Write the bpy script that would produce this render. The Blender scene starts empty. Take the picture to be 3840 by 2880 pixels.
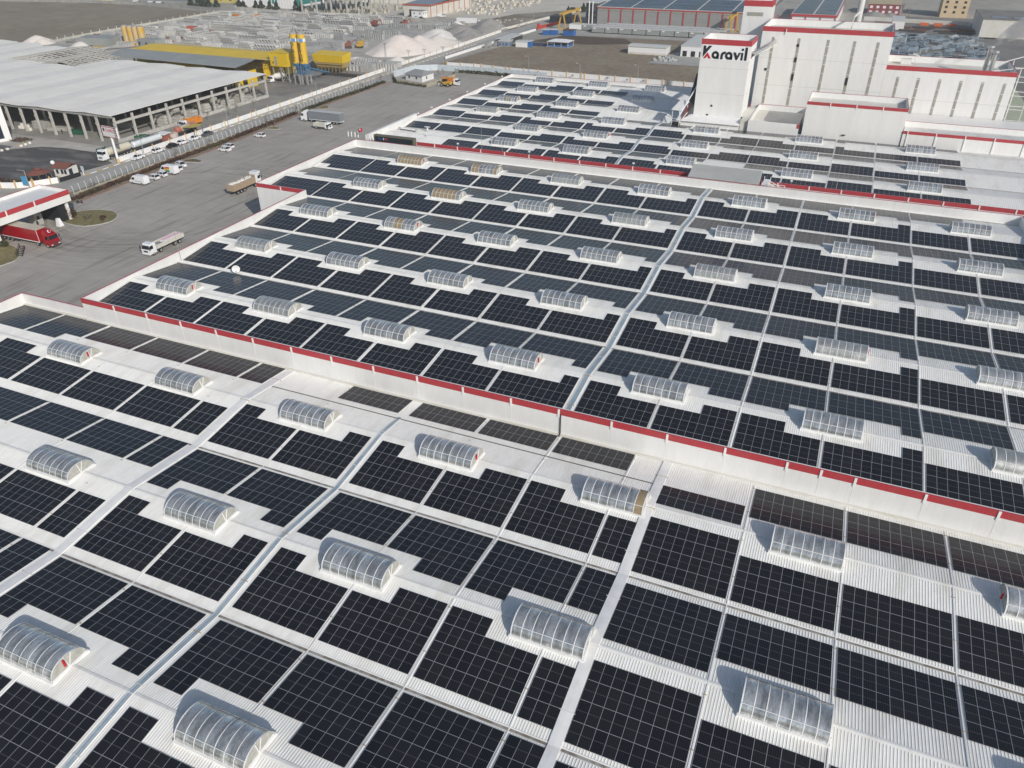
import bpy, math, random
from mathutils import Vector, Matrix, noise
SC = bpy.context.scene
col = SC.collection
R = math.radians
rnd = random.Random(11)

# ------------------------------------------------------------------ camera
cam_d = bpy.data.cameras.new('camera'); cam = bpy.data.objects.new('camera', cam_d); col.objects.link(cam)
PITCH, ROLL, YAW = R(32.4116), R(-0.3365), R(-23.3001)
fw = Vector((math.sin(YAW)*math.cos(PITCH), math.cos(YAW)*math.cos(PITCH), -math.sin(PITCH)))
rt = Vector((math.cos(YAW), -math.sin(YAW), 0)); up = rt.cross(fw)
r2 = math.cos(ROLL)*rt + math.sin(ROLL)*up; u2 = -math.sin(ROLL)*rt + math.cos(ROLL)*up
m = Matrix((r2, u2, -fw)).transposed().to_4x4(); m.translation = (0, 0, 66)
cam.matrix_world = m
cam_d.sensor_width = 36; cam_d.lens = 2820.5/3840*36; cam_d.clip_start = 1; cam_d.clip_end = 9000
SC.camera = cam
SC.render.resolution_x, SC.render.resolution_y = 1024, 768
# ------------------------------------------------------------------ light
SUNV = Vector((1.45, -1.07, 1.0)).normalized()
W = bpy.data.worlds.new('World'); SC.world = W; W.use_nodes = True
nt = W.node_tree
sky = nt.nodes.new('ShaderNodeTexSky'); sky.sky_type = 'NISHITA'; sky.sun_disc = False
sky.sun_elevation = math.asin(SUNV.z); sky.sun_rotation = math.atan2(SUNV.x, SUNV.y); sky.dust_density = 1.2; sky.air_density = 1.0; sky.ozone_density = .8
bg = nt.nodes['Background']; bg.inputs[1].default_value = 0.095
nt.links.new(sky.outputs[0], bg.inputs[0])
sl = bpy.data.lights.new('sun', 'SUN'); sl.energy = 3.55; sl.angle = R(0.55); sl.color = (1.0, 0.955, 0.895)
so = bpy.data.objects.new('sun', sl); col.objects.link(so); so.rotation_euler = (-SUNV).to_track_quat('-Z', 'Y').to_euler(); so.location = (200, -150, 200)
SC.view_settings.view_transform = 'Standard'; SC.view_settings.look = 'None'; SC.view_settings.exposure = 0.0; SC.view_settings.gamma = 1
SC.render.engine = 'CYCLES'
SC.cycles.max_bounces = 6; SC.cycles.diffuse_bounces = 3; SC.cycles.glossy_bounces = 3; SC.cycles.transmission_bounces = 3; SC.cycles.transparent_max_bounces = 6

# ------------------------------------------------------------------ materials
MATS = {}
def M(name, c, rough=.6, metal=0., var=0., vs=.3, c2=None, bump=0., bs=8., stretch=None, spec=None, detail=4, lo=.35, hi=.65):
    """principled; var = brightness variation by world-space noise; c2 = second colour mixed in by noise"""
    if name in MATS: return MATS[name]
    mt = bpy.data.materials.new(name); mt.use_nodes = True; MATS[name] = mt
    n = mt.node_tree; p = n.nodes['Principled BSDF']; L = n.links.new
    p.inputs['Base Color'].default_value = (*c, 1); p.inputs['Roughness'].default_value = rough; p.inputs['Metallic'].default_value = metal
    if spec is not None: p.inputs['Specular IOR Level'].default_value = spec
    if var or c2 or bump:
        g = n.nodes.new('ShaderNodeNewGeometry'); mp = n.nodes.new('ShaderNodeMapping'); L(g.outputs['Position'], mp.inputs[0])
        if stretch: mp.inputs['Scale'].default_value = stretch
    if var or c2:
        a = n.nodes.new('ShaderNodeTexNoise'); a.inputs['Scale'].default_value = vs; a.inputs['Detail'].default_value = detail; L(mp.outputs[0], a.inputs['Vector'])
        r = n.nodes.new('ShaderNodeValToRGB'); L(a.outputs[0], r.inputs[0])
        e = r.color_ramp.elements; e[0].position = lo; e[1].position = hi
        b = c2 if c2 else tuple(x*(1+var) for x in c); a0 = c if c2 else tuple(x*(1-var) for x in c)
        e[0].color = (*a0, 1); e[1].color = (*b, 1)
        out = r.outputs[0]
        if c2 and var:
            a2 = n.nodes.new('ShaderNodeTexNoise'); a2.inputs['Scale'].default_value = vs*7; a2.inputs['Detail'].default_value = 5; L(mp.outputs[0], a2.inputs['Vector'])
            mr = n.nodes.new('ShaderNodeMapRange'); mr.inputs[1].default_value = .3; mr.inputs[2].default_value = .7; mr.inputs[3].default_value = 1-var; mr.inputs[4].default_value = 1+var; L(a2.outputs[0], mr.inputs[0])
            mx = n.nodes.new('ShaderNodeVectorMath'); mx.operation = 'SCALE'; L(out, mx.inputs[0]); L(mr.outputs[0], mx.inputs['Scale']); out = mx.outputs[0]
        L(out, p.inputs['Base Color'])
    if bump:
        b_ = n.nodes.new('ShaderNodeTexNoise'); b_.inputs['Scale'].default_value = bs; b_.inputs['Detail'].default_value = 5; L(mp.outputs[0], b_.inputs['Vector'])
        bn = n.nodes.new('ShaderNodeBump'); bn.inputs['Strength'].default_value = bump; bn.inputs['Distance'].default_value = .1; L(b_.outputs[0], bn.inputs['Height']); L(bn.outputs[0], p.inputs['Normal'])
    return mt

def solar_mat(name, cw, ch, cell, frame, rough):
    mt = bpy.data.materials.new(name); mt.use_nodes = True
    n = mt.node_tree; p = n.nodes['Principled BSDF']; L = n.links.new
    uv = n.nodes.new('ShaderNodeUVMap'); s = n.nodes.new('ShaderNodeSeparateXYZ'); L(uv.outputs[0], s.inputs[0])
    def ma(op, a, b=None, c=None):
        k = n.nodes.new('ShaderNodeMath'); k.operation = op
        for i, v in enumerate((a, b, c)):
            if v is None: continue
            if isinstance(v, (int, float)): k.inputs[i].default_value = v
            else: L(v, k.inputs[i])
        return k.outputs[0]
    def edge(x, size):                          # metres to nearest panel edge
        f = ma('FRACT', x); return ma('MULTIPLY', ma('MINIMUM', f, ma('SUBTRACT', 1., f)), size)
    ex = edge(s.outputs[0], cw); ey = edge(s.outputs[1], ch)
    fr = ma('LESS_THAN', ma('MINIMUM', ex, ey), .019)
    mid = ma('LESS_THAN', ma('ABSOLUTE', ma('SUBTRACT', ma('FRACT', s.outputs[1]), .5)), .007)
    cx = ma('LESS_THAN', ma('MULTIPLY', ma('MINIMUM', ma('FRACT', ma('MULTIPLY', s.outputs[0], 6.)), ma('SUBTRACT', 1., ma('FRACT', ma('MULTIPLY', s.outputs[0], 6.)))), cw/6), .006)
    oi = n.nodes.new('ShaderNodeObjectInfo')
    cell_n = n.nodes.new('ShaderNodeMix'); cell_n.data_type = 'RGBA'; L(oi.outputs['Random'], cell_n.inputs[0])
    cell_n.inputs[6].default_value = (*cell, 1); cell_n.inputs[7].default_value = (cell[0]*2.0, cell[1]*1.8, cell[2]*1.5, 1)
    m1 = n.nodes.new('ShaderNodeMix'); m1.data_type = 'RGBA'; L(ma('MULTIPLY', ma('MAXIMUM', ma('MULTIPLY', cx, .45), mid), 1.), m1.inputs[0]); L(cell_n.outputs[2], m1.inputs[6]); m1.inputs[7].default_value = (.13, .13, .135, 1)
    m2 = n.nodes.new('ShaderNodeMix'); m2.data_type = 'RGBA'; L(fr, m2.inputs[0]); L(m1.outputs[2], m2.inputs[6]); m2.inputs[7].default_value = (*frame, 1)
    L(m2.outputs[2], p.inputs['Base Color'])
    g = n.nodes.new('ShaderNodeNewGeometry'); nz = n.nodes.new('ShaderNodeTexNoise'); nz.inputs['Scale'].default_value = .12; L(g.outputs['Position'], nz.inputs['Vector'])
    mr = n.nodes.new('ShaderNodeMapRange'); mr.inputs[3].default_value = rough; mr.inputs[4].default_value = rough+.12; L(nz.outputs[0], mr.inputs[0])
    L(ma('MAXIMUM', mr.outputs[0], ma('MULTIPLY', fr, .45)), p.inputs['Roughness'])
    p.inputs['IOR'].default_value = 1.38
    return mt

WHITE = M('white_sheet', (.84, .835, .80), .6, var=.05, vs=.5, c2=(.68, .66, .60), lo=.48, hi=.85, spec=.3, stretch=(1, .22, 1), detail=6)
WALLW = M('white_wall_panel', (.77, .77, .755), .5, var=.03, vs=.7, c2=(.71, .705, .68), lo=.4, hi=.85, stretch=(1, 1, .12), detail=6)
CREAMW = M('dusty_white', (.68, .67, .62), .6, c2=(.58, .55, .47), var=.05, vs=.12, lo=.45, hi=.7)
CAP = M('ridge_white', (.80, .80, .785), .5, var=.05, vs=.8)
RED = M('red_fascia', (.44, .036, .05), .55, c2=(.40, .055, .06), var=.1, vs=.6, stretch=(1, 1, .3))
REDCAP = M('red_coping', (.36, .03, .06), .45)
GUTTER = M('gutter_dirt', (.20, .17, .13), .8, c2=(.36, .34, .30), vs=1.2, lo=.4, hi=.6, stretch=(1, .2, 1))
TRAY = M('galvanised_tray', (.27, .34, .40), .5, metal=.0, c2=(.36, .43, .48), var=.1, vs=.5)
CONDUIT = M('pale_conduit', (.66, .66, .64), .5)
CLAMP = M('rust_clamp', (.40, .30, .16), .7)
SOLAR = solar_mat('solar_module', 1.1, 2.03, (.0075, .009, .013), (.30, .31, .33), .17)
FARSOLAR = solar_mat('old_solar_module', 1.7, 3.0, (.02, .035, .06), (.22, .25, .30), .2)
SKYF = M('skylight_frame', (.80, .80, .80), .35)
TAN = M('tan_blanking_sheet', (.33, .255, .15), .65, c2=(.24, .185, .11), var=.12, vs=3)
REDM = M('red_motor_paint', (.45, .015, .02), .4)
def poly_mat(name, a, b, c, rough):
    mt = M(name, a, rough, metal=.7, c2=b, var=.25, vs=1.1, lo=.34, hi=.68, stretch=(1.6, .45, .25)); return mt
GLAZE = poly_mat('polycarbonate', (.38, .39, .385), (.80, .81, .79), None, .24)
GLAZE2 = poly_mat('aged_polycarbonate', (.46, .47, .45), (.68, .68, .64), None, .4)
ENDP = M('skylight_end_sheet', (.40, .40, .36), .5, var=.15, vs=2)
def asphalt():
    mt = M('yard_asphalt', (.345, .322, .285), .85, c2=(.425, .40, .36), var=.08, vs=.035, stretch=(.7, 1.4, 1), lo=.3, hi=.7, bump=.15, bs=6)
    n = mt.node_tree; L = n.links.new; p = n.nodes['Principled BSDF']; src = p.inputs['Base Color'].links[0].from_socket
    def ma(op, a, b=None):
        k = n.nodes.new('ShaderNodeMath'); k.operation = op
        for i_, v in enumerate((a, b)):
            if v is None: continue
            if isinstance(v, (int, float)): k.inputs[i_].default_value = v
            else: L(v, k.inputs[i_])
        return k.outputs[0]
    g = n.nodes.new('ShaderNodeNewGeometry'); s_ = n.nodes.new('ShaderNodeSeparateXYZ'); L(g.outputs['Position'], s_.inputs[0])
    x, y = ma('ADD', s_.outputs[0], 160.), ma('SUBTRACT', s_.outputs[1], 142.)
    r = ma('SQRT', ma('ADD', ma('MULTIPLY', x, x), ma('MULTIPLY', y, y))); th = ma('ARCTAN2', y, x)
    c = n.nodes.new('ShaderNodeCombineXYZ'); L(ma('MULTIPLY', r, 1.1), c.inputs[0]); L(ma('MULTIPLY', th, 2.2), c.inputs[1])
    z = n.nodes.new('ShaderNodeTexNoise'); z.inputs['Scale'].default_value = 1.0; z.inputs['Detail'].default_value = 4; L(c.outputs[0], z.inputs['Vector'])
    near = ma('SUBTRACT', 1., ma('MINIMUM', ma('DIVIDE', ma('ABSOLUTE', ma('SUBTRACT', r, 30.)), 16.), 1.))     # tyre marks on the truck turning circle
    w = ma('MULTIPLY', near, ma('MAXIMUM', ma('MULTIPLY', ma('SUBTRACT', z.outputs[0], .45), 4.), 0.))
    c2 = n.nodes.new('ShaderNodeCombineXYZ'); L(ma('MULTIPLY', s_.outputs[0], .9), c2.inputs[0]); L(ma('MULTIPLY', s_.outputs[1], .05), c2.inputs[1])
    z2 = n.nodes.new('ShaderNodeTexNoise'); z2.inputs['Scale'].default_value = 1.0; z2.inputs['Detail'].default_value = 5; L(c2.outputs[0], z2.inputs['Vector'])
    w2 = ma('MULTIPLY', ma('MAXIMUM', ma('SUBTRACT', z2.outputs[0], .54), 0.), 2.2)
    k = ma('SUBTRACT', 1., ma('MINIMUM', ma('ADD', ma('MULTIPLY', w, .42), w2), .5))
    sc = n.nodes.new('ShaderNodeVectorMath'); sc.operation = 'SCALE'; L(src, sc.inputs[0]); L(k, sc.inputs['Scale']); L(sc.outputs[0], p.inputs['Base Color'])
    return mt
ASPH = asphalt()
ROAD = M('road_asphalt', (.35, .34, .315), .85, c2=(.41, .40, .37), var=.06, vs=.06, stretch=(2.5, .3, 1))
BLACKT = M('tyre', (.02, .02, .02), .8)
CARW = M('car_white', (.78, .79, .80), .22, spec=.6)
CARB = M('car_black', (.015, .015, .018), .2)
CARG = M('car_grey', (.16, .17, .18), .25, metal=.5)
GLASS = M('vehicle_glass', (.012, .015, .02), .08)
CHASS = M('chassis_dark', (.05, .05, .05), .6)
LAMPR = M('tail_lamp_red', (.4, .01, .01), .3)
CONC = M('concrete', (.46, .45, .415), .85, var=.12, vs=.8, bump=.1)
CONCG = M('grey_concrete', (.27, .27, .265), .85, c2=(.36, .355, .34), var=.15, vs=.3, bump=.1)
DARKI = M('dark_opening', (.015, .016, .018), .7)
GLOSSB = M('window_blue_glass', (.02, .03, .05), .1)

# ------------------------------------------------------------------ mesh helpers
class MB:
    def __init__(s): s.v = []; s.f = []; s.mi = []; s.uv = {}
    def add(s, vs, fs, mi=0, uvs=None):
        b = len(s.v); s.v += [tuple(x) for x in vs]
        for k, f in enumerate(fs):
            if uvs: s.uv[len(s.f)] = uvs[k]
            s.f.append([b+i for i in f]); s.mi.append(mi)
        return s
    def box(s, x0, x1, y0, y1, z0, z1, mi=0):
        return s.add([(x0,y0,z0),(x1,y0,z0),(x1,y1,z0),(x0,y1,z0),(x0,y0,z1),(x1,y0,z1),(x1,y1,z1),(x0,y1,z1)],
              [(0,3,2,1),(4,5,6,7),(0,1,5,4),(1,2,6,5),(2,3,7,6),(3,0,4,7)], mi)
    def hexa(s, p, mi=0):   # 8 points, bottom 4 then top 4
        return s.add(p, [(0,3,2,1),(4,5,6,7),(0,1,5,4),(1,2,6,5),(2,3,7,6),(3,0,4,7)], mi)
    def prism(s, poly, z0, z1, mi=0):
        n = len(poly)
        return s.add([(x,y,z0) for x,y in poly]+[(x,y,z1) for x,y in poly], [tuple(range(n))[::-1], tuple(range(n,2*n))]+[(i,(i+1)%n,n+(i+1)%n,n+i) for i in range(n)], mi)
    def side(s, prof, y0, y1, mi=0, yt=None):   # profile in x,z extruded along y (yt: optional half-width inset per vertex)
        n = len(prof); a = []; b = []
        for i,(x,z) in enumerate(prof):
            k = yt[i] if yt else 0
            a.append((x,y0+k,z)); b.append((x,y1-k,z))
        return s.add(a+b, [tuple(range(n)), tuple(range(n,2*n))[::-1]]+[(i+n,(i+1)%n+n,(i+1)%n,i) for i in range(n)], mi)
    def cyl(s, c, r, h, axis='z', n=12, r2=None, mi=0, caps=True):
        r2 = r if r2 is None else r2; vs = []
        for k,(rr,t) in enumerate(((r,0),(r2,h))):
            for i in range(n):
                a = 2*math.pi*i/n; p, q = rr*math.cos(a), rr*math.sin(a)
                vs.append({'z':(c[0]+p,c[1]+q,c[2]+t),'x':(c[0]+t,c[1]+p,c[2]+q),'y':(c[0]+q,c[1]+t,c[2]+p)}[axis])
        fs = [(i,(i+1)%n,n+(i+1)%n,n+i) for i in range(n)]
        if caps: fs += [tuple(range(n))[::-1], tuple(range(n,2*n))]
        return s.add(vs, fs, mi)
    def bar(s, a, b, w, h=None, mi=0):
        a, b = Vector(a), Vector(b); h = w if h is None else h; d = (b-a).normalized()
        x = d.cross(Vector((0,0,1))) if abs(d.z) < .95 else d.cross(Vector((0,1,0)))
        x.normalize(); y = x.cross(d).normalized(); x = x*w/2; y = y*h/2
        return s.hexa([a-x-y,a+x-y,a+x+y,a-x+y,b-x-y,b+x-y,b+x+y,b-x+y], mi)
    def tube(s, pts, r, n=6, mi=0, r1=None):
        pts = [Vector(p) for p in pts]; vs = []; k = len(pts)
        for i, p in enumerate(pts):
            d = (pts[min(i+1,k-1)]-pts[max(i-1,0)]).normalized()
            x = d.cross(Vector((0,0,1))) if abs(d.z) < .95 else d.cross(Vector((0,1,0)))
            x.normalize(); y = x.cross(d); rr = r if r1 is None else r+(r1-r)*i/(k-1)
            for j in range(n): a = 2*math.pi*j/n; vs.append(p+x*rr*math.cos(a)+y*rr*math.sin(a))
        fs = [(i*n+j,i*n+(j+1)%n,(i+1)*n+(j+1)%n,(i+1)*n+j) for i in range(k-1) for j in range(n)]
        return s.add(vs, fs+[tuple(range(n)), tuple(range((k-1)*n,k*n))[::-1]], mi)
    def build(s, name, mats, parent=None, smooth=False, loc=None):
        me = bpy.data.meshes.new(name); me.from_pydata(s.v, [], s.f)
        for mt in (mats if isinstance(mats,(list,tuple)) else [mats]): me.materials.append(mt)
        if any(s.mi): me.polygons.foreach_set('material_index', s.mi)
        if s.uv:
            l = me.uv_layers.new(name='UVMap')
            for i, pl in enumerate(me.polygons):
                if i in s.uv:
                    for li, c in zip(pl.loop_indices, s.uv[i]): l.data[li].uv = c
        if smooth: me.polygons.foreach_set('use_smooth', [True]*len(me.polygons))
        me.update()
        o = bpy.data.objects.new(name, me); col.objects.link(o)
        if parent: o.parent = parent
        if loc: o.location = loc
        return o
def tag(o, label=None, cat=None, group=None, kind=None):
    if label: o['label'] = label
    if cat: o['category'] = cat
    if group: o['group'] = group
    if kind: o['kind'] = kind
    return o
def thing(name, label, cat, loc=(0,0,0), rz=0, group=None):
    o = bpy.data.objects.new(name, None); o.empty_display_size = .5; col.objects.link(o); o.location = loc; o.rotation_euler = (0,0,rz)
    return tag(o, label, cat, group)
KIDS = {}
def copy_tree(o, parent=None, loc=None, rz=None, label=None, group=None):
    c = o.copy(); col.objects.link(c); c.parent = parent
    if parent is None:
        if loc is not None: c.location = loc
        if rz is not None: c.rotation_euler = (0,0,rz)
        if label: c['label'] = label
        if group: c['group'] = group
    for ch in list(o.children): copy_tree(ch, c)
    return c
def place(proto, used, loc, rz, label, group=None):
    if proto.name not in used:
        used.add(proto.name); proto.location = loc; proto.rotation_euler = (0,0,rz); proto['label'] = label
        if group: proto['group'] = group
        return proto
    return copy_tree(proto, None, loc, rz, label, group)
ORD = ['zeroth','first','second','third','fourth','fifth','sixth','seventh','eighth','ninth','tenth','eleventh','twelfth','thirteenth','fourteenth','fifteenth','sixteenth','seventeenth','eighteenth','nineteenth','twentieth']
def poly_sheet(name, pts, z, mt, label=None):
    b = MB(); b.add([(x,y,z) for x,y in pts], [tuple(range(len(pts)))])
    o = b.build(name, mt); 
    if o.data.polygons[0].normal.z < 0: o.data.flip_normals()
    return tag(o, kind='structure')
# ------------------------------------------------------------------ ground
poly_sheet('ground', [(-6000,-3000),(6000,-3000),(6000,9000),(-6000,9000)], 0, M('ground_earth', (.31,.295,.26), .95, c2=(.40,.38,.335), var=.15, vs=.02))
# ------------------------------------------------------------------ the three factory roofs
def zig(r0, P, zr, dz):
    def f(v):
        t = ((v-r0)/P) % 1; t = min(t, 1-t)*2; return zr-dz*t
    f.r0, f.P = r0, P
    return f
ZA = zig(66.4, 20.85, 7.7, 1.1); ZB = zig(87.45, 20.62, 10.0, 1.1); ZC = zig(199.2, 17.55, 9.0, .95)
def breaks(zf, v0, v1):
    out = [v0]; k = math.floor((v0-zf.r0)/(zf.P/2))
    while True:
        k += 1; v = zf.r0+k*zf.P/2
        if v >= v1-.01: break
        if v > v0+.01: out.append(v)
    return out+[v1]
def ribbed_roof(name, zf, parts, pitch, parent, h=.032):
    b = MB()
    for (u0,u1,v0,v1) in parts:
        vs = breaks(zf, v0, v1); us = []; u = u0
        while u < u1-pitch:
            us += [(u,0),(u+pitch*.62,0),(u+pitch*.72,h),(u+pitch*.9,h)]; u += pitch
        us.append((u1,0)); n = len(us)
        V = [(x,v,zf(v)+z) for v in vs for x,z in us]
        F = [(j*n+i,j*n+i+1,(j+1)*n+i+1,(j+1)*n+i) for j in range(len(vs)-1) for i in range(n-1)]
        b.add(V, F)
    return b.build(name, WHITE, parent)
def roof_strip(b, zf, u0, u1, v0, v1, w, z, flat=True, h=.02, mi=0):
    pass
def lines(zf, u0, u1, v0, v1, parent, ridge_w=.5, gut_w=.22):
    for v in breaks(zf, v0, v1)[1:-1]:
        k = round((v-zf.r0)/(zf.P/2))
        b = MB()
        if k % 2 == 0:
            z = zf(v); s = ridge_w/2; zz = zf(v-s)
            b.add([(u0,v-s,zz+.055),(u1,v-s,zz+.055),(u1,v,z+.075),(u0,v,z+.075),(u1,v+s,zz+.055),(u0,v+s,zz+.055)], [(0,1,2,3),(3,2,4,5)])
            b.build('ridge_cap', WHITE, parent)
        else:
            z = zf(v); s = .24; zz = zf(v+s)
            b.add([(u0,v-s,zz+.07),(u1,v-s,zz+.07),(u1,v-.13,z+.06),(u0,v-.13,z+.06),(u1,v+.13,z+.06),(u0,v+.13,z+.06),(u1,v+s,zz+.07),(u0,v+s,zz+.07)], [(0,1,2,3),(3,2,4,5),(5,4,6,7)])
            b.f[-2] = b.f[-2]; b.mi[-2] = 1
            b.build('valley_gutter', [CAP, GUTTER], parent)
def band_wall(parent, u0, u1, v, z0, z1, band, posts, face=-1, th=.35, cap=RED, seam=True):
    """parapet wall along u at v, its visible face towards -v (face -1)"""
    b = MB(); b.box(u0,u1,v,v+th,z0,z1); b.build('wall', WALLW, parent)
    c = MB(); c.box(u0,u1,v-.04,v-.003,z1-band,z1+.05); c.box(u0,u1,v-.003,v+.12,z1+.003,z1+.05)
    c.build('red_fascia', cap, parent)
    for x in posts:
        p_ = MB(); p_.box(x-.14,x+.14,v-.12,v-.042,z1-band-.35,z1+.02)
        if seam: p_.box(x-.025,x+.025,v-.02,v-.003,z0,z1-band-.35)
        p_.build('pilaster', CAP, parent)
def side_wall(parent, u, v0, v1, z0, z1, out=-1, th=.35, name='wall'):
    b = MB(); b.box(min(u,u-out*th),max(u,u-out*th),v0,v1,z0,z1); b.build(name, WALLW, parent)
    c = MB(); a = u+out*.03; e = u-out*.13
    c.box(min(a,e),max(a,e),v0,v1,z1+.003,z1+.06); c.box(min(a,u+out*.003),max(a,u+out*.003),v0,v1,z1-.12,z1+.003); c.build('red_coping', REDCAP, parent)

A = thing('factory_building', 'nearest low white factory hall with ribbed roof crossed by white expansion ridges', 'building')
ribbed_roof('roof', ZA, [(-127.3,62,-6,76.85)], .27, A)
lines(ZA, -127.2, 61.9, -6, 76.85, A, .5, .2)
side_wall(A, -127.65, -6, 77.2, 0, 8.7)
b = MB(); b.box(-127.3,-112.35,76.86,77.2,0,8.7); b.build('wall', WALLW, A)
c = MB(); c.box(-127.68,-112.35,77.08,77.24,8.703,8.76); c.build('red_coping', REDCAP, A)
b = MB(); b.box(-127.3,-112.35,76.4,76.86,6.6,6.95); b.build('flashing', CREAMW, A)
def strip(parent, name, zf, u, w, h, v0, v1, mats, lip=None, joints=0):
    vs = breaks(zf, v0, v1); b = MB()
    if lip is None:
        prof = [(-w/2,.02),(-w/2+.03,h),(0,h+.015),(w/2-.03,h),(w/2,.02)]
        V = [(u+x, v, zf(v)+z) for v in vs for x,z in prof]; n = 5
        b.add(V, [(j*n+i,j*n+i+1,(j+1)*n+i+1,(j+1)*n+i) for j in range(len(vs)-1) for i in range(n-1)])
    else:
        prof = [(-w/2-.05,.03,0),(-w/2,h,0),(-w/2+.05,h,0),(-w/2+.06,.07,1),(0,.07,1),(.02,.1,1),(.06,.1,1),(.08,.07,1),(w/2-.06,.07,1),(w/2-.05,h,0),(w/2,h,0),(w/2+.05,.03,0)]
        V = [(u+x, v, zf(v)+z) for v in vs for x,z,_ in prof]; n = len(prof)
        for j in range(len(vs)-1):
            for i in range(n-1):
                b.add([V[j*n+i],V[j*n+i+1],V[(j+1)*n+i+1],V[(j+1)*n+i]], [(0,1,2,3)], 1 if prof[i][2] or prof[i+1][2] else 0)
    o = b.build(name, mats, parent)
    if joints:
        k = v0+3
        while k < v1:
            q = MB(); z = zf(k); q.box(u-w/2-.12,u+w/2+.12,k-.03,k+.03,z+.02,z+h+.02); q.build('joint_strap', CLAMP if (int(k*7)%3 == 0) else CONDUIT, o if parent is None else o); k += 6.9
    return o
for u in (-69.25, -11.5):
    strip(A, 'expansion_ridge', ZA, u, 1.2, .14, -6, 76.8, CAP, joints=1)
B = thing('factory_building', 'middle white factory hall with long red parapet stripe and stepped left end', 'building')
ribbed_roof('roof', ZB, [(-111.5,38.6,77.1,180.95),(-125.1,-111.5,138.9,180.95)], .27, B)
lines(ZB, -111.5, 38.5, 77.1, 180.95, B)
lines(ZB, -125.0, -111.6, 138.9, 180.95, B)
band_wall(B, -112.05, 60, 76.75, 0, 10.7, .86, [-104.6+7.14*i for i in range(11)]+[-26.4,-19.25,-12.1,-5.0,2.2,6.0,9.7,17.0,24.2,31.3,38.4])
b = MB(); b.box(-112.0,60,76.35,76.74,6.55,6.85); b.build('flashing', CREAMW, B)
b = MB(); b.box(-26.2,-26.05,76.6,76.7,6.6,10.0); b.box(-26.2,-26.05,76.2,76.6,6.6,6.9); b.build('drainpipe', CHASS, B)
side_wall(B, -111.95, 77.1, 138.55, 0, 10.7)
band_wall(B, -125.75, -111.6, 138.55, 0, 10.7, .86, [-118.6], seam=False)
side_wall(B, -125.75, 138.9, 181.3, 0, 10.8)
b = MB(); b.box(-125.4,60,180.95,181.3,0,10.8); b.build('wall', WALLW, B)
c = MB(); c.box(-125.75,60,181.17,181.36,10.803,10.87); c.box(-125.75,60,181.303,181.36,10.5,10.803); c.build('red_coping', REDCAP, B)
side_wall(B, 38.6, 77.1, 180.95, 0, 10.8, out=1)
Cb = thing('factory_building', 'farthest white factory hall of the row, wrapped around the white tower blocks', 'building')
ribbed_roof('roof', ZC, [(-126.3,60,188.2,242.4),(-126.3,-28.9,242.4,294.7)], .4, Cb, .035)
lines(ZC, -126.2, 59.9, 188.2, 242.4, Cb, .5)
lines(ZC, -126.2, -49, 242.4, 294.7, Cb, .5)
band_wall(Cb, -109.7, 60, 187.75, 0, 10.0, .88, [-104.0+7.12*i for i in range(23)], seam=False)
b = MB(); b.box(-126.7,-126.3,217.6,295.1,0,9.35); b.box(-126.3,-28.9,294.7,295.1,0,9.4); b.build('wall', WALLW, Cb)
c = MB(); c.box(-126.74,-126.55,217.6,295.1,9.353,9.41); c.box(-126.5,-28.9,294.95,295.14,9.403,9.46); c.build('red_coping', REDCAP, Cb)
b = MB(); b.box(-127.15,-126.3,189.0,217.6,0,10.25)
for i in range(24): b.box(-126.3,-126.22,190+i*1.15,190.12+i*1.15,8.3,10.2)
b.build('high_parapet', WALLW, Cb)
# the sign board over the corner, dark with small coloured marks
s = thing('sign_board', 'dark long sign board with olive frame on the corner parapet of the far hall', 'sign', (-123.1,186.6,0))
q = MB(); q.box(0,13.2,0,1.3,8.6,11.1); q.build('frame', M('olive_frame', (.13,.125,.09), .6), s)
q = MB(); q.box(.5,12.7,-.05,-.003,9.05,10.75); q.build('panel', M('sign_face_dark', (.018,.028,.034), .25), s)
q = MB()
for x,w,mi in ((1.6,.7,0),(2.5,.5,0),(3.2,.25,1),(3.7,.9,2)): q.box(x,x+w,-.08,-.053,9.9,10.45,mi)
q.build('mark', [M('mark_blue',(.02,.06,.22),.4), CAP, M('mark_red',(.35,.03,.04),.4)], s)

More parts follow.
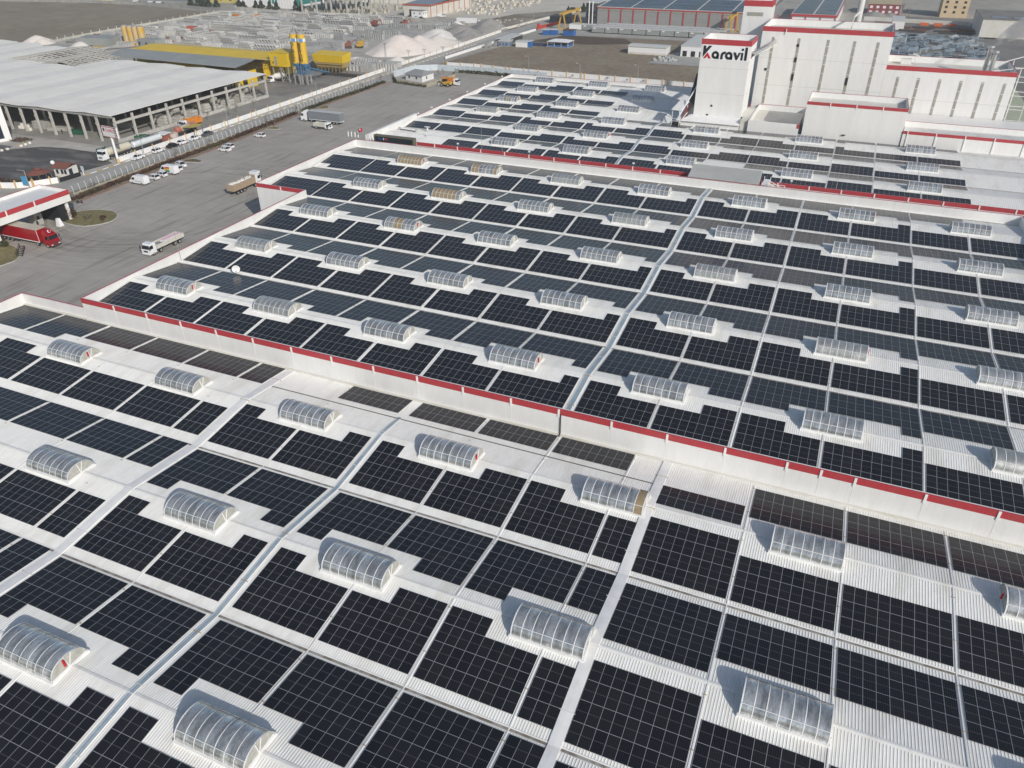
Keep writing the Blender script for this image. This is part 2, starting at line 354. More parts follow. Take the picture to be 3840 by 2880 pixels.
# ------------------------------------------------------------------ solar arrays
def array_cells(n, rows, part):
    c = [(i,j) for j in range(rows) for i in range(n)]
    if part: c += [(i,rows) for i in range(part[0], part[1])]
    return c
ARR = []   # building, zf, x0, x1, n, vb, rl, s, cells, label, near
def add_arr(zf, x0, x1, n, vb, rl, s, rows, part, label, near, drop=()):
    cells = [c for c in array_cells(n, rows, part) if c not in drop]
    w = (x1-x0)/n; lift = .11; th = .045
    def zz(v): return zf(v)+lift
    def quad(i,j):
        a, b_ = x0+i*w+.004, x0+(i+1)*w-.004; p, q_ = vb+s*j*rl+s*.006, vb+s*(j+1)*rl-s*.006
        if s < 0: p, q_ = q_, p
        return a, b_, p, q_
    if near:
        t = thing('solar_array', label, 'solar array', (x0, vb, zz(vb)), 0, 'solar arrays on the factory roofs')
        me = None
        for (i,j) in cells:
            a, b_, p, q_ = quad(i,j); zp, zq = zz(p), zz(q_)
            cx, cy = (a+b_)/2, (p+q_)/2; cz = (zp+zq)/2
            if me is None:
                m_ = MB(); hx, hy, hz = (b_-a)/2, (q_-p)/2, (zq-zp)/2
                top = [(-hx,-hy,-hz),(hx,-hy,-hz),(hx,hy,hz),(-hx,hy,hz)]; bot = [(x,y,z-th) for x,y,z in top]
                m_.add(top+bot, [(0,1,2,3),(4,5,1,0),(5,6,2,1),(6,7,3,2),(7,4,0,3)], 0, [[(0,0),(1,0),(1,1),(0,1)]]+[[(0,0)]*4]*4)
                o = m_.build('solar_panel', SOLAR, t); me = o.data
            else:
                o = bpy.data.objects.new('solar_panel', me); col.objects.link(o); o.parent = t
            o.location = (cx-x0, cy-vb, cz-zz(vb))
    else:
        m_ = MB(); cs = set(cells)
        for (i,j) in cells:
            a, b_, p, q_ = quad(i,j); zp, zq = zz(p), zz(q_)
            top = [(a-x0,p-vb,zp-zz(vb)),(b_-x0,p-vb,zp-zz(vb)),(b_-x0,q_-vb,zq-zz(vb)),(a-x0,q_-vb,zq-zz(vb))]; bot = [(x,y,z-th) for x,y,z in top]
            m_.add(top+bot, [(0,1,2,3),(4,5,1,0),(5,6,2,1),(6,7,3,2),(7,4,0,3)], 0, [[(0,0),(1,0),(1,1),(0,1)]]+[[(0,0)]*4]*4)
        o = m_.build('solar_array', SOLAR, None, loc=(x0, vb, zz(vb)))
        tag(o, label, 'solar array', 'solar arrays on the factory roofs')
def lab(n, shape, k, side, ridge, roof):
    return f'{shape} solar array, {ORD[k]} from left, {side} slope of {ORD[ridge]} ridge, {roof} roof'
# middle hall: (x0, x1, columns, top partial row)
BC = [(-111.1,-101.05,9,(0,4)),(-100.5,-90.5,9,(5,9)),(-90.0,-80.2,9,(0,5)),(-79.6,-69.6,9,(4,9)),(-69.1,-59.25,9,(0,4)),(-58.65,-48.6,9,(5,9)),(-48.05,-38.25,9,(0,5)),(-37.75,-26.8,10,(8,10)),
      (-25.1,-15.25,9,(0,4)),(-14.75,-5.0,9,(5,9)),(-4.4,5.5,9,(0,5)),(6.0,17.0,10,(8,10)),(17.42,27.4,9,None),(28.0,37.9,9,None)]
for k in range(5):
    Rr = ZB.r0+k*ZB.P
    for side, vb, rl, s in (('near', Rr-9.3, 2.015, 1), ('far', Rr+10.05, 2.12, -1)):
        cols_ = list(BC)
        if k >= 3: cols_ = [(-124.6,-111.45,12,(0,12))]+cols_
        for i,(x0,x1,n,pt) in enumerate(cols_):
            if x1 > 30 and k == 0: continue
            drop = ()
            if k >= 3 and i == 0: drop = tuple((c,3) for c in range(3)) if side == 'far' else tuple((c,0) for c in range(3))
            if k == 4 and side == 'far' and x1 > 37: continue
            shape = 'long four row' if (k >= 3 and i == 0) else ('stepped' if pt else 'three row')
            add_arr(ZB, x0, x1, n, vb, rl, s, 3, pt, lab(n, shape, i+1, side, k+1, 'middle'), k <= 1 or (k == 2 and side == 'near'), drop)
# nearest hall
LL = [(-106.1,-96.2,9),(-95.65,-85.6,9),(-85.1,-75.15,9),(-74.65,-70.35,4)]
MM = [(-68.35,-58.5,9,(0,3)),(-58.0,-48.15,9,(6,9)),(-46.4,-36.55,9,(0,3)),(-36.05,-26.2,9,(4,9)),(-25.65,-15.8,9,(0,4)),(-15.37,-12.05,3,None)]
RR = [(-10.85,-1.05,9,(0,9)),(-.6,9.27,9,None),(9.72,19.63,9,None),(20.1,30.0,9,None)]
for k, Rr in enumerate((66.4, 45.55, 24.7)):
    secs = []
    # far slope of this ridge then near slope
    farL = {0:(76.95,2.0),1:(56.05,2.08),2:(35.2,2.08)}[k]; farM = {0:(76.25,2.04),1:(55.45,2.08),2:(34.7,2.1)}[k]; farR = {0:(75.3,2.07),1:(54.85,2.08),2:(34.0,2.08)}[k]
    i = 0
    L_ = list(LL)
    for sgn in ('far','near'):
        lst = []
        if k == 0: lst.append((-116.85,-106.8,9,(0,6),'L'))
        if k == 0 and sgn == 'far': lst.insert(0, (-127.0,-117.45,9,(0,9),'L'))
        if k == 0 and sgn == 'near': lst.insert(0, (-126.9,-117.4,9,None,'L'))
        lst += [(a,b_,n,None,'L') for a,b_,n in LL]
        if k == 0 and sgn == 'far': lst += [(-58.05,-48.2,9,None,'m'),(-46.5,-36.6,9,None,'m'),(-36.05,-26.25,9,None,'m'),(-25.6,-15.75,9,None,'m'),(-10.95,-1.3,9,None,'r')]+[(a,b_,n,None,'R') for a,b_,n,_ in RR[1:]]
        else: lst += [(*q,'M') for q in MM]+[(*q,'R') for q in RR]
        if k == 2: lst = [q for q in lst if -86 < q[0] < 0]
        for i, (a, b_, n, pt, sec) in enumerate(lst):
            if sgn == 'far':
                vb, rl = {'L':farL,'M':farM,'m':farM,'R':farR,'r':(71.1,2.0)}[sec]; rows = 2 if sec in 'mr' else 3; s = -1
            else:
                vb = {'L':Rr-8.65,'M':Rr-9.15,'R':Rr-9.72}[sec]; rl = {'L':2.0,'M':2.03,'R':2.03}[sec]; rows = 3; s = 1
            shape = 'two row' if rows == 2 else ('narrow' if n < 5 else ('four row' if pt == (0,9) else ('stepped' if pt else 'three row')))
            add_arr(ZA, a, b_, n, vb, rl, s, rows, pt, lab(n, shape, i+1, sgn, 3-k, 'nearest'), True)
# far hall
CC = [(-125.6,-115.85,9),(-115.3,-105.5,9),(-104.95,-95.2,9),(-94.4,-84.8,9),(-84.2,-74.35,9),(-73.75,-63.9,9),(-63.4,-53.5,9),(-52.4,-42.7,9),(-42.1,-32.2,9),(-31.8,-21.7,9),(-21.4,-11.5,9),(-11.1,-1.0,9),(-.6,9.4,9),(9.9,19.9,9),(20.3,30.4,9)]
CP = {0:{2:(0,9),4:(6,9),5:(0,3),6:(6,9),7:(0,8),9:(2,9),10:(0,7),12:(0,9)},
      1:{0:(0,9),1:(0,9),2:(0,9),4:(2,9),5:(0,2),6:(5,9),7:(0,8),9:(2,9),10:(0,7),12:(0,9)},
      2:{0:(0,9),2:(2,9),3:(0,2),4:(3,9),5:(0,2),6:(5,9),7:(0,8),9:(2,9),10:(0,6),12:(0,2)},
      3:{0:(0,9),2:(2,9),3:(0,2)},4:{0:(0,9),2:(2,9),3:(0,2)},5:{0:(0,9),2:(2,9),3:(0,2)}}
nb = [192.25,208.4,226.1,243.9,260.7,278.1]; fb = [207.65,225.0,242.4,259.9,277.2,293.6]
for k in range(6):
    for side in ('near','far'):
        idx = 0
        for i,(a,b_,n) in enumerate(CC):
            if k == 0 and i < 2: continue
            if k >= 3 and i > 4: continue
            if side == 'far' and k == 5 and i > 4: continue
            idx += 1
            pt = CP[k].get(i)
            if side == 'near': vb, rl, s = nb[k], 1.9, 1
            else: vb, rl, s = fb[k], 2.15, -1
            if k == 0 and i == 9: continue
            add_arr(ZC, a, b_, n, vb, rl, s, 2, pt, lab(n, 'stepped' if pt and pt != (0,9) else ('three row' if pt else 'two row'), idx, side, k+1, 'far'), False)

# ------------------------------------------------------------------ trays and conduits
for (zf,u,w,v0,v1,lb) in ((ZA,-47.35,.6,2,71.3,'grey metal cable tray with side lips running up the nearest roof'),(ZB,-25.95,.75,77.2,180.6,'grey metal cable tray climbing over every ridge of the middle roof'),(ZC,-53.1,.75,190.5,247,'grey metal cable tray on the far roof ending beside the tower')):
    o = strip(None, 'cable_tray', zf, u, w, .11, v0, v1, [CAP, TRAY], lip=1, joints=1); tag(o, lb, 'cable tray')
o = strip(None, 'roof_pipe', ZC, -74.5, .16, .14, 241, 291, [CONDUIT]); tag(o, 'thin pale pipe running over the far roof at the end of the arrays', 'pipe')
def conduit(zf, u, v0, v1, lb):
    vs = breaks(zf, v0, v1); b = MB(); prof = [(-.08,.03),(-.07,.08),(.05,.08),(.06,.03)]
    V = [(u+x, v, zf(v)+z) for v in vs for x,z in prof]; n = 4
    b.add(V, [(j*n+i,j*n+i+1,(j+1)*n+i+1,(j+1)*n+i) for j in range(len(vs)-1) for i in range(n-1)])
    k = v0+1.2
    while k < v1: b.box(u-.14,u+.1,k,k+.08,zf(k)+.02,zf(k)+.1,1); k += 5.17
    o = b.build('conduit', [CAP, CLAMP]); tag(o, lb, 'conduit', 'cable conduits between the solar arrays')
for zf, us, v0, v1, nm in ((ZA,[-106.45,-95.9,-85.3,-74.9,-58.25,-36.3,-25.9,-15.6,-.8,9.5,19.87],12,76,'nearest'),(ZB,[-100.75,-90.25,-79.9,-69.35,-58.95,-48.3,-38.0,-15.0,-4.7,5.75,17.2,27.7],77.6,180.4,'middle'),(ZC,[-105.2,-94.8,-84.5,-74.05,-63.65,-42.4,-32.0,-21.55,-11.3,-.8,9.65,20.1],190,241,'far')):
    for i,u in enumerate(us): conduit(zf, u, v0, v1, f'thin white conduit between arrays, {ORD[i+1]} from left on the {nm} roof')
# thin cable running beside each valley of the nearest roof
CAB = M('dark_cable', (.10,.09,.08), .7)
for v,lb in ((70.9,'dark cable along the bare strip nearest the red striped wall'),):
    b = MB(); b.box(-68.5,-12.2,v-.05,v+.05,ZA(v)+.05,ZA(v)+.12); tag(b.build('roof_cable', CAB), lb, 'cable')

# ------------------------------------------------------------------ skylights
def arc(k, n, a=1.82, h=1.45):
    t = math.pi*k/n; return (-a*math.cos(t), h*math.sin(t)**.9 if 0 < k < n else 0)
SKN = 14
def skylight(name, label, x, v, z, L_=7.0, tan=(), aged=False, motor=None, nb_=7, thin=1.0):
    t = thing(name, label, 'skylight', (x, v, z), 0, 'arched skylights on the factory roofs')
    b = MB(); b.box(-.18,L_+.18,-2.0,2.0,-.3,.06); b.build('curb', CAP, t)
    bw = L_/nb_
    for mt, sel in ((GLAZE2 if aged else GLAZE, [i for i in range(nb_) if i not in tan]), (TAN, list(tan))):
        if not sel: continue
        g = MB()
        for i in sel:
            x0, x1 = i*bw, (i+1)*bw; V = []
            xs = (x0, (x0+x1)/2, x1)
            for k in range(SKN+1):
                y, zz = arc(k, SKN)
                for xi, xx in enumerate(xs): V.append((xx, y, .06+zz*(1.012 if xi == 1 else 1)))
            g.add(V, [(k*3+j,(k+1)*3+j,(k+1)*3+j+1,k*3+j+1) for k in range(SKN) for j in range(2)])
        g.build('glazing' if mt is not TAN else 'blanking_sheet', mt, t, smooth=True)
    f = MB()
    for i in range(nb_+1):
        xx = i*bw; w = thin*(.04 if 0 < i < nb_ else .06)
        for k in range(SKN):
            y0,z0 = arc(k,SKN,1.85,1.48); y1,z1 = arc(k+1,SKN,1.85,1.48)
            f.add([(xx-w,y0,.06+z0),(xx+w,y0,.06+z0),(xx+w,y1,.06+z1),(xx-w,y1,.06+z1)], [(0,3,2,1)])
    k = 3; y,zz = arc(k,SKN,1.87,1.5); f.bar((0,y,.07+zz),(L_,y,.07+zz),.05)
    f.build('arch_rib', SKYF, t)
    for e, xx in ((0,0.0),(1,L_)):
        g = MB(); P = [(xx,*[arc(k,SKN)[0], .06+arc(k,SKN)[1]]) for k in range(SKN+1)]
        g.add(P, [tuple(range(SKN+1)) if e == 0 else tuple(range(SKN+1))[::-1]]); g.build('end_panel', ENDP, t)
    for e, xx in ((0,-.04),(1,L_+.04)):
        s_ = MB(); s_.bar((xx,0,.06),(xx,-.2,1.45),.07); s_.bar((xx,-1.8,.08),(xx,1.8,.08),.09)
        if e: s_.bar((xx,0,.06),(xx,.55,1.42),.06)
        s_.build('end_strut', SKYF, t)
    if motor is not None:
        xx = L_+.12 if motor else -.3
        q = MB(); q.cyl((xx,-.35,.55), .12, .5, 'z', 10); q.box(xx-.05,xx+.08,-.45,-.25,1.1,1.3); q.build('vent_motor', REDM, t)
    return t
rn = {'nearest':0}
BX = [-104.4,-83.2,-61.85,-40.4,-19.0,3.1,24.55]
for k in range(5):
    for c_, x in enumerate(BX):
        tan = {(4,0):tuple(range(7)),(4,1):(0,1,6),(3,1):(0,1,2,3,4,5),(2,1):(2,3)}.get((k,c_),())
        mo = {(0,0):1,(0,3):1,(2,1):1,(4,0):1,(1,5):1,(4,5):1}.get((k,c_))
        adj = 'fully tan covered' if len(tan) == 7 else ('partly tan covered' if tan else 'silvery')
        extra = ' with red motor' if mo is not None else ''
        skylight('skylight', f'{adj} arched skylight{extra}, {ORD[c_+1]} from left, {ORD[k+1]} ridge, middle roof', x, ZB.r0+k*ZB.P, ZB(ZB.r0), 6.97, tan, (k+c_) % 5 == 1, mo)
for k, (Rr, xs) in enumerate(((66.2, [-106.1,-84.2,-61.9,-40.45,-19.0,2.2,24.2]), (45.3, [-84.15,-61.8,-40.4,-19.0,2.2,24.2]), (24.6, [-61.8,-40.4,-19.0,2.2]))):
    for c_, x in enumerate(xs):
        tan = (6,) if (k,c_) == (0,4) else ()
        mo = {(0,0):1,(0,3):1,(2,0):1,(0,6):0}.get((k,c_))
        extra = ' with red motor' if mo is not None else ''
        skylight('skylight', f'{"tan ended" if tan else "silvery"} arched skylight{extra}, {ORD[c_+1]} from left on {ORD[3-k]} ridge of the nearest roof', x, Rr, ZA(ZA.r0)+.02, 7.15, tan, False, mo)
for k in range(6):
    Rr = ZC.r0+k*ZC.P
    xs = [-90.9,-69.4]+([-40.6,-11.6,17.2] if k < 3 else [])
    if k >= 2: xs = [-112.4]+xs
    for c_, x in enumerate(xs):
        tan = (3,) if (k,x) == (3,-112.4) else (); mo = 1 if (k,x) in ((1,-69.4),(3,-112.4)) else None
        skylight('skylight', f'{"bleached" if (k==2 and c_==0) else "grey"} arched skylight, {ORD[c_+1]} from left on {ORD[k+1]} ridge of the far roof', x, Rr, ZC(Rr), 7.1, tan, k == 2 and c_ == 0, mo, thin=.8)
# ------------------------------------------------------------------ tower blocks
SEAM = M('panel_seam', (.52,.52,.51), .6)
STRIPG = M('translucent_strip', (.30,.29,.24), .5, c2=(.36,.36,.33), var=.15, vs=.6)
def tower_box(t, x0, x1, y0, y1, z0, z1, band, roofdrop=1.4, th=.3, faces=('f','r','l','b'), seams=(), cap=True):
    b = MB(); b.box(x0,x1,y0,y0+th,z0,z1); b.box(x0,x1,y1-th,y1,z0,z1); b.box(x0,x0+th,y0+th,y1-th,z0,z1); b.box(x1-th,x1,y0+th,y1-th,z0,z1); b.build('wall', WALLW, t)
    r = MB(); r.box(x0+th,x1-th,y0+th,y1-th,z1-roofdrop-.3,z1-roofdrop); r.build('roof', CREAMW, t)
    if band:
        c = MB(); e = .04
        c.box(x0-e,x1+e,y0-e,y0-.003,z1-band,z1+.02); c.box(x1+.003,x1+e,y0-.003,y1+e,z1-band,z1+.02); c.box(x0-e,x0-.003,y0-.003,y1+e,z1-band,z1+.02); c.build('red_fascia', RED, t)
    if cap:
        c = MB(); c.box(x0-.03,x1+.03,y1-.1,y1+.03,z1+.023,z1+.1); c.box(x1-.1,x1+.03,y0,y1-.1,z1+.023,z1+.1); c.build('red_coping', REDCAP, t)
    for z in seams:
        c = MB(); c.box(x0,x1,y0-.02,y0-.004,z-.04,z+.04); c.box(x1+.004,x1+.02,y0,y1,z-.04,z+.04); c.build('panel_joint', SEAM, t)
t = thing('sign_tower', 'narrow white tower carrying the big company name under its red band', 'tower')
tower_box(t, -43.95,-29.45,247.0,259.8,8,32.5,1.5,1.6, seams=(24.6,17.3,))
b = MB(); b.box(-43.6,-29.8,246.93,246.985,26.75,30.95); b.box(-29.43,-29.38,248.5,257.5,26.75,30.95); b.build('sign_panel', M('sign_white', (.85,.85,.86), .4), t)
for x,z in ((-38.7,13.7),(-39.7,10.9)):
    b = MB(); b.box(x-.3,x+.3,246.9,246.99,z-.28,z+.28); b.build('vent', DARKI, t)
INK = M('letter_black', (.012,.012,.016), .4); INKR = M('letter_red', (.50,.012,.03), .4)
def letters(t, org, ex, scale, thick=.1):
    """company name, built stroke by stroke; org = lower left, ex = direction along the wall"""
    ex = Vector(ex); n = ex.cross(Vector((0,0,1)))
    org = Vector(org)
    def P(x,z,o=0): return org+ex*(x*scale)+Vector((0,0,z*scale))+n*o
    def poly(pts, mt, nm='letter'):
        k = len(pts); b = MB(); b.add([P(x,z,.02) for x,z in pts]+[P(x,z,thick) for x,z in pts], [tuple(range(k)), tuple(range(k,2*k))[::-1]]+[(i+k,(i+1)%k+k,(i+1)%k,i) for i in range(k)])
        return b.build(nm, mt, t)
    def ring(cx, cz, r, w, a0, a1, mt, extra=()):
        b = MB(); N = 18; V = []
        for i in range(N+1):
            a = R(a0+(a1-a0)*i/N)
            for rr in (r-w, r):
                for o in (.02, thick): V.append(P(cx+rr*math.cos(a), cz+rr*math.sin(a), o))
        b.add(V, [q for i in range(N) for q in ((i*4+1,i*4+3,i*4+7,i*4+5),(i*4+3,i*4+2,i*4+6,i*4+7),(i*4,i*4+1,i*4+5,i*4+4),(i*4,i*4+4,i*4+6,i*4+2))])
        for (x0,x1,z0,z1) in extra: b.hexa([P(x0,z0,.02),P(x1,z0,.02),P(x1,z0,thick),P(x0,z0,thick),P(x0,z1,.02),P(x1,z1,.02),P(x1,z1,thick),P(x0,z1,thick)])
        b.build('letter', mt, t)
    poly([(0,.35),(0,3.55),(.75,3.55),(.75,2.55),(1.55,3.55),(2.5,3.55),(.55,1.05)], INK)
    poly([(.15,0),(1.35,1.7),(2.55,0),(1.75,0),(1.35,.75),(.95,0)], INKR)
    ring(3.75,1.08,1.1,.68,0,360,INK, [(4.17,4.85,0,1.1)])
    ring(6.45,1.05,1.12,.68,68,180,INK, [(5.33,6.01,0,1.07)])
    ring(7.75,1.08,1.1,.68,0,360,INK, [(8.17,8.85,0,1.1)])
    poly([(8.95,2.1),(9.75,2.1),(10.15,1.05),(10.6,2.1),(11.2,2.1),(10.3,0),(9.85,0)], INK)
    poly([(11.3,0),(11.9,0),(11.9,2.1),(11.3,2.1)], INK); ring(11.62,2.95,.36,.35,0,360,INK)
    poly([(12.35,0),(13.05,0),(13.05,3.6),(12.35,3.6)], INK)
letters(t, (-43.2,246.93,27.15), (1,0,0), .99)
letters(t, (-29.38,249.3,27.3), (0,1,0), .55)
q = thing('tower_skirt', 'white sloping apron roof around the foot of the sign tower', 'lean-to')
b = MB(); b.hexa([(-48.3,242.4,9.45),(-28.9,242.4,9.45),(-28.9,246.97,10.5),(-48.3,246.97,10.3),(-48.3,242.4,9.6),(-28.9,242.4,9.6),(-29.0,246.97,10.75),(-44.3,246.97,10.75)]); b.build('roof', CAP, q)
b = MB(); b.box(-47.4,-29.1,242.9,246.9,8.0,9.44); b.build('wall', WALLW, q)
b = MB(); b.box(-28.85,-26.55,243.2,262,8.0,11.1); b.box(-29.4,-26.6,247,262,11.103,11.16); o = b.build('link_block', CREAMW); tag(o, 'small pale link block between sign tower apron and the low annex', 'annex')
t = thing('annex', 'low white annex with a sunken dusty roof between the tower and front block', 'annex')
tower_box(t, -26.5,-11.9,242.3,265.9,8,11.4,0,1.6, seams=())
b = MB(); b.box(-12.5,-11.85,242.2,242.28,10.3,11.5); b.build('red_patch', RED, t)
t = thing('factory_block', 'white front block with four part red band standing before the big block', 'building')
tower_box(t, -10.85,15.75,242.0,256.3,7.9,18.15,.85,1.5)
for x in (-4.5,2.5,9.4): b = MB(); b.box(x-.13,x+.13,241.85,241.95,17.0,18.2); b.box(x-.03,x+.03,241.97,241.996,8,17); b.build('pilaster', CAP, t)
b = MB(); b.box(.2,1.1,241.6,241.98,9.6,9.85); b.build('vent', DARKI, t)
t = thing('factory_block', 'biggest white block with five tall window strips and a plain red band', 'building')
tower_box(t, -29.05,8.35,266.0,286,8,34.35,1.35,1.8, seams=(25.5,17.5))
for x, zb in ((-25.5,9.7),(-17.85,9.7),(-9.4,9.7),(-1.9,9.7),(4.6,9.7)):
    f = MB(); f.box(x-.38,x+.38,265.93,265.985,zb,31.4); w_ = f.build('window_strip', STRIPG, t)
    g = MB(); z = zb+2
    while z < 31: g.box(x-.4,x+.4,265.88,265.927,z-.06,z+.06); z += 2.55
    g.build('transom', CAP, w_)
for x,z0,z1 in ((-17.9,29.0,29.8),(-17.9,24.5,26.0),(-17.9,19.2,21.2),(-1.9,18.9,21.1),(-26.3,21.7,22.4)):
    b = MB(); b.box(x-.36,x+.36,265.84,265.875,z0,z1); b.build('open_window', DARKI, t)
b = MB(); b.box(-29.25,-29.06,265.2,266.5,8.2,11.5); b.build('red_patch', RED, t)
b = MB()
for x in (-22,-15,-8,-1,4): b.cyl((x,270+.2*x,32.5),.12,1.5,'z',6)
b.build('roof_vent', CONDUIT, t)
t = thing('factory_block', 'lower white block at the right with six window strips and twin chimneys', 'building')
tower_box(t, 8.4,42.7,266.2,286,8,25.35,1.25,1.7, seams=(16.2,))
for x in (12.2,17.85,23.6,29.2,34.8,40.4):
    f = MB(); f.box(x-.36,x+.36,266.13,266.185,9.7,22.25); w_ = f.build('window_strip', STRIPG, t)
    g = MB(); z = 11.7
    while z < 22: g.box(x-.38,x+.38,266.08,266.127,z-.06,z+.06); z += 2.55
    g.build('transom', CAP, w_)
b = MB(); b.tube([(17,282,23.7),(15.5,281,26.8),(22,283,24)],.12); b.box(12.5,15.5,280,282.5,23.7,25.2); b.build('roof_unit', CONDUIT, t)
STEEL = M('stainless_duct', (.52,.53,.52), .32, metal=.75, c2=(.62,.62,.6), vs=1.5, var=.08)
for i,(x,y,z) in enumerate(((36.1,269.6,30.2),(34.8,271.6,31.2))):
    t = thing('chimney', ('front' if i == 0 else 'rear')+' one of two steel roof chimneys with flared collars', 'chimney', (x,y,23.7), 0, 'twin chimneys')
    b = MB(); b.cyl((0,0,0),.62,z-24.3,'z',16); b.build('flue', STEEL, t)
    b = MB(); b.cyl((0,0,z-24.6),.62,.5,'z',16,.95); b.cyl((0,0,z-24.1),.95,.5,'z',16,.9); b.build('cowl', STEEL, t)
t = thing('sign_tower', 'second white tower behind, plain, with red band and a small window row', 'tower')
tower_box(t, -38.3,-29.2,285,293,0,39.6,1.75,1.2)
b = MB(); b.box(-37.0,-31.8,284.93,284.985,35.0,36.1); w_ = b.build('window_strip', STRIPG, t)
t = thing('chimney', 'tall white chimney stack rising behind the biggest block', 'chimney', (-2.6,291,0))
b = MB(); b.cyl((0,0,0),.95,54,'z',18); b.build('flue', M('stack_white',(.62,.62,.60),.45), t)
b = MB(); b.tube([(-1.2,-12,33),(-1.2,-12,36.5),(0,-3,37)],.35,8); b.build('side_pipe', CREAMW, t)
t = thing('duct', 'ribbed steel duct bridging from the sign tower to the biggest block', 'duct')
b = MB(); b.tube([(-29.4,252,28.4),(-26.6,259,29.4),(-24.9,266,30.2)],.62,14); b.build('pipe', STEEL, t)
b = MB(); b.bar((-29.4,251.2,27.4),(-24.8,266,29.2),.1); b.bar((-29.4,252.8,27.4),(-24.2,266,29.2),.1)
for i in range(8): b.bar((-29.4+i*.6,251.4+i*2,27.5+i*.25),(-29+i*.6,252.8+i*1.9,27.5+i*.25),.08)
b.build('frame', CAP, t)
t = thing('factory_hall', 'long low white hall with a segmented red band right of the front block', 'building')
b = MB(); b.box(15.9,62,241.7,242.0,7.9,12.35); b.box(15.9,16.2,242.0,262,7.9,13.2); b.build('wall', WALLW, t)
b = MB(); b.box(15.9,62,241.65,241.697,11.55,12.38); b.build('red_fascia', RED, t)
for x in (17.1,24.3,31.5,38.6,45.7,52.8): b = MB(); b.box(x-.12,x+.12,241.5,241.64,8.2,12.4); b.build('pilaster', CAP, t)
b = MB(); u = 16.25
while u < 61: b.hexa([(u,242.0,12.2),(u+.28,242.0,12.2),(u+.28,250.6,11.5),(u,250.6,11.5),(u,242.0,12.3),(u+.28,242.0,12.3),(u+.28,250.6,11.6),(u,250.6,11.6)]); u += .45
b.hexa([(16.2,242.0,12.0),(61.5,242.0,12.0),(61.5,250.6,11.3),(16.2,250.6,11.3),(16.2,242.0,12.24),(61.5,242.0,12.24),(61.5,250.6,11.54),(16.2,250.6,11.54)])
b.build('roof', WHITE, t)
b = MB(); b.box(16.2,61.5,250.7,251.0,8,13.1); b.box(16.2,61.5,251.0,265.8,11.5,12.2); b.build('rear_wall', WALLW, t)
b = MB(); b.box(16.2,61.5,250.85,251.03,13.103,13.17); b.build('red_coping', REDCAP, t)
# covered stair with conveyor beside the tower
t = thing('stair_canopy', 'white roofed stair and conveyor frame leaning on the left side of the sign tower', 'stair')
b = MB(); b.hexa([(-49.6,240.6,12.9),(-46.6,240.2,12.9),(-45.6,247,14.3),(-48.6,247.5,14.3),(-49.6,240.6,13.1),(-46.6,240.2,13.1),(-45.6,247,14.5),(-48.6,247.5,14.5)]); b.build('roof', CAP, t)
b = MB()
for x,y in ((-49.3,241),(-46.9,240.7),(-48.3,247),(-46,246.8)): b.bar((x,y,8.3),(x,y,13.4),.16)
b.bar((-49.3,241,9.6),(-46.9,240.7,9.6),.1); b.bar((-49.3,241,10.3),(-46.9,240.7,10.3),.1)
b.bar((-47,241,11.5),(-44.2,250,19),.25); b.bar((-47,241,9),(-45,247,12.5),.15)
b.build('frame', CAP, t)
b = MB(); b.hexa([(-46.4,244,9),(-44.1,247,12),(-44.1,256,20),(-46,256,20),(-46.4,244,10.2),(-44.1,247,13.4),(-44.1,256,21.2),(-46,256,21.2)]); b.build('conveyor', CHASS, t)
b = MB(); b.bar((-46.6,243,9.4),(-44.2,255,19.5),.35); b.build('red_rail', RED, t)
b = MB(); b.box(-49.2,-47,241,243.2,8.2,9.1); b.build('cabinet', DARKI, t)
# canopy in the alley between the middle and far hall
t = thing('alley_canopy', 'grey corrugated canopy roof spanning the alley between middle and far hall', 'canopy')
b = MB(); b.hexa([(-31.9,181.7,10.85),(-15.2,181.7,10.85),(-15.7,191.2,11.3),(-32.4,191.2,11.3),(-31.9,181.7,10.95),(-15.2,181.7,10.95),(-15.7,191.2,11.4),(-32.4,191.2,11.4)])
u = -31.8
while u < -15.4: b.hexa([(u,181.7,10.9),(u+.1,181.7,10.9),(u-.4,191.2,11.35),(u-.5,191.2,11.35),(u,181.7,11.02),(u+.1,181.7,11.02),(u-.4,191.2,11.47),(u-.5,191.2,11.47)]); u += .34
b.build('roof', M('old_sheet', (.50,.51,.48), .55, c2=(.56,.56,.53), var=.08, vs=.4), t)
b = MB()
for i in range(7): b.bar((-31.4+i*2.6,182,0),(-31.4+i*2.6,182,10.8),.14)
b.bar((-31.8,182,10.2),(-15.3,182,10.2),.12)
b.build('frame', CAP, t)
t = thing('access_stair', 'white steel stair with handrails at the right end of the alley canopy', 'stair')
b = MB()
for x in (-14.6,-13.2):
    for y in (181.8,186.6): b.bar((x,y,7),(x,y,11.6),.12)
for z in (9.2,10.2,10.9): b.box(-14.6,-13.2,181.8,186.6,z,z+.06)
for y in (181.8,183.4): b.bar((-13.2,y,11.6),(-9.6,y,9.9),.12); b.bar((-13.2,y,10.9),(-9.6,y,9.2),.12)
b.bar((-9.6,181.8,8.8),(-9.6,181.8,10.6),.12); b.bar((-9.6,184.4,8.8),(-9.6,184.4,10.6),.12); b.bar((-9.6,181.8,10.5),(-9.6,184.4,10.5),.12); b.bar((-12.4,184.4,10.5),(-9.6,184.4,10.5),.12)
b.build('frame', CAP, t)
for i in range(9): b = MB(); b.box(-13.1+i*.38,-12.8+i*.38,181.9,183.3,10.8-i*.2,10.84-i*.2); b.build('step', CAP, t)
poly_sheet('alley', [(-128,181.4),(62,181.4),(62,187.7),(-128,187.7)], .02, ROAD)
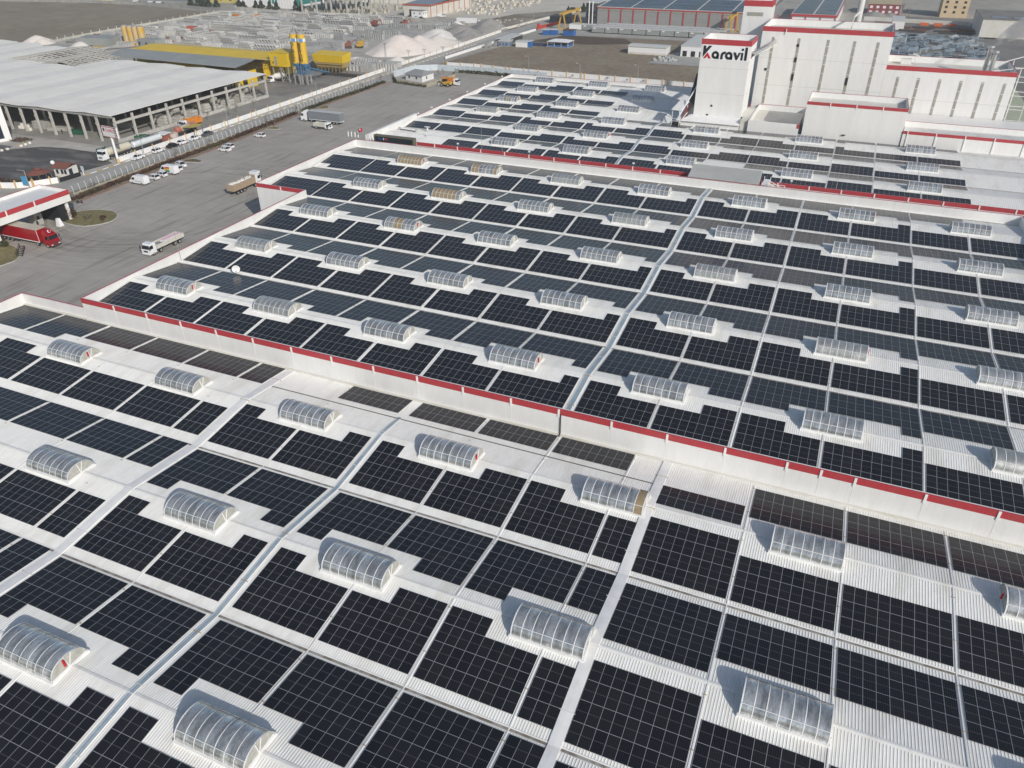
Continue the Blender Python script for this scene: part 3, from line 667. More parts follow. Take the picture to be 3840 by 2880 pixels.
# small roof things
def vent(x, y, z, lb, kind):
    t = thing('roof_vent', lb, 'roof vent', (x,y,z))
    b = MB()
    if kind == 0: b.cyl((0,0,0),.28,.9,'z',12); b.box(-.9,.9,-.3,.3,.95,1.1); b.build('stack', CONDUIT, t)
    elif kind == 1: b.cyl((0,0,0),.45,.7,'z',12,.4); b.build('stack', CONC, t)
    else: b.cyl((0,0,0),.1,1.5,'z',8); b.box(-.5,.5,-.4,.4,0,.15); b.build('stack', CONDUIT, t)
    c = MB(); c.cyl((0,0,-.05),.5,.1,'z',12); c.build('base', CREAMW, t)
vent(-115.9, 205.3, 8.7, 'round vent with flat hood in front of arrays, corner of far roof', 0)
vent(-124.0, 202.6, 8.8, 'short squat roof vent nearest the high corner parapet', 1)
vent(-117.6, 201.6, 8.9, 'short squat roof vent joined by a pipe, right of its twin', 1)
vent(-112.3, 198.1, 8.9, 'thin mast shaped vent on the bare corner of the far roof', 2)
b = MB(); b.tube([(-124,202.4,9.0),(-121,202,9.0),(-117.6,201.6,9.0)],.14,6); tag(b.build('roof_pipe', CHASS), 'dark pipe linking two squat vents on the corner of the far roof', 'pipe')
t = thing('satellite_dish', 'white satellite dish standing at a valley of the middle roof', 'satellite dish', (-97.1, 97.6, 8.9), R(45))
b = MB(); N = 20; V = [(0,.12,1.2)]+[(.72*math.cos(2*math.pi*i/N), -.12, 1.2+.72*math.sin(2*math.pi*i/N)) for i in range(N)]
b.add(V, [(0,1+i,1+(i+1)%N) for i in range(N)]); b.build('dish', SKYF, t)
b = MB(); b.cyl((0,.15,0),.07,1.2); b.box(-.4,.4,-.2,.5,0,.06); b.build('mount', CONC, t)
b = MB(); b.bar((0,-.1,.4),(0,-.9,1.2),.05); b.cyl((0,-.95,1.15),.08,.12); b.build('feed_arm', CONC, t)
MAST = M('mast_grey', (.42,.42,.42), .5, metal=.4)
for (x,y,z0,z1,lb) in ((-111.3,98.6,8.9,15.6,'tall thin mast at the left edge of the middle roof'),(-91.0,191,9,15.2,'thin lamp mast behind the red striped alley wall, left'),(-83.5,188.2,9.5,13.0,'short mast on the red striped alley wall beside an arched skylight'),(1.5,188.3,9.5,12.5,'small mast above the red alley wall at right')):
    t = thing('mast', lb, 'mast', (x,y,z0)); b = MB(); b.cyl((0,0,0),.05,z1-z0,'z',8,.03); b.build('pole', MAST, t); b = MB(); b.box(-.15,.15,-.15,.15,-.1,.06); b.build('foot', MAST, t)
for i,(u,zz) in enumerate(((-96.9,10.1),(-75.6,10.1),(-47.0,10.1),(-8.5,10.1))):
    t = thing('floodlight', ['first','second','third','fourth'][i]+' floodlight from left on top of the red alley parapet', 'floodlight', (u,188.1,zz)); b = MB(); b.cyl((0,0,0),.04,.5,'z',6); b.build('bracket', MAST, t); b = MB(); b.box(-.25,.25,-.2,.2,.5,.8); b.build('lamp_head', SKYF, t)
for i,y in enumerate((219,228,241,255,270,286)):
    t = thing('floodlight', f'white floodlight on the left parapet of the far hall, {ORD[i+1]} from front', 'floodlight', (-126.6,y,9.4)); b = MB(); b.cyl((0,0,0),.04,.4,'z',6); b.build('bracket', MAST, t); b = MB(); b.box(-.25,.25,-.22,.22,.4,.75); b.build('lamp_head', SKYF, t)
# flags between the sign board and yard
for i,(x,c_,lb) in enumerate(((-129.3,'w','white flag on a tall pole, leftmost before the sign board'),(-128.2,'w','white flag on a tall pole, next to leftmost'),(-127.0,'w','white flag on a pole, third in the row'),(-126.0,'w','white flag with blue mark, left of the red flag'),(-124.6,'r','red flag with white crescent on the tallest pole'),(-123.4,'w','white flag right of the red flag'),(-122.0,'w','small white flag nearest the sign board'))):
    h = 13.6 if c_ == 'r' else 12.4-.35*max(0,i-4)
    t = thing('flagpole', lb, 'flag', (x,183.6,0)); b = MB(); b.cyl((0,0,0),.06,h,'z',8,.04); b.build('pole', MAST, t)
    b = MB(); W_ = 1.5 if c_ == 'r' else .5; H_ = 1.0 if c_ == 'r' else 1.4; V = []
    for k in range(7):
        for j in range(2): V.append((-W_*k/6 if c_ != 'r' else -W_*k/6, .12*math.sin(k*1.3), h-.1-j*H_-.08*k))
    b.add(V, [(k*2,k*2+1,k*2+3,k*2+2) for k in range(6)]); f = b.build('flag', INKR if c_ == 'r' else SKYF, t)
    if c_ == 'r' or i == 3:
        b = MB(); b.cyl((-W_*.5,-.2,h-.65),.22,.04,'y',12); b.build('emblem', SKYF if c_ == 'r' else M('mark_blue',(.02,.06,.22),.4), f)
# entrance gate building over the drive
t = thing('gate_building', 'white gate canopy with red stripe spanning the entrance drive at left', 'gate building')
b = MB(); x0,x1,y0,y1,z0,z1 = -182.9,-173.0,60,124.8,4.7,7.5
b.box(x0,x0+.25,y0,y1,z0,z1); b.box(x1-.25,x1,y0,y1,z0,z1); b.box(x0+.25,x1-.25,y1-.25,y1,z0,z1); b.build('wall', WALLW, t)
b = MB(); b.box(x0+.25,x1-.25,y0,y1-.25,z0,z0+2.1); b.build('roof', WALLW, t)
b = MB(); b.box(x1+.003,x1+.05,y0,y1+.03,z1-1.15,z1+.03); b.box(x0-.03,x1,y1-.05,y1+.03,z1+.003,z1+.06); b.box(x0-.03,x0+.12,y0,y1-.05,z1+.003,z1+.06); b.build('red_fascia', RED, t)
for y in (122.5-7.3*i for i in range(1,8)): b = MB(); b.box(x1+.06,x1+.12,y-.15,y+.15,z1-1.4,z1+.05); b.build('pilaster', CAP, t)
b = MB(); b.box(-182.5,-174.2,121.6,124.0,0,4.7); b.build('pier', DARKI, t)
b = MB(); b.box(-174.2,-173.8,123.5,124.2,0,4.69); b.build('pier', WALLW, t)
b = MB(); b.box(-182.5,-173.6,103.4,105.1,0,4.69); b.box(-182.5,-173.6,60,103.4,0,4.6); b.build('pier', WALLW, t)
b = MB(); b.box(-180.6,-178,117.2,119.4,0,2.9); t2 = thing('guard_booth','small grey guard booth in shadow under the gate canopy','booth'); b.build('booth', CONC, t2); b = MB(); b.box(-178,-177.95,117.9,118.6,1.3,2.1); b.build('window', GLOSSB, t2)
b = MB(); b.hexa([(-173.2,118.9,0),(-171.9,118.9,0),(-171.9,120.1,0),(-173.2,120.1,0),(-173.1,119.2,1.9),(-172.3,119.2,1.9),(-172.3,119.8,1.9),(-173.1,119.8,1.9)]); tag(b.build('kiosk', SKYF), 'small white ticket pillar beside the gate building pier', 'kiosk')
# ------------------------------------------------------------------ yard, road, fences
RND2 = random.Random(5)
poly_sheet('yard', [(-186.0,60),(-112,60),(-112,181),(-125,181.4),(-127.5,186),(-127.5,327),(-127,330),(-168,327),(-169.5,303),(-186.9,306),(-190,282),(-190.2,252),(-188,233),(-185.6,190),(-184.5,165),(-183.2,134)], .012, ASPH)
poly_sheet('drive', [(-300,60),(-186,60),(-183.2,134),(-186,131),(-200,131),(-212,131),(-300,118)], .012, ROAD)
poly_sheet('road', [(-201.6,110),(-192.3,110),(-192.6,180),(-193.3,240),(-195.0,300),(-196,362),(-193.2,430),(-186,520),(-184,700),(-200,700),(-206,520),(-205.5,470),(-203.6,400),(-204.6,330),(-202.7,260),(-202.0,200)], .016, ROAD)
poly_sheet('verge', [(-192.3,110),(-190.4,110),(-186,131),(-183.5,134),(-185.5,190),(-189,240),(-191.5,300),(-194.2,300),(-193.3,240),(-192.6,180)], .020, M('verge_soil', (.20,.175,.12), .95, c2=(.27,.25,.19), var=.2, vs=.5))
# kerb in red brick along the hedge
b = MB(); P = [(-183.3,134),(-184.2,152),(-185.4,172),(-185.9,190),(-187.2,212),(-190.0,238),(-190.2,262),(-189.9,282),(-190.1,306)]
for p, q in zip(P, P[1:]): b.bar((*p,.06),(*q,.06),.3,.14)
tag(b.build('kerb', M('red_kerb', (.33,.14,.11), .8, var=.2, vs=1)), kind='structure')
# kerb stripes on the pavement beside the orange posted wall
b = MB(); y = 152; k = 0
while y < 420: b.box(-201.7,-201.35,y,y+2.1,.0,.15,k % 2); y += 2.15; k += 1
tag(b.build('pavement', [M('kerb_yellow', (.52,.36,.10), .7), SKYF]), kind='structure')
poly_sheet('path', [(-203.0,165.5),(-201.7,165.5),(-201.7,470),(-205.4,470)], .024, CONC)
def walls(name, label, pts, h, post_mat=None, step=7.3, th=.22, mat=None, posth=.7, pw=.36):
    t = thing(name, label, 'wall')
    b = MB()
    for p, q in zip(pts, pts[1:]): b.bar((*p,h/2),(*q,h/2),th,h)
    b.build('wall_panel', mat or CAP, t)
    if post_mat:
        n = 0
        for p, q in zip(pts, pts[1:]):
            d = Vector((q[0]-p[0], q[1]-p[1])); L_ = d.length; s = 0
            while s < L_ and n < 100:
                x, y = p[0]+d.x*s/L_, p[1]+d.y*s/L_
                c = MB(); c.box(x-pw/2,x+pw/2,y-pw/2,y+pw/2,0,h+posth*.5); c.box(x-pw*.2,x+pw*.2,y-pw*.2,y+pw*.2,h+posth*.5,h+posth); c.build('post', post_mat, t); s += step; n += 1
    return t
ORP = M('orange_post', (.62,.42,.20), .7)
walls('boundary_wall', 'long low white wall with orange posts between the road and the precast yard', [(-203.1,165.8),(-203.6,200),(-204.2,232),(-205.6,290),(-207.2,352),(-206.4,400),(-207.6,468)], 1.5, ORP)
walls('boundary_wall', 'curved low white wall with orange posts in front of the brown gatehouse garden', [(-232,133.5),(-220,134),(-213.5,134.6),(-209.5,136.2),(-206,139.0),(-202.7,144.2)], 1.6, ORP, 4.2)
walls('boundary_wall', 'white wall with orange posts behind the far hall, facing the grass field', [(-184,349.4),(-166,350),(-149.5,347),(-112,345),(-73.7,343.5),(-40,342)], 2.1, ORP, 7.2, pw=.5, posth=.5)
walls('sheet_fence', 'pale blue sheet metal fence around the corner compound and hedge', [(-194.6,317),(-193,333.5),(-184,339.5),(-170,340.3),(-150,339.8),(-128,339.0)], 2.6, SKYF, 3.0, .1, M('pale_blue_sheet', (.52,.58,.62), .5, var=.06, vs=.4), .05, .12)
walls('compound_wall', 'tan block wall around the small white hut at the yard corner', [(-194.2,315.5),(-186.9,306.2),(-169.6,302.2),(-168.6,327.2),(-173.5,338)], 1.3, None, mat=M('tan_block', (.40,.36,.28), .9, var=.15, vs=.6))
walls('boundary_wall', 'white wall on the right of the road beyond the compound with slim posts', [(-194.9,368.5),(-193,430),(-190,482)], 1.3, M('slate_post', (.25,.27,.32), .6), 3.4, posth=1.6, pw=.12)
# chain link fence with cranked white posts
t = thing('chainlink_fence', 'chain link fence with cranked white posts along the hedge of the yard', 'fence')
FP = [(-189.7,138.3),(-190.1,150),(-191.1,170),(-191.5,190),(-191.5,226),(-193.6,252),(-194.0,300)]
def along(P, s):
    for p, q in zip(P, P[1:]):
        d = math.hypot(q[0]-p[0], q[1]-p[1])
        if s <= d: return (p[0]+(q[0]-p[0])*s/d, p[1]+(q[1]-p[1])*s/d)
        s -= d
    return P[-1]
pp = MB(); pp.bar((0,0,0),(0,0,1.9),.09); pp.bar((0,0,1.88),(-.32,0,2.4),.09); post = None
for i in range(75):
    x, y = along(FP, i*2.18)
    if post is None: post = pp.build('post', SKYF, t); post.location = (x,y,0)
    else: o = bpy.data.objects.new('post', post.data); col.objects.link(o); o.parent = t; o.location = (x,y,0)
b = MB()
for z,dx in ((.7,0),(1.2,0),(1.7,0),(2.2,-.2)):
    for p, q in zip(FP, FP[1:]): b.bar((p[0]+dx,p[1],z),(q[0]+dx,q[1],z),.018)
b.build('wire', MAST, t)
b = MB()
for p, q in zip(FP, FP[1:]): b.bar((*p,.2),(*q,.2),.25,.4)
b.build('base_wall', M('fence_footing', (.38,.35,.28), .9, var=.15, vs=.7), t)

# ------------------------------------------------------------------ plants
def leaf_cloud(b, pts, rad, n, size, rr, flat=.8):
    for _ in range(n):
        c = rr.choice(pts) if isinstance(pts, list) else pts(rr)
        while True:
            d = Vector((rr.uniform(-1,1), rr.uniform(-1,1), rr.uniform(-1,1)))
            if d.length < 1: break
        p = Vector(c)+Vector((d.x*rad, d.y*rad, d.z*rad*flat)); s = size*rr.uniform(.6,1.3)
        a = Vector((rr.uniform(-1,1), rr.uniform(-1,1), rr.uniform(-1,1))).normalized(); q = a.orthogonal().normalized()
        b.add([p-a*s-q*s*.5, p+a*s-q*s*.5, p+a*s+q*s*.5, p-a*s+q*s*.5], [(0,1,2,3)], rr.randrange(3))
def leafm(nm, cs): return [M(nm+'_'+w, c, .8, var=.25, vs=2) for w, c in zip(('dark','mid','light'), cs)]
HEDGE = leafm('hedge', [(.05,.022,.014),(.10,.045,.028),(.07,.055,.025)])
HEDGG = leafm('green_hedge', [(.025,.03,.012),(.05,.055,.02),(.08,.075,.035)])
EVER = leafm('evergreen', [(.018,.03,.012),(.03,.045,.018),(.045,.06,.025)])
def hedge(name, label, P, w, h, mats, dens=34, sz=.17):
    b = MB(); rr = random.Random(len(P)*7+int(h*10))
    for p, q in zip(P, P[1:]):
        L_ = math.hypot(q[0]-p[0], q[1]-p[1]); n = int(L_*dens*w)
        for _ in range(n):
            s = rr.random(); x = p[0]+(q[0]-p[0])*s+rr.uniform(-w/2,w/2); y = p[1]+(q[1]-p[1])*s+rr.uniform(-w/2,w/2)
            hh = h*(.75+.45*noise.noise(Vector((x*.7,y*.7,0)))); z = hh*rr.random()**.6
            a = Vector((rr.uniform(-1,1), rr.uniform(-1,1), rr.uniform(-.6,.6))).normalized(); k = a.orthogonal().normalized(); c = Vector((x,y,z)); e = sz*rr.uniform(.6,1.3)
            b.add([c-a*e-k*e*.5, c+a*e-k*e*.5, c+a*e+k*e*.5, c-a*e+k*e*.5], [(0,1,2,3)], min(2,int(2.99*(.5+.9*noise.noise(Vector((x*.12,y*.12,4)))+rr.uniform(-.25,.25)))) if True else 0)
    b.mi = [max(0,m_) for m_ in b.mi]
    return tag(b.build(name, mats), label, 'hedge', kind='stuff')
hedge('hedge', 'rust brown clipped hedge strip along the yard fence', [(-185.6,134),(-186.8,152),(-188.0,172),(-188.4,190),(-189.6,212),(-192,240)], 2.3, 1.1, HEDGE)
hedge('hedge', 'dark hedge strip farther along the yard fence', [(-191.8,244),(-192.2,262),(-191.6,282),(-191.9,304)], 2.0, 1.2, HEDGG)
hedge('hedge', 'dark green hedge along the pale blue sheet fence', [(-172,337.5),(-160,337.8),(-150,337),(-130,336)], 1.8, 1.7, HEDGG, 26, .25)
hedge('hedge', 'low dark hedge at the foot of the tan compound wall', [(-193,313.8),(-187,304.9),(-169,301.0)], 1.0, 1.2, HEDGG, 26, .22)
hedge('shrub_bed', 'brown leafless shrub bed around the red roofed gatehouse', [(-236,136.5),(-224,137.5),(-214,138),(-207,142.5)], 4.4, 1.3, HEDGE, 14, .2)
def bare_tree(h, seed, crown):
    rr = random.Random(seed); b = MB()
    def br(p, d, L_, r, lv):
        q = p+d*L_; m_ = p+d*L_*.5+Vector((rr.uniform(-.06,.06),rr.uniform(-.06,.06),0))*L_
        b.tube([p,m_,q], r, 4 if lv else 6, 0, r*.6)
        if lv >= 4: return
        for _ in range(3 if lv else 6):
            a = Vector((rr.uniform(-1,1), rr.uniform(-1,1), rr.uniform(.1,.9))).normalized()
            br(p+d*L_*rr.uniform(.55,1), (d*.55+a*.8).normalized(), L_*rr.uniform(.55,.75), max(r*.5,.012), lv+1)
    br(Vector((0,0,0)), Vector((0,0,1)), h*.42, h*.022, 0)
    return b
BARK = M('bare_bark', (.17,.15,.125), .9, var=.2, vs=3)
TL = [(-185.5,141.7,4.1),(-188.6,174.9,4.1),(-188.6,189.9,3.6),(-187.5,217.6,5.0),(-186.4,220.2,3.9),(-191.2,238.9,3.7),(-191.2,285,3.8),(-192.6,302,4.2),(-168.1,123.9,4.1),
      (-133.8,344.4,2.2),(-117.5,344.2,2.0),(-101,343.6,2.2),(-91.7,343,2.0),(-84.1,343,2.2),(-176,330,3.5),(-171,333,3.2),(-216,219,3.6),(-213.5,228,4.2),(-215,234,3.6),(-212.5,241,3.8),(-176.5,326,3.4)]
for i,(x,y,h) in enumerate(TL):
    lb = ['bare tree by the fence nearest the gate building','wide bare tree at the grass bulge by the parked rainbow van','bare tree behind two white cars','tall bare tree on the fence line left of the semi','thin bare tree beside the taller one near the semi','bare tree at the nose of the semi trailer','bare tree halfway up the far hedge','bare tree at the far end of the hedge','thin young tree on the grass island'][i] if i < 9 else (f'small bare tree behind the far hall, {ORD[i-8]} from left' if i < 14 else ('bare tree beside the small white hut at the corner' if i in (14,15,20) else f'leafless tree between shed and road wall, {ORD[i-15]} from front'))
    t = thing('bare_tree', lb, 'tree', (x,y,0))
    if i in (14,15,20): t['label'] = {14:'bare tree inside the compound, left of the hut door',15:'bare tree near the blue fence behind the hut',20:'bare tree at the back corner of the hut'}[i]
    g = bare_tree(h, 30+i, 0); g.build('trunk', BARK, t)
# grass island with clipped bush and left grass patch
GR = M('dry_grass', (.14,.13,.05), .95, c2=(.24,.20,.10), var=.25, vs=.9)
def patch(name, pts, mt, z=.1):
    P = []; n = len(pts)
    for i in range(n):                       # smooth closed outline
        p0,p1,p2,p3 = (Vector(pts[(i+k-1)%n]) for k in range(4))
        for s in (0,.25,.5,.75): P.append(.5*((2*p1)+(p2-p0)*s+(2*p0-5*p1+4*p2-p3)*s*s+(3*p1-p0-3*p2+p3)*s**3))
    b = MB(); b.prism([(p.x,p.y) for p in P], 0, z); o = b.build(name, mt); tag(o, kind='structure')
    k = MB()
    for i in range(len(P)): k.bar((P[i].x,P[i].y,.07),(P[(i+1)%len(P)].x,P[(i+1)%len(P)].y,.07),.2,.16)
    tag(k.build('kerb', CONC), kind='structure')
patch('grass_island', [(-176.4,123.0),(-177.2,128.5),(-172.8,131.8),(-168,131.9),(-164.6,129.6),(-163.4,125.8),(-166.4,121.6),(-172.3,121.2)], GR)
patch('grass_patch', [(-182,107),(-176,106.2),(-170.5,105.6),(-166.6,103.8),(-163.8,101.2),(-163.2,98),(-166,92),(-182,90)], GR)
patch('grass_patch', [(-185.4,173.5),(-181.4,174.8),(-179.6,175.2),(-180.2,176.8),(-184.8,177.6)], M('brown_soil_grass', (.13,.10,.05), .95, var=.3, vs=1), .08)
patch('grass_patch', [(-190,251),(-186.6,250.2),(-185.6,252.5),(-190,256)], GR, .08)
patch('grass_patch', [(-187.4,217),(-183.5,217.4),(-183.5,219.6),(-187.4,220.4)], GR, .08)
def bush(x, y, r, h, mats, lb, n=900, sz=.16):
    b = MB(); rr = random.Random(int(x*10)); pts = [(x+rr.uniform(-.5,.5)*r, y+rr.uniform(-.5,.5)*r, h*rr.uniform(.25,.6)) for _ in range(12)]
    leaf_cloud(b, pts, r*.55, n, sz, rr, h/r*.7); tag(b.build('bush', mats), lb, 'bush')
bush(-174.7,124.6,2.0,3.6,HEDGE,'dome shaped reddish bush at the tip of the grass island', 2600, .13)
bush(-176.0,105.0,1.9,2.6,HEDGE,'reddish brown bush on the grass patch at the left edge', 1500)
bush(-173.2,104.8,1.0,1.4,HEDGG,'small dark green bush on the grass patch by the gate pier')
bush(-167.2,127.6,.9,.7,HEDGE,'low brown shrub in the middle of the grass island', 300)
bush(-166.0,126.4,.6,.5,HEDGE,'tiny rust shrub on the right part of the grass island', 200)

# ------------------------------------------------------------------ vehicles (nose towards +x in their own frame)
def wheels(t, xs, y, r, w, n=14):
    for x in xs:
        for s in (-1,1):
            b = MB(); b.cyl((x,s*y-w/2,r), r, w, 'y', n); o = b.build('wheel', BLACKT, t)
            b = MB(); b.cyl((x,s*y+(w/2+.004 if s > 0 else -w/2-.02),r), r*.58, .016, 'y', 10); b.build('rim', MAST, o)
def car(kind, paint, label, loc, rz, group=None):
    t = thing('parked_car', label, 'car', loc, rz, group)
    if kind == 'wagon':
        prof = [(-2.05,.3),(-2.1,.75),(-2.0,.95),(1.0,.98),(1.95,.78),(2.1,.55),(2.08,.3)]; gh = [(-2.02,.93),(-1.8,1.45),(-1.5,1.5),(.25,1.5),(1.05,.95)]; rf = (-1.75,.3)
    elif kind == 'sedan':
        prof = [(-2.15,.3),(-2.2,.8),(-2.1,.98),(-1.5,1.0),(1.0,.95),(2.05,.75),(2.2,.5),(2.15,.3)]; gh = [(-1.65,.95),(-1.0,1.4),(-.7,1.45),(.3,1.42),(1.05,.93)]; rf = (-1.0,.35)
    else:
        prof = [(-1.95,.3),(-2.0,.8),(-1.9,.97),(1.0,.96),(1.85,.78),(2.0,.5),(1.97,.3)]; gh = [(-1.93,.93),(-1.55,1.42),(-1.2,1.47),(.3,1.45),(1.08,.94)]; rf = (-1.5,.33)
    b = MB(); b.side(prof, -.88, .88, 0, [.06,0,.06,.06,.1,.12,.1,.06][:len(prof)] if len(prof) == 8 else [.06,0,.06,.06,.12,.1,.06]); b.build('body', paint, t)
    b = MB(); b.side(gh, -.78, .78, 0, [0,.13,.16,.16,0]); b.build('window', GLASS, t)
    zt = max(z for _,z in gh); b = MB(); b.box(rf[0],rf[1],-.62,.62,zt-.02,zt+.035)
    for x in (rf[0]+.05,-.35,rf[1]-.02):
        for s in (-1,1): b.bar((x,s*.64,zt),(x-(.02 if x < 0 else -.28),s*.79,.97),.09)
    b.build('roof', paint, t)
    wheels(t, (-1.3,1.3), .8, .32, .2, 12)
    x0 = prof[1][0]
    for s in (-1,1):
        b = MB(); b.box(x0-.02,x0+.06,s*.7-.14,s*.7+.14,.68,.86); b.build('tail_light', LAMPR, t)
        b = MB(); b.box(1.9,2.12,s*.62-.16,s*.62+.16,.56,.72); b.build('headlight', GLASS, t)
    return t
G_Y = 'cars parked along the yard hedge'; G_R = 'cars parked along the road wall'
car('wagon', CARW, 'small white hatchback next to the plain white van', (-180.1,157.0,0), math.pi, G_Y)
car('wagon', CARW, 'small white hatchback just left of the rainbow van', (-180.1,160.0,0), math.pi, G_Y)
car('hatch', CARW, 'white car mostly hidden behind the rainbow van', (-180.0,166.0,0), math.pi, G_Y)
car('hatch', CARW, 'white hatchback with dark windscreen nosed toward the yard beside the grass bulge', (-181.6,169.9,0), R(-14), G_Y)
car('sedan', CARW, 'white sedan, front one of the pair below the bare tree', (-181.2,188.4,0), math.pi, G_Y)
car('wagon', CARW, 'white SUV, rear one of the pair below the bare tree', (-182.8,191.9,0), R(176), G_Y)
car('hatch', CARW, 'lone white hatchback parked farthest up the yard hedge', (-182.2,206.9,0), math.pi, G_Y)
car('sedan', CARW, 'old white sedan parked on the road nearest the sign pole', (-200.2,170.9,0), R(-90), G_R)
t = car('wagon', CARW, 'boxy white wagon parked against the road wall', (-200.2,179.4,0), R(90), G_R)
car('sedan', CARB, 'black car parked on the road behind a bare tree', (-200.2,185.7,0), R(90), G_R)
car('sedan', CARW, 'old white sedan behind the black car on the road', (-200.2,189.9,0), R(90), G_R)
car('sedan', CARW, 'newer white sedan parked second from the grey one', (-200.3,195.6,0), R(-90), G_R)
car('sedan', CARG, 'dark grey sedan, last car of the road wall row', (-200.4,201.8,0), R(-90), G_R)
def van(label, loc, rz, rainbow=False, L_=5.6, H=2.5, group=None, nm='parked_van'):
    t = thing(nm, label, 'van', loc, rz, group); h = L_/2
    prof = [(-h,.35),(-h-.03,1.2),(-h+.1,H-.12),(-h+.4,H),(h-1.9,H),(h-1.35,H-.2),(h-.55,1.3),(h-.08,1.0),(h,.6),(h-.03,.35)]
    b = MB(); b.side(prof, -.98, .98, 0, [.03,0,.1,.16,.16,.14,.05,.04,.06,.06]); b.build('body', CARW, t)
    b = MB(); b.add([(h-1.3,-.8,H-.26),(h-.53,-.86,1.34),(h-.53,.86,1.34),(h-1.3,.8,H-.26)], [(0,1,2,3)])
    b.v = [(x+.03,y,z+.03) for x,y,z in b.v]; b.build('windscreen', GLASS, t)
    for s in (-1,1):
        b = MB(); V = [(h-2.1,s*.985,1.35),(h-.9,s*.985,1.35),(h-1.4,s*.93,H-.5),(h-2.1,s*.93,H-.5)]; b.add(V, [(0,1,2,3) if s < 0 else (3,2,1,0)]); b.v = [(x,y+s*.02,z) for x,y,z in b.v]; b.build('side_window', GLASS, t)
    b = MB(); b.box(-h-.05,h+.02,-.96,.96,.3,.42); b.build('bumper', CHASS, t)
    wheels(t, (-h+1.15,h-.95), .9, .35, .22, 12)
    if rainbow:
        cs = [('red',(.5,.05,.03)),('orange',(.6,.2,.03)),('yellow',(.6,.45,.05)),('green',(.1,.35,.08)),('blue',(.04,.2,.45))]
        for s in (-1,1):
            for i,(nm_,c_) in enumerate(cs):
                b = MB(); P = []
                for k in range(9):
                    x = -.7+1.9*k/8; zc = 2.0-.3*i+.22*math.sin(k/8*2.2)
                    P += [(-x,s*1.0,zc),(-x,s*1.0,zc-.29)]
                P = [(x,s*(1.0+.012-.11*max(0,(z-1.3)/1.1)),z) for x,y,z in P]
                b.add(P, [(2*k,2*k+1,2*k+3,2*k+2) for k in range(8)]); b.build('rainbow_stripe', M('stripe_'+nm_, c_, .5), t)
    else:
        b = MB()
        for k in range(5): b.box(-1.9+k*.55,-1.55+k*.55,.99,1.0,.95,1.12)
        b.build('lettering', CARG, t)
    return t
van('long plain white delivery van at the front of the yard row', (-180.3,152.4,0), math.pi, group=G_Y)
van('tall white delivery van with a rainbow stripe on its side', (-179.8,163.2,0), math.pi, True, 5.9, 2.6, G_Y)
def cab(t, x, paint, roof=3.0, w=1.24, L_=2.1, lamp=True, name='cab'):
    """lorry cab: rear at x, nose at x+L_"""
    prof = [(x,.55),(x,roof-.15),(x+.25,roof),(x+L_-.55,roof-.05),(x+L_-.12,roof-.9),(x+L_,1.5),(x+L_+.02,.5)]
    b = MB(); b.side(prof, -w, w, 0, [0,.08,.14,.14,.06,0,.04]); c = b.build(name, paint, t)
    g = MB(); zt, zb = roof-.42, roof-1.22; xa, xb = x+L_-.32, x+L_-.03
    g.add([(xa,-w+.2,zt),(xb,-w+.12,zb),(xb,w-.12,zb),(xa,w-.2,zt)], [(0,1,2,3)]); g.v = [(a+.03,y_,z+.02) for a,y_,z in g.v]
    g.build('windscreen', GLASS, c)
    for s in (-1,1):
        g = MB(); g.box(x+L_*.42,x+L_-.3,s*(w+.01)-.008,s*(w+.01)+.008,zb,zt); g.build('side_window', GLASS, c)
        g = MB(); g.box(x+L_-.1,x+L_+.1,s*(w+.22)-.09,s*(w+.22)+.09,zb-.05,zt-.05); g.build('mirror', CHASS, c)
        g = MB(); g.box(x+L_-.02,x+L_+.05,s*(w-.3)-.2,s*(w-.3)+.2,.75,.95); g.build('headlight', SKYF, c)
    g = MB(); g.box(x+L_-.01,x+L_+.05,-w+.6,w-.6,.95,1.35); g.build('grille', CHASS, c)
    g = MB(); g.box(x+L_-.1,x+L_+.08,-w+.02,w-.02,.4,.68); g.build('bumper', CHASS if paint is not CARW else paint, c)
    return c
def semi(label, loc, rz, cabm, sidem, roofm, deflector=True, L_=13.6, nose=17.1, rb=True):
    """origin at rear of trailer, nose towards +x"""
    t = thing('semi_truck', label, 'truck', loc, rz)
    b = MB(); b.box(0,L_,-1.28,1.28,1.15,4.0); b.build('trailer_box', sidem, t)
    b = MB(); b.box(-.02,L_+.02,-1.3,1.3,4.003,4.07); b.build('trailer_roof', roofm, t)
    b = MB(); b.box(-.03,L_,-1.31,-1.283,1.05,1.2); b.box(-.03,L_,1.283,1.31,1.05,1.2); b.box(-.04,-.003,-1.28,1.28,1.0,1.2)
    b.box(L_-.12,L_+.03,-1.3,-1.283,1.2,4.0); b.build('side_rail', CAP, t)
    b = MB(); b.box(.3,nose-.5,-.5,.5,.75,1.04); b.box(4.6,6.2,-1.2,1.2,.45,1.0); b.build('chassis', CHASS, t)
    wheels(t, (1.5,2.8,4.1), 1.05, .5, .36); wheels(t, (nose-4.6,nose-1.3), 1.05, .5, .34)
    c = cab(t, nose-2.25, cabm, 3.3 if deflector else 3.1, 1.22, 2.2)
    if deflector:
        b = MB(); b.side([(nose-2.2,3.25),(nose-2.2,4.0),(nose-1.7,3.95),(nose-.75,3.32)], -1.05, 1.05, 0, [0,.12,.12,.05]); b.build('wind_deflector', cabm, c)
    return t
REDP = M('truck_red', (.30,.006,.012), .3, var=.08, vs=1)
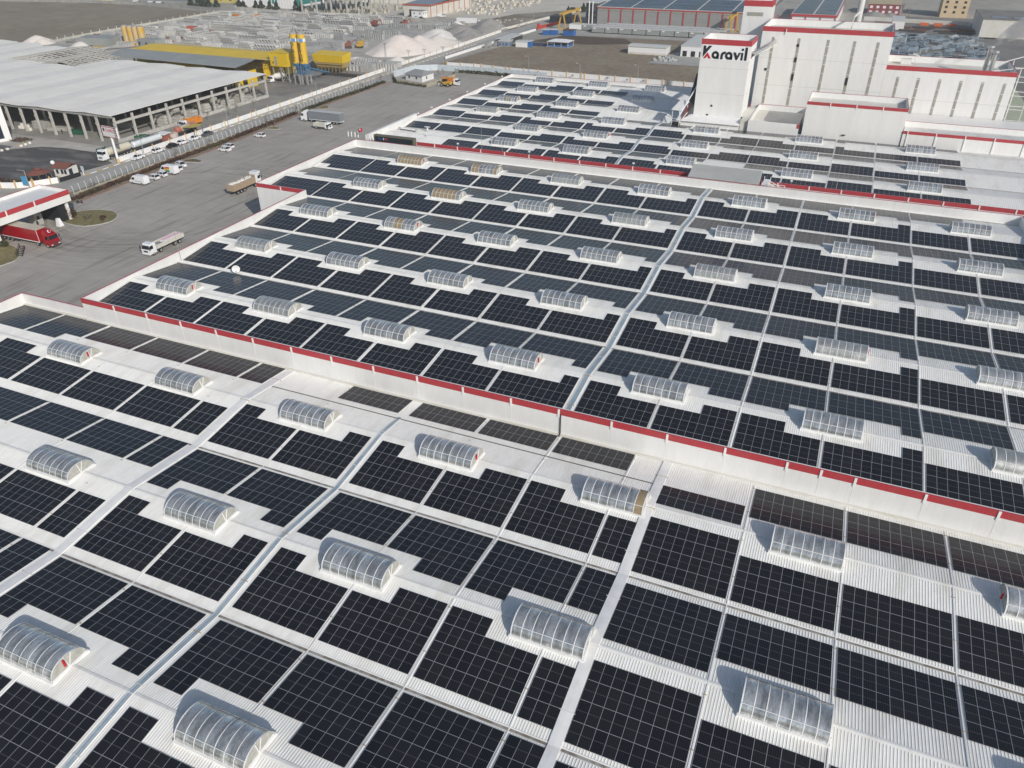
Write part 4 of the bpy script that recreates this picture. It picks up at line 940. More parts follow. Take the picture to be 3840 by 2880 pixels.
for i,(x,y,a,l) in enumerate(((-175.5,158.6,4,7),(-174.5,160.9,8,9),(-173,155.0,-3,5),(-174,165.5,6,6),(-176,150.5,2,4),(-160,262,90,14),(-152,262,86,14),(-171,190,0,5))):
    b = MB(); b.bar((-l/2,0,0),(l/2,0,0),.14,.006); o = b.build('parking_line', M('worn_line', (.45,.44,.42), .9, c2=(.32,.31,.29), vs=1.5), None, loc=(x,y,.024)); o.rotation_euler.z = R(a); tag(o, kind='structure')
s = semi('red curtain side semi truck with tan roof leaving under the gate building', (-178.4,109.2,0), 0, REDP, REDP, M('tan_tarpaulin', (.52,.47,.38), .7))
b = MB(); N = 14; P = []
for i in range(N+1): a = R(50+260*i/N); P.append((0,.3*math.cos(a),.3*math.sin(a)))
for i in range(N+1): a = R(310-260*i/N); P.append((0,.08+.22*math.cos(a),.22*math.sin(a)))
b.add([(15.9+.02,p[1]*1.1,3.72+p[2]) for p in P], [tuple(range(len(P)))]); b.cyl((15.95,.42,3.72),.09,.02,'x',5); b.v = [(x+.32-(z-3.4)*.62,y,z) for x,y,z in b.v]; b.build('emblem', SKYF, s)
semi('white semi truck with long grey curtain trailer parked by the far hedge', (-165.6,231.9,0), math.pi, CARW, M('grey_curtain', (.20,.22,.24), .6, var=.06, vs=1), M('pale_roof', (.5,.52,.52), .6))
def tipper(label, loc, rz, cabm, bodym, L_, axles, load=None, side_h=.95, cabL=2.0, roof=2.9, tarp=None, nm='tipper_truck', base=1.1):
    """origin under the rear of the body; nose towards +x"""
    t = thing(nm, label, 'truck', loc, rz)
    b = MB(); z0 = base; z1 = z0+side_h
    b.box(0,L_,-1.22,-1.16,z0,z1); b.box(0,L_,1.16,1.22,z0,z1); b.box(0,.07,-1.16,1.16,z0,z1); b.box(L_-.08,L_,-1.2,1.2,z0,z1+.35); b.box(0,L_,-1.16,1.16,z0-.06,z0+.03)
    k = .6
    while k < L_: b.box(k,k+.09,-1.27,-1.223,z0,z1); b.box(k,k+.09,1.223,1.27,z0,z1); k += 1.15
    b.build('cargo_body', bodym, t)
    b = MB(); b.box(.1,L_+cabL,-.45,.45,.7,z0-.07); b.box(L_*.45,L_*.6,-1.1,-.5,.5,1.0); b.build('chassis', CHASS, t)
    if load: load(t, L_, z0, z1)
    wheels(t, axles, 1.0, .5, .34)
    cab(t, L_+.12, cabm, roof, 1.2, cabL)
    return t
def sacks(seed, mt, hh=.9, s=.55, label=None):
    def f(t, L_, z0, z1):
        rr = random.Random(seed); b = MB()
        for i in range(int(L_*6)):
            x = rr.uniform(.5,L_-.6); y = rr.uniform(-.8,.8); z = z1-.3+rr.uniform(0,.35)*(1-abs(y))
            a = rr.uniform(0,3); e = s*rr.uniform(.5,1)
            c,sn = math.cos(a)*e, math.sin(a)*e
            b.hexa([(x-c,y-sn,z-.3),(x+sn,y-c,z-.3),(x+c,y+sn,z-.3),(x-sn,y+c,z-.3),(x-c*.7,y-sn*.7,z+.2),(x+sn*.7,y-c*.7,z+.22),(x+c*.7,y+sn*.7,z+.2),(x-sn*.7,y+c*.7,z+.2)])
        b.build('load', mt, t)
    return f
TANP = M('tan_truck_body', (.40,.30,.20), .7, c2=(.34,.27,.20), var=.1, vs=2)
tt = tipper('tan tipper semi loaded with white rubble beside the middle hall corner', (-149.0,153.9,0), R(90), CARW, TANP, 9.0, (1.6,2.9,4.2,8.8), sacks(3, M('white_rubble', (.70,.70,.68), .8)), 1.75, 2.2, 3.2, base=1.2)
wheels(tt, (12.2,), 1.0, .5, .34)
b = MB(); b.box(9.6,11.4,-1.1,1.1,3.25,3.85); b.build('wind_deflector', CARW, tt)
def pallets(t, L_, z0, z1):
    k = 0
    for i in range(10):
        for j in range(3):
            if i > 6: continue
            x, y = .5+i*.72, -.75+j*.52
            b = MB(); b.box(x,x+.62,y,y+.44,z0+.05,z1-.02,0); b.box(x+.06,x+.56,y+.05,y+.39,z1-.018,z1+.06,1); b.box(x+.16,x+.46,y+.12,y+.32,z1+.062,z1+.08,0)
            b.build('cargo_stack', [SKYF, M('pink_wrap', (.55,.28,.38), .6)], t); k += 1
    b = MB(); b.box(5.7,8.0,-1.1,1.1,z0+.05,z1-.35); b.build('grey_load', M('grey_tarp', (.26,.27,.27), .8, var=.2, vs=2), t)
CREAMP = M('cream_truck_body', (.60,.58,.52), .6, var=.08, vs=2)
tipper('white four axle flatbed lorry with pink white pallets below the roof edge', (-137.8,123.6,0), R(-90), CARW, CREAMP, 8.4, (1.6,3.0,7.3,9.4), pallets, .9, 2.0, 2.85, base=1.15)
t = tipper('small white sided lorry parked beside the grey semi trailer', (-171.9,224.4,0), 0, CARW, M('off_white_body', (.55,.54,.48), .6, var=.1, vs=2), 4.7, (1.1,5.7), None, 1.1, 1.6, 2.35, base=.95)
YEL = M('machine_yellow', (.55,.34,.05), .5, var=.1, vs=1.5); ORG = M('orange_body', (.62,.22,.03), .5, var=.1, vs=1)
tipper('orange bodied tipper lorry with white cab at the yard corner by the loader', (-165.8,309.9,0), R(3), CARW, ORG, 5.6, (1.0,2.3,6.3), None, 1.9, 2.0, 2.9, base=1.1)
t = thing('wheel_loader', 'yellow wheel loader standing in front of the orange tipper', 'loader', (-162.9,306.6,0), R(178))
b = MB(); b.side([(-3,1.0),(-3,2.0),(-1,2.2),(.9,2.0),(.9,.9)], -.9, .9); b.build('body', YEL, t)
b = MB(); b.side([(-.9,2.0),(-.8,3.3),(.5,3.3),(.8,2.0)], -.75, .75); c = b.build('cab', GLASS, t); b = MB(); b.box(-.95,.65,-.82,.82,3.303,3.4); b.build('cab_roof', YEL, c)
b = MB(); b.bar((.9,-.5,1.4),(2.6,-.5,.7),.25); b.bar((.9,.5,1.4),(2.6,.5,.7),.25); b.build('lift_arm', YEL, t)
b = MB(); b.side([(2.4,.2),(2.5,1.2),(2.9,1.3),(2.7,.4),(3.7,.2)], -1.3, 1.3); b.build('bucket', CONC, t)
wheels(t, (-2.0,1.1), 1.0, .78, .5)
def tanker(label, loc, rz, L_, tm, endm, r=1.05, withcab=False, z=2.25, cone=False):
    t = thing('tanker_trailer', label, 'tank trailer', loc, rz)
    b = MB(); b.cyl((.3,0,z),r,L_-.6,'x',18); b.cyl((0,0,z),r*.75,.3,'x',18,r); b.cyl((L_-.3,0,z),r,.3,'x',18,r*.75); b.build('tank', tm, t, smooth=False)
    b = MB(); b.box(.4,L_-.4,-.28,.28,z+r,z+r+.05); b.bar((.5,-.3,z+r+.55),(L_-.5,-.3,z+r+.55),.05)
    for i in range(5): b.bar((.8+i*(L_-1.6)/4,-.3,z+r),(.8+i*(L_-1.6)/4,-.3,z+r+.55),.05)
    b.build('walkway', MAST, t)
    b = MB(); b.box(.2,L_+(2.0 if withcab else 0),-.5,.5,.75,1.2); b.build('chassis', CHASS, t)
    wheels(t, (1.1,2.3,3.5), 1.0, .48, .34)
    if endm: b = MB(); b.cyl((L_*.35,0,z),r+.015,L_*.45,'x',18); b.build('tank_band', endm, t)
    if withcab: cab(t, L_+.5, CARW, 3.4, 1.22, 2.2); wheels(t, (L_-.4,L_+1.8), 1.0, .5, .34)
    return t
CREAMT = M('cream_tank', (.60,.56,.44), .4)
tanker('cream cement tank truck with white cab facing the sign pole', (-208.6,176.0,0), R(-90), 8.8, CREAMT, None, 1.2, True)
tanker('long shiny white tank trailer parked along the inside of the wall', (-207.6,188.4,0), R(-90), 12.0, M('silver_white_tank', (.66,.70,.72), .3), None, 1.0, False)
tanker('rusty red and grey tank trailer under the yellow canopy', (-208.4,205.2,0), R(-90), 9.2, M('faded_red_tank', (.48,.09,.05), .6, c2=(.42,.20,.15), vs=.5), M('grey_tank_band', (.42,.38,.33), .6), 1.05)
tipper('orange tipper lorry with white cab behind the rusty tank', (-213.6,213.3,0), R(-98), CARW, ORG, 6.4, (1.2,2.6,6.9), None, 1.7, 2.0, 2.9, base=1.2)
# barrier, scooter, person
t = thing('lattice_barrier', 'dark lattice barrier rack lying beside the red truck', 'barrier', (0,0,0))
b = MB(); A_, B_, C_, D_ = [Vector((*q,.25)) for q in ((-169.7,106.1),(-167.7,105.9),(-163.8,102.3),(-165.3,101.9))]
b.bar(A_,D_,.12); b.bar(B_,C_,.12)
for i in range(6): b.bar(A_.lerp(D_,i/5),B_.lerp(C_,i/5),.12)
for p in (A_,B_,C_,D_): b.bar((p.x,p.y,0),(p.x,p.y,.8),.1)
b.bar(A_+Vector((0,0,.5)),D_+Vector((0,0,.5)),.08); b.bar(B_+Vector((0,0,.5)),C_+Vector((0,0,.5)),.08)
b.build('frame', CHASS, t)
t = thing('motor_scooter', 'dark motor scooter parked by the hedge near the gate building', 'scooter', (-182.2,133.6,0), R(20))
b = MB(); b.side([(-.7,.35),(-.8,.75),(-.1,.7),(0,.35),(.4,.35),(.55,.95),(.65,.95),(.6,.3)], -.15, .15); b.build('body', CHASS, t)
for x in (-.65,.65): b = MB(); b.cyl((x,-.05,.25),.25,.1,'y',12); b.build('wheel', BLACKT, t)
b = MB(); b.bar((.55,-.3,1.05),(.55,.3,1.05),.05); b.build('handlebar', MAST, t)
def person(label, loc, rz):
    o = thing('person', label, 'person', loc, rz)
    V = [(0,0,.95),(0,0,1.15),(0,0,1.42),(0,0,1.52),(0,0.02,1.66),(.2,0,1.40),(.28,0,1.12),(.27,.08,.88),(-.2,0,1.40),(-.28,0,1.12),(-.25,.1,.90),(.1,0,.9),(.11,.03,.5),(.12,0,.08),(.12,.12,.03),(-.1,0,.9),(-.12,.08,.5),(-.13,.0,.08),(-.13,.12,.03)]
    E = [(0,1),(1,2),(2,3),(3,4),(2,5),(5,6),(6,7),(2,8),(8,9),(9,10),(0,11),(11,12),(12,13),(13,14),(0,15),(15,16),(16,17),(17,18)]
    RD = [.14,.15,.15,.06,.105,.07,.05,.04,.07,.05,.04,.1,.07,.05,.04,.1,.07,.05,.04]
    me = bpy.data.meshes.new('body'); me.from_pydata(V, E, []); b = bpy.data.objects.new('body', me); col.objects.link(b); b.parent = o
    mo = b.modifiers.new('skin','SKIN')
    for i, sv in enumerate(me.skin_vertices[0].data): sv.radius = (RD[i],RD[i]*.8)
    me.skin_vertices[0].data[0].use_root = True
    b.modifiers.new('sub','SUBSURF').levels = 1
    me.materials.append(M('dark_clothing', (.03,.03,.035), .8))
    h = MB(); h.cyl((0,.02,1.62),.1,.12,'z',10,.06); h.build('hair', CHASS, o)
person('person in dark clothes walking beside the red truck under the gate', (-177.0,117.0,0), R(70))
person('person in dark clothes standing under the concrete shed roof by a column', (-248.7,184.2,0), R(10))
# lamp posts and power poles
WOOD = M('pole_grey', (.33,.31,.28), .8)
def pole(x, y, h, lb, kind=0, rz=0):
    t = thing('street_lamp' if kind == 0 else 'power_pole', lb, 'street lamp' if kind == 0 else 'power pole', (x,y,0), rz)
    b = MB(); b.cyl((0,0,0),.13,h,'z',8,.08); b.build('pole', WOOD if kind else MAST, t)
    if kind == 0:
        b = MB(); b.bar((0,0,h-.1),(-1.3,0,h+.15),.07); b.build('arm', MAST, t); b = MB(); b.box(-1.8,-1.2,-.14,.14,h+.1,h+.24); b.build('lamp_head', SKYF, t)
    else:
        b = MB(); b.bar((-1.1,0,h-.4),(1.1,0,h-.4),.14); b.bar((-.8,0,h-1.1),(.8,0,h-1.1),.12)
        for k in range(2): b.bar((0,0,h-1.6),((-1)**k*.8,0,h-.45),.06)
        b.build('crossarm', WOOD, t); b = MB()
        for k in (-1,-.5,.5,1): b.cyl((k,0,h-.32),.07,.3,'z',6)
        b.build('insulator', DARKI, t)
pole(-194.1,205.9,8.0,'street lamp on the road verge above the grey sedan',0,0); pole(-199.6,173.1,6.0,'street lamp in front of the white tank trailer',0,R(180)); pole(-197.1,261.1,7.8,'street lamp halfway up the road near the concrete plant')
pole(-199.6,316.2,7.6,'power pole nearest on the road, left of the hut',1); pole(-200.2,340.8,7.9,'power pole on the road in front of the pink sand heap',1); pole(-195.5,348.0,7.7,'power pole right of the sand heap beside the road',1); pole(-185.4,348.4,9.3,'thick power pole by the blue fence corner',1); pole(-199.6,393.4,6.8,'distant power pole on the left road side',1)
t = thing('lattice_mast', 'tall lattice mast rising before the pink sand heap', 'mast', (-211.5,338.1,0)); b = MB()
for sx,sy in ((-.35,-.35),(.35,-.35),(.35,.35),(-.35,.35)): b.bar((sx,sy,0),(sx*.6,sy*.6,10.6),.07)
for i in range(14): b.bar((-.33,-.33,i*.75),(.33,-.33,i*.75+.7),.05); b.bar((.33,.33,i*.75),(-.33,.33,i*.75+.7),.05)
b.build('lattice', MAST, t); b = MB(); b.box(-.9,.9,-.3,.3,10.5,10.7); b.build('head', MAST, t)
pole(-139.7,346.2,7.6,'street lamp behind the far hall, left one'); pole(-87.3,344.1,7.3,'street lamp behind the far hall, near the sign tower'); pole(-112.0,338,7.4,'thin lamp pole just behind the back parapet of the far hall'); pole(-194.2,489.3,9.4,'tall lamp by the red gate of the far warehouse'); pole(-236.4,532,9,'pole by the marble yard across the road'); pole(-292.1,359.6,7,'pole among the concrete stacks',1)
# hut in the compound
t = thing('site_hut', 'small white hut with grey hipped roof inside the corner compound', 'hut')
b = MB(); b.hexa([(-186.5,313.5,0),(-176.4,310.6,0),(-175.8,320.3,0),(-187,324,0),(-186.5,313.5,2.7),(-176.4,310.6,2.7),(-175.8,320.3,2.7),(-187,324,2.7)]); b.build('wall', WALLW, t)
b = MB(); a = [(-187,312.9,2.72),(-175.9,309.8,2.72),(-175.2,320.8,2.72),(-187.6,324.7,2.72)]; b.add(a+[(-184,318.6,4.0),(-178.5,316.3,4.0)], [(0,1,5,4),(1,2,5),(2,3,4,5),(3,0,4)]); b.build('roof', M('grey_roof', (.30,.31,.31), .7), t)
for p,q in (((-184.6,312.9),(-183.9,312.7)),((-180.2,311.65),(-179.5,311.45))): b = MB(); b.bar((*p,1.5),(*q,1.5),.1,1.1); b.build('window', DARKI, t)
b = MB(); b.box(-176.25,-176.1,314,314.8,.9,2.0); b.build('window', DARKI, t)
# ------------------------------------------------------------------ precast yard (left)
poly_sheet('works_yard', [(-470,300),(-445,425),(-447,492),(-330,504),(-250,488),(-209,470),(-206.5,352),(-204,232),(-203.0,166),(-201.5,150),(-240,150),(-300,140),(-470,150)], .02, M('works_yard_ground', (.38,.36,.325), .95, c2=(.50,.475,.43), var=.14, vs=.03))
poly_sheet('wet_ground', [(-204,164.5),(-219.2,171.5),(-232,171.5),(-241,170),(-252,160),(-260,140),(-236,136),(-224,137.5),(-212,138),(-206,152)], .03, M('wet_asphalt', (.085,.08,.075), .7, c2=(.20,.19,.175), var=.2, vs=.16, lo=.48, hi=.68, stretch=(.5,1.5,1)))
poly_sheet('works_road', [(-206.6,234),(-206.8,330),(-238,352),(-300,352),(-300,262),(-222,262),(-214,240)], .032, M('dark_dust', (.16,.15,.14), .95, c2=(.30,.285,.26), var=.15, vs=.06))
poly_sheet('field', [(-448,300),(-443,378),(-446,455),(-449,488),(-545,505),(-620,505),(-760,480),(-800,250),(-470,250)], .03, M('brown_field', (.23,.19,.14), .98, c2=(.29,.245,.185), var=.16, vs=.02, bump=.2, bs=1.2, stretch=(1,.6,1)))
t = thing('field_wall', 'low pale wall with thin posts between brown field and precast yard', 'wall')
b = MB(); P = [(-433.6,318),(-436,336),(-440,351.5),(-442,372),(-444.5,400),(-444,425),(-446,470),(-447.6,491)]
for p,q in zip(P,P[1:]): b.bar((*p,.6),(*q,.6),.3,1.2)
b.build('wall_panel', M('pale_block', (.50,.49,.42), .9, var=.1, vs=.3), t); pp = None
for i in range(24):
    x, y = along(P, i*7.2)
    if pp is None: b = MB(); b.box(-.12,.12,-.12,.12,0,2.4); pp = b.build('post', SKYF, t, loc=(x,y,0))
    else: o = bpy.data.objects.new('post', pp.data); col.objects.link(o); o.parent = t; o.location = (x,y,0)
walls('boundary_wall', 'long grey wall along the far side of the brown field', [(-760,487),(-682,487),(-600,504),(-545,508),(-500,504),(-448,492)], 2.2, None, mat=CONCG, th=.4)
walls('boundary_wall', 'pale wall at the back of the precast yard', [(-448,508),(-400,499),(-373,496),(-333,503),(-296,499),(-251,487),(-212,476)], 2.2, CREAMW, 8, mat=M('pale_wall', (.52,.50,.45), .9, var=.1, vs=.2), th=.35)
# open concrete shed
t = thing('open_shed', 'huge open sided precast shed with pale folded metal roofs and concrete columns', 'shed')
SHR = M('shed_roof', (.84,.82,.77), .85, spec=.15, c2=(.77,.75,.70), var=.03, vs=.1)
def gable(b, x0, x1, y0, y1, ze, zr, th=.12):
    xm = (x0+x1)/2
    for (a,za,c,zc) in ((x0,ze,xm,zr),(xm,zr,x1,ze)):
        b.hexa([(a,y0,za-th),(c,y0,zc-th),(c,y1,zc-th),(a,y1,za-th),(a,y0,za),(c,y0,zc),(c,y1,zc),(a,y1,za)])
bays = [(-242.0,-220.3,181.6,260.5),(-264,-242.15,181.6,260.5),(-286,-264.15,181.6,262),(-308,-286.15,181.6,262.5),(-330,-308.15,181.6,244),(-352,-330.15,181.6,255),(-374,-352.15,181.6,280),(-396,-374.15,181.6,283),(-418,-396.15,181.6,285),(-440,-418.15,181.6,287)]
for x0,x1,y0,y1 in bays:
    b = MB(); gable(b, x0, x1, y0, y1, 9.0, 9.45); o = b.build('roof', SHR, t)
    b = MB(); xm = (x0+x1)/2; b.box(x0-.1,x0+.14,y0,y1,8.85,9.05); b.build('gutter', CONDUIT, t)
    for yy, fl in ((y0+.6, 1), (y1-.6, 0)):
        b = MB(); b.add([(x0,yy,8.1),(x1,yy,8.1),(x1,yy,8.88),(xm,yy,9.3),(x0,yy,8.88),(x0,yy+.3,8.1),(x1,yy+.3,8.1),(x1,yy+.3,8.88),(xm,yy+.3,9.3),(x0,yy+.3,8.88)], [(0,1,2,3,4),(9,8,7,6,5),(0,5,6,1)]); b.build('gable_beam', CONCG, t)
cc = MB(); cc.box(-.32,.32,-.32,.32,0,8.1); cc.hexa([(-.32,-.3,5.2),(.32,-.3,5.2),(.32,.3,5.2),(-.32,.3,5.2),(-.8,-.3,6.0),(.32,-.3,6.0),(.32,.3,6.0),(-.8,.3,6.0)])
pc = None; n_c = 0
def colm(x, y):
    global pc, n_c
    if n_c >= 98: return
    n_c += 1
    if pc is None: pc = cc.build('column', CONC, t, loc=(x,y,0))
    else: o = bpy.data.objects.new('column', pc.data); col.objects.link(o); o.parent = t; o.location = (x,y,0)
for i in range(11): colm(-221.0, 183.3+7.65*i)
for i in range(1,31): colm(-221.0-7.2*i, 182.7)
for bx in (-242.1,-264.1,-286.1):
    for i in range(1,11): colm(bx, 183.3+7.65*i)
for bx in (-352.1,-374.1,-330.1,-308.1):
    for i in range(5,13):
        if (bx in (-330.1,-308.1)) and i > 12: continue
        colm(bx, 183.3+7.65*i)
b = MB(); b.box(-221.4,-220.7,183.3,260.3,6.0,6.75); b.build('crane_beam', CONC, t)
b = MB(); b.box(-221.4,-220.7,183.3,260.3,0,1.1); b.build('low_wall', CONC, t)
b = MB(); b.box(-440,-352.4,282,282.3,0,8); b.box(-300,-243,261.2,261.5,0,8); b.box(-440,-439.7,181,283,0,8); b.build('back_wall', CONCG, t)
poly_sheet('shed_floor', [(-440,178),(-206,178),(-206,262),(-440,285)], .04, M('shed_floor_dust', (.24,.23,.21), .95, c2=(.31,.30,.27), var=.1, vs=.1))
t = thing('roof_skeleton', 'unroofed concrete purlin grid at the back of the precast shed', 'roof frame')
b = MB()
for y0,y1,x0,x1 in ((246,281,-351.5,-331),(246,268,-329,-308.5)):
    n = 6
    for i in range(n+1): y = y0+(y1-y0)*i/n; xm = (x0+x1)/2; b.bar((x0,y,8.9),(xm,y,10.0),.5,.6); b.bar((xm,y,10.0),(x1,y,8.9),.5,.6)
    for i in range(9):
        x = x0+(x1-x0)*i/8; z = 8.9+1.1*(1-abs(i-4)/4); b.bar((x,y0,z+.4),(x,y1,z+.4),.45,.3)
b.build('beam', CONC, t); b = MB()
for x in (-351.5,-330,-308.5):
    for y in (246,256,266,276): b.box(x-.3,x+.3,y-.3,y+.3,0,8.8)
b.build('column', CONC, t)
# things standing under and beside the shed
def sleeve(nm, lb, cat, x, y, b, mt, group=None, rz=0):
    o = b.build(nm, mt, None, loc=(x,y,0)); o.rotation_euler.z = rz; return tag(o, lb, cat, group)
def slabs(L_, W_, n, h=.22, gap=.1):
    b = MB()
    for i in range(n): b.box(-L_/2+.1*((i*7)%3),L_/2,-W_/2,W_/2-.05*((i*5)%2),i*(h+gap)+.1,i*(h+gap)+.1+h)
    for x in (-L_*.35,L_*.35): b.box(x-.1,x+.1,-W_/2,W_/2,0,n*(h+gap)-gap+.05)
    return b
sleeve('slab_stack','stack of long grey concrete slabs behind the second shed column from left','slab stack',-262.5,188,slabs(6,3.2,8),CONC,rz=R(8))
sleeve('slab_stack','low wide slab pile behind the third column from left of the shed','slab stack',-254.5,188.5,slabs(8,3.5,3),CONC,rz=R(20))
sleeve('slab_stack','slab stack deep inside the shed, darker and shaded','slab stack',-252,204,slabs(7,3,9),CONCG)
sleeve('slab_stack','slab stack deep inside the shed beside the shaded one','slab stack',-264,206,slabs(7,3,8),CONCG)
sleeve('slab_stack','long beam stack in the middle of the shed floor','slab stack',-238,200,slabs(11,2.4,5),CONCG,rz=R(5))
for i,(x,y,l) in enumerate(((-264.8,183.9,3.2),(-263.6,183.6,2.2),(-268.7,184.6,2.6),(-270,184.5,2.2))):
    b = MB(); b.cyl((0,0,0),.6,1.0 if i%2 else 1.9,'z',12); sleeve('concrete_ring', f'white concrete ring at the shed front, {ORD[i+1]} of four by the left columns','concrete ring',x,y,b,CREAMW,'white rings by the shed front')
GRN = M('green_mould', (.02,.09,.05), .5, var=.2, vs=2)
for i,(x,y,l,h) in enumerate(((-243.5,186.2,4.6,1.5),(-231,187,4.5,1.0),(-219.5,191,5.0,.9),(-213.6,172.8,3.0,1.6),(-216.2,172,2.8,1.4))):
    b = MB(); b.box(-l/2,l/2,-.9,.9,0,.3); b.box(-l/2,l/2,-.9,-.8,.3,h); b.box(-l/2,l/2,.8,.9,.3,h)
    for k in range(5): b.box(-l/2+k*l/4-.05,-l/2+k*l/4+.05,-1.0,1.0,.1,h+.1)
    sleeve('steel_mould', ['green steel casting mould between the fourth and fifth shed columns','green steel mould near the right front corner of the shed','green steel mould just outside the right side of the shed','upright green crate stack behind the tank truck, near one','upright green crate stack behind the tank truck, rear one'][i],'steel mould',x,y,b,GRN,rz=R((12,10,35,80,80)[i]))
for i in range(16):
    y = 207+3.3*i; x = -224.5-(i%2)*5.2; b = MB(); n = 4-(i%3)
    for k in range(n):
        for j in range(4):
            b.side([(-2.2+.05*j,0.95*k),(2.2,0.95*k),(2.2,.55+.95*k),(1.9,.85+.95*k),(-1.9,.85+.95*k),(-2.2,.55+.95*k)], -1.4+.72*j, -.75+.72*j)
    sleeve('beam_stack', f'stack of pale moulded concrete beams under the right side of the shed, {ORD[i+1]} from front','beam stack',x,y,b,CONC,'beam stacks under the shed side',R(5*(i%3)))
b = MB(); b.cyl((0,0,2.2),2.1,.1,'x',20); 
t = thing('company_sign', 'white rectangular sign with red lettering on a single thick pole', 'sign', (-203.0,165.9,0), R(-8))
b = MB(); b.cyl((0,0,0),.36,7.6,'z',14); b.build('pole', SKYF, t); b = MB(); b.cyl((0,0,0),.42,1.2,'z',14); b.build('base', ORP, t)
b = MB(); b.box(-3.5,3.5,-.25,.25,7.6,10.7); b.build('board', SKYF, t); b = MB(); b.box(-3.56,3.56,-.29,-.253,10.5,10.75); b.box(-3.56,3.56,-.29,-.253,7.55,7.75); b.box(-3.56,-3.4,-.29,-.253,7.75,10.5); b.box(3.4,3.56,-.29,-.253,7.75,10.5); b.build('red_edge', M('pinkish_red', (.45,.10,.12), .5), t)
b = MB(); b.box(-2.9,-2.2,-.28,-.253,9.2,10.2); b.build('logo', DARKI, t)
def text(body, size, mt, parent, loc, rot, name='lettering', ext=.03, align='LEFT', vertical=False):
    cu = bpy.data.curves.new('t','FONT'); cu.body = body; cu.size = size; cu.extrude = ext; cu.align_x = align
    if vertical: cu.space_line = .95; cu.align_x = 'CENTER'
    o = bpy.data.objects.new('t', cu); col.objects.link(o); bpy.context.view_layer.update()
    dg = bpy.context.evaluated_depsgraph_get(); me = bpy.data.meshes.new_from_object(o.evaluated_get(dg)); bpy.data.objects.remove(o)
    me.materials.clear(); me.materials.append(mt); r = bpy.data.objects.new(name, me); col.objects.link(r); r.parent = parent; r.location = loc; r.rotation_euler = rot; return r
LTR = M('letter_dark_red', (.42,.05,.06), .5)
text('ÖLMEZ', 1.35, LTR, t, (-1.9,-.27,9.15), (R(90),0,0))
b = MB()
for k in range(3):
    for j in range(6): b.box(-2.8+j*1.0,-2.1+j*1.0,-.27,-.253,8.65-k*.33,8.77-k*.33)
b.build('small_print', CONDUIT, t)
text('ÖLMEZ', 1.0, DARKI, t, (3.53,-.2,7.8), (R(90),R(-90),R(90)), 'side_lettering')
# gatehouse garden
t = thing('gatehouse', 'small gatehouse with red brown tiled roof and glass front', 'gatehouse', (-206.8,150.6,0), R(10))
RT = M('red_tile', (.20,.075,.055), .8, var=.2, vs=2)
b = MB(); b.box(-2.3,2.0,-2.0,2.4,0,2.5); b.build('wall', CREAMW, t); b = MB(); b.hexa([(-2.8,-2.6,2.6),(2.6,-2.6,2.6),(2.6,.3,3.5),(-2.8,.3,3.5),(-2.8,-2.6,2.75),(2.6,-2.6,2.75),(2.6,.3,3.65),(-2.8,.3,3.65)]); b.hexa([(-2.8,.3,3.5),(2.6,.3,3.5),(2.6,3.0,2.6),(-2.8,3.0,2.6),(-2.8,.3,3.65),(2.6,.3,3.65),(2.6,3.0,2.75),(-2.8,3.0,2.75)]); b.build('roof', RT, t)
for x in (-1.6,0,1.1): b = MB(); b.box(x,x+.8,-2.04,-2.003,.9,2.1); b.build('window', GLOSSB, t)
b = MB(); b.box(2.003,2.05,-1.2,.2,.3,2.1); b.build('door', GLOSSB, t)
b = MB(); N = 10; P = [(-208.8+2.9*math.cos(2*math.pi*i/N), 143.6+3.3*math.sin(2*math.pi*i/N)) for i in range(N)]
t = thing('gazebo', 'ten sided garden gazebo with two tier red brown roof', 'gazebo', (-208.8,143.4,0))
b.v = []; V = [(3.3*math.cos(2*math.pi*i/N),3.6*math.sin(2*math.pi*i/N),2.5) for i in range(N)]+[(1.1*math.cos(2*math.pi*i/N),1.2*math.sin(2*math.pi*i/N),3.3) for i in range(N)]
b = MB(); b.add(V, [(i,(i+1)%N,N+(i+1)%N,N+i) for i in range(N)]); V = [(1.2*math.cos(2*math.pi*i/N),1.3*math.sin(2*math.pi*i/N),3.5) for i in range(N)]+[(0,0,4.0)]; b.add(V, [(i,(i+1)%N,N) for i in range(N)]); b.cyl((0,0,2.4),.9,1.15,'z',10); b.build('roof', RT, t)
for i in range(N): b = MB(); b.cyl((3.0*math.cos(2*math.pi*i/N),3.3*math.sin(2*math.pi*i/N),0),.09,2.5,'z',6); b.build('post', BARK, t)
t = thing('satellite_dish', 'white ball shaped dish beside the gatehouse roof', 'satellite dish', (-209.6,149.2,0)); b = MB()
for i in range(6):
    a0, a1 = math.pi*i/6-math.pi/2, math.pi*(i+1)/6-math.pi/2
    b.cyl((0,0,3.7+.62*math.sin(a0)), max(.01,.62*math.cos(a0)), .62*(math.sin(a1)-math.sin(a0)), 'z', 14, max(.01,.62*math.cos(a1)), caps=False)
b.build('dish', SKYF, t); b = MB(); b.cyl((0,0,0),.06,3.1,'z',6); b.build('mast', MAST, t)
t = thing('notice_board', 'blue notice board on grey posts behind the gate building', 'sign', (-206.6,137.2,0), R(20)); b = MB(); b.box(-.8,.8,-.08,.08,1.0,3.4); b.build('board', M('sign_blue', (.06,.25,.45), .5), t); b = MB(); b.cyl((.8,0,0),.1,5.0,'z',8); b.bar((.8,0,5),(-1.2,0,5.2),.1); b.build('pole', WOOD, t)
t = thing('notice_board', 'white notice panel on a white post at the garden exit', 'sign', (-201.9,152.2,0)); b = MB(); b.box(-.55,.55,-.06,.06,1.4,2.7); b.build('board', M('pale_sign', (.5,.58,.62), .4), t); b = MB(); b.cyl((0,0,0),.14,1.4,'z',8); b.build('post', SKYF, t)
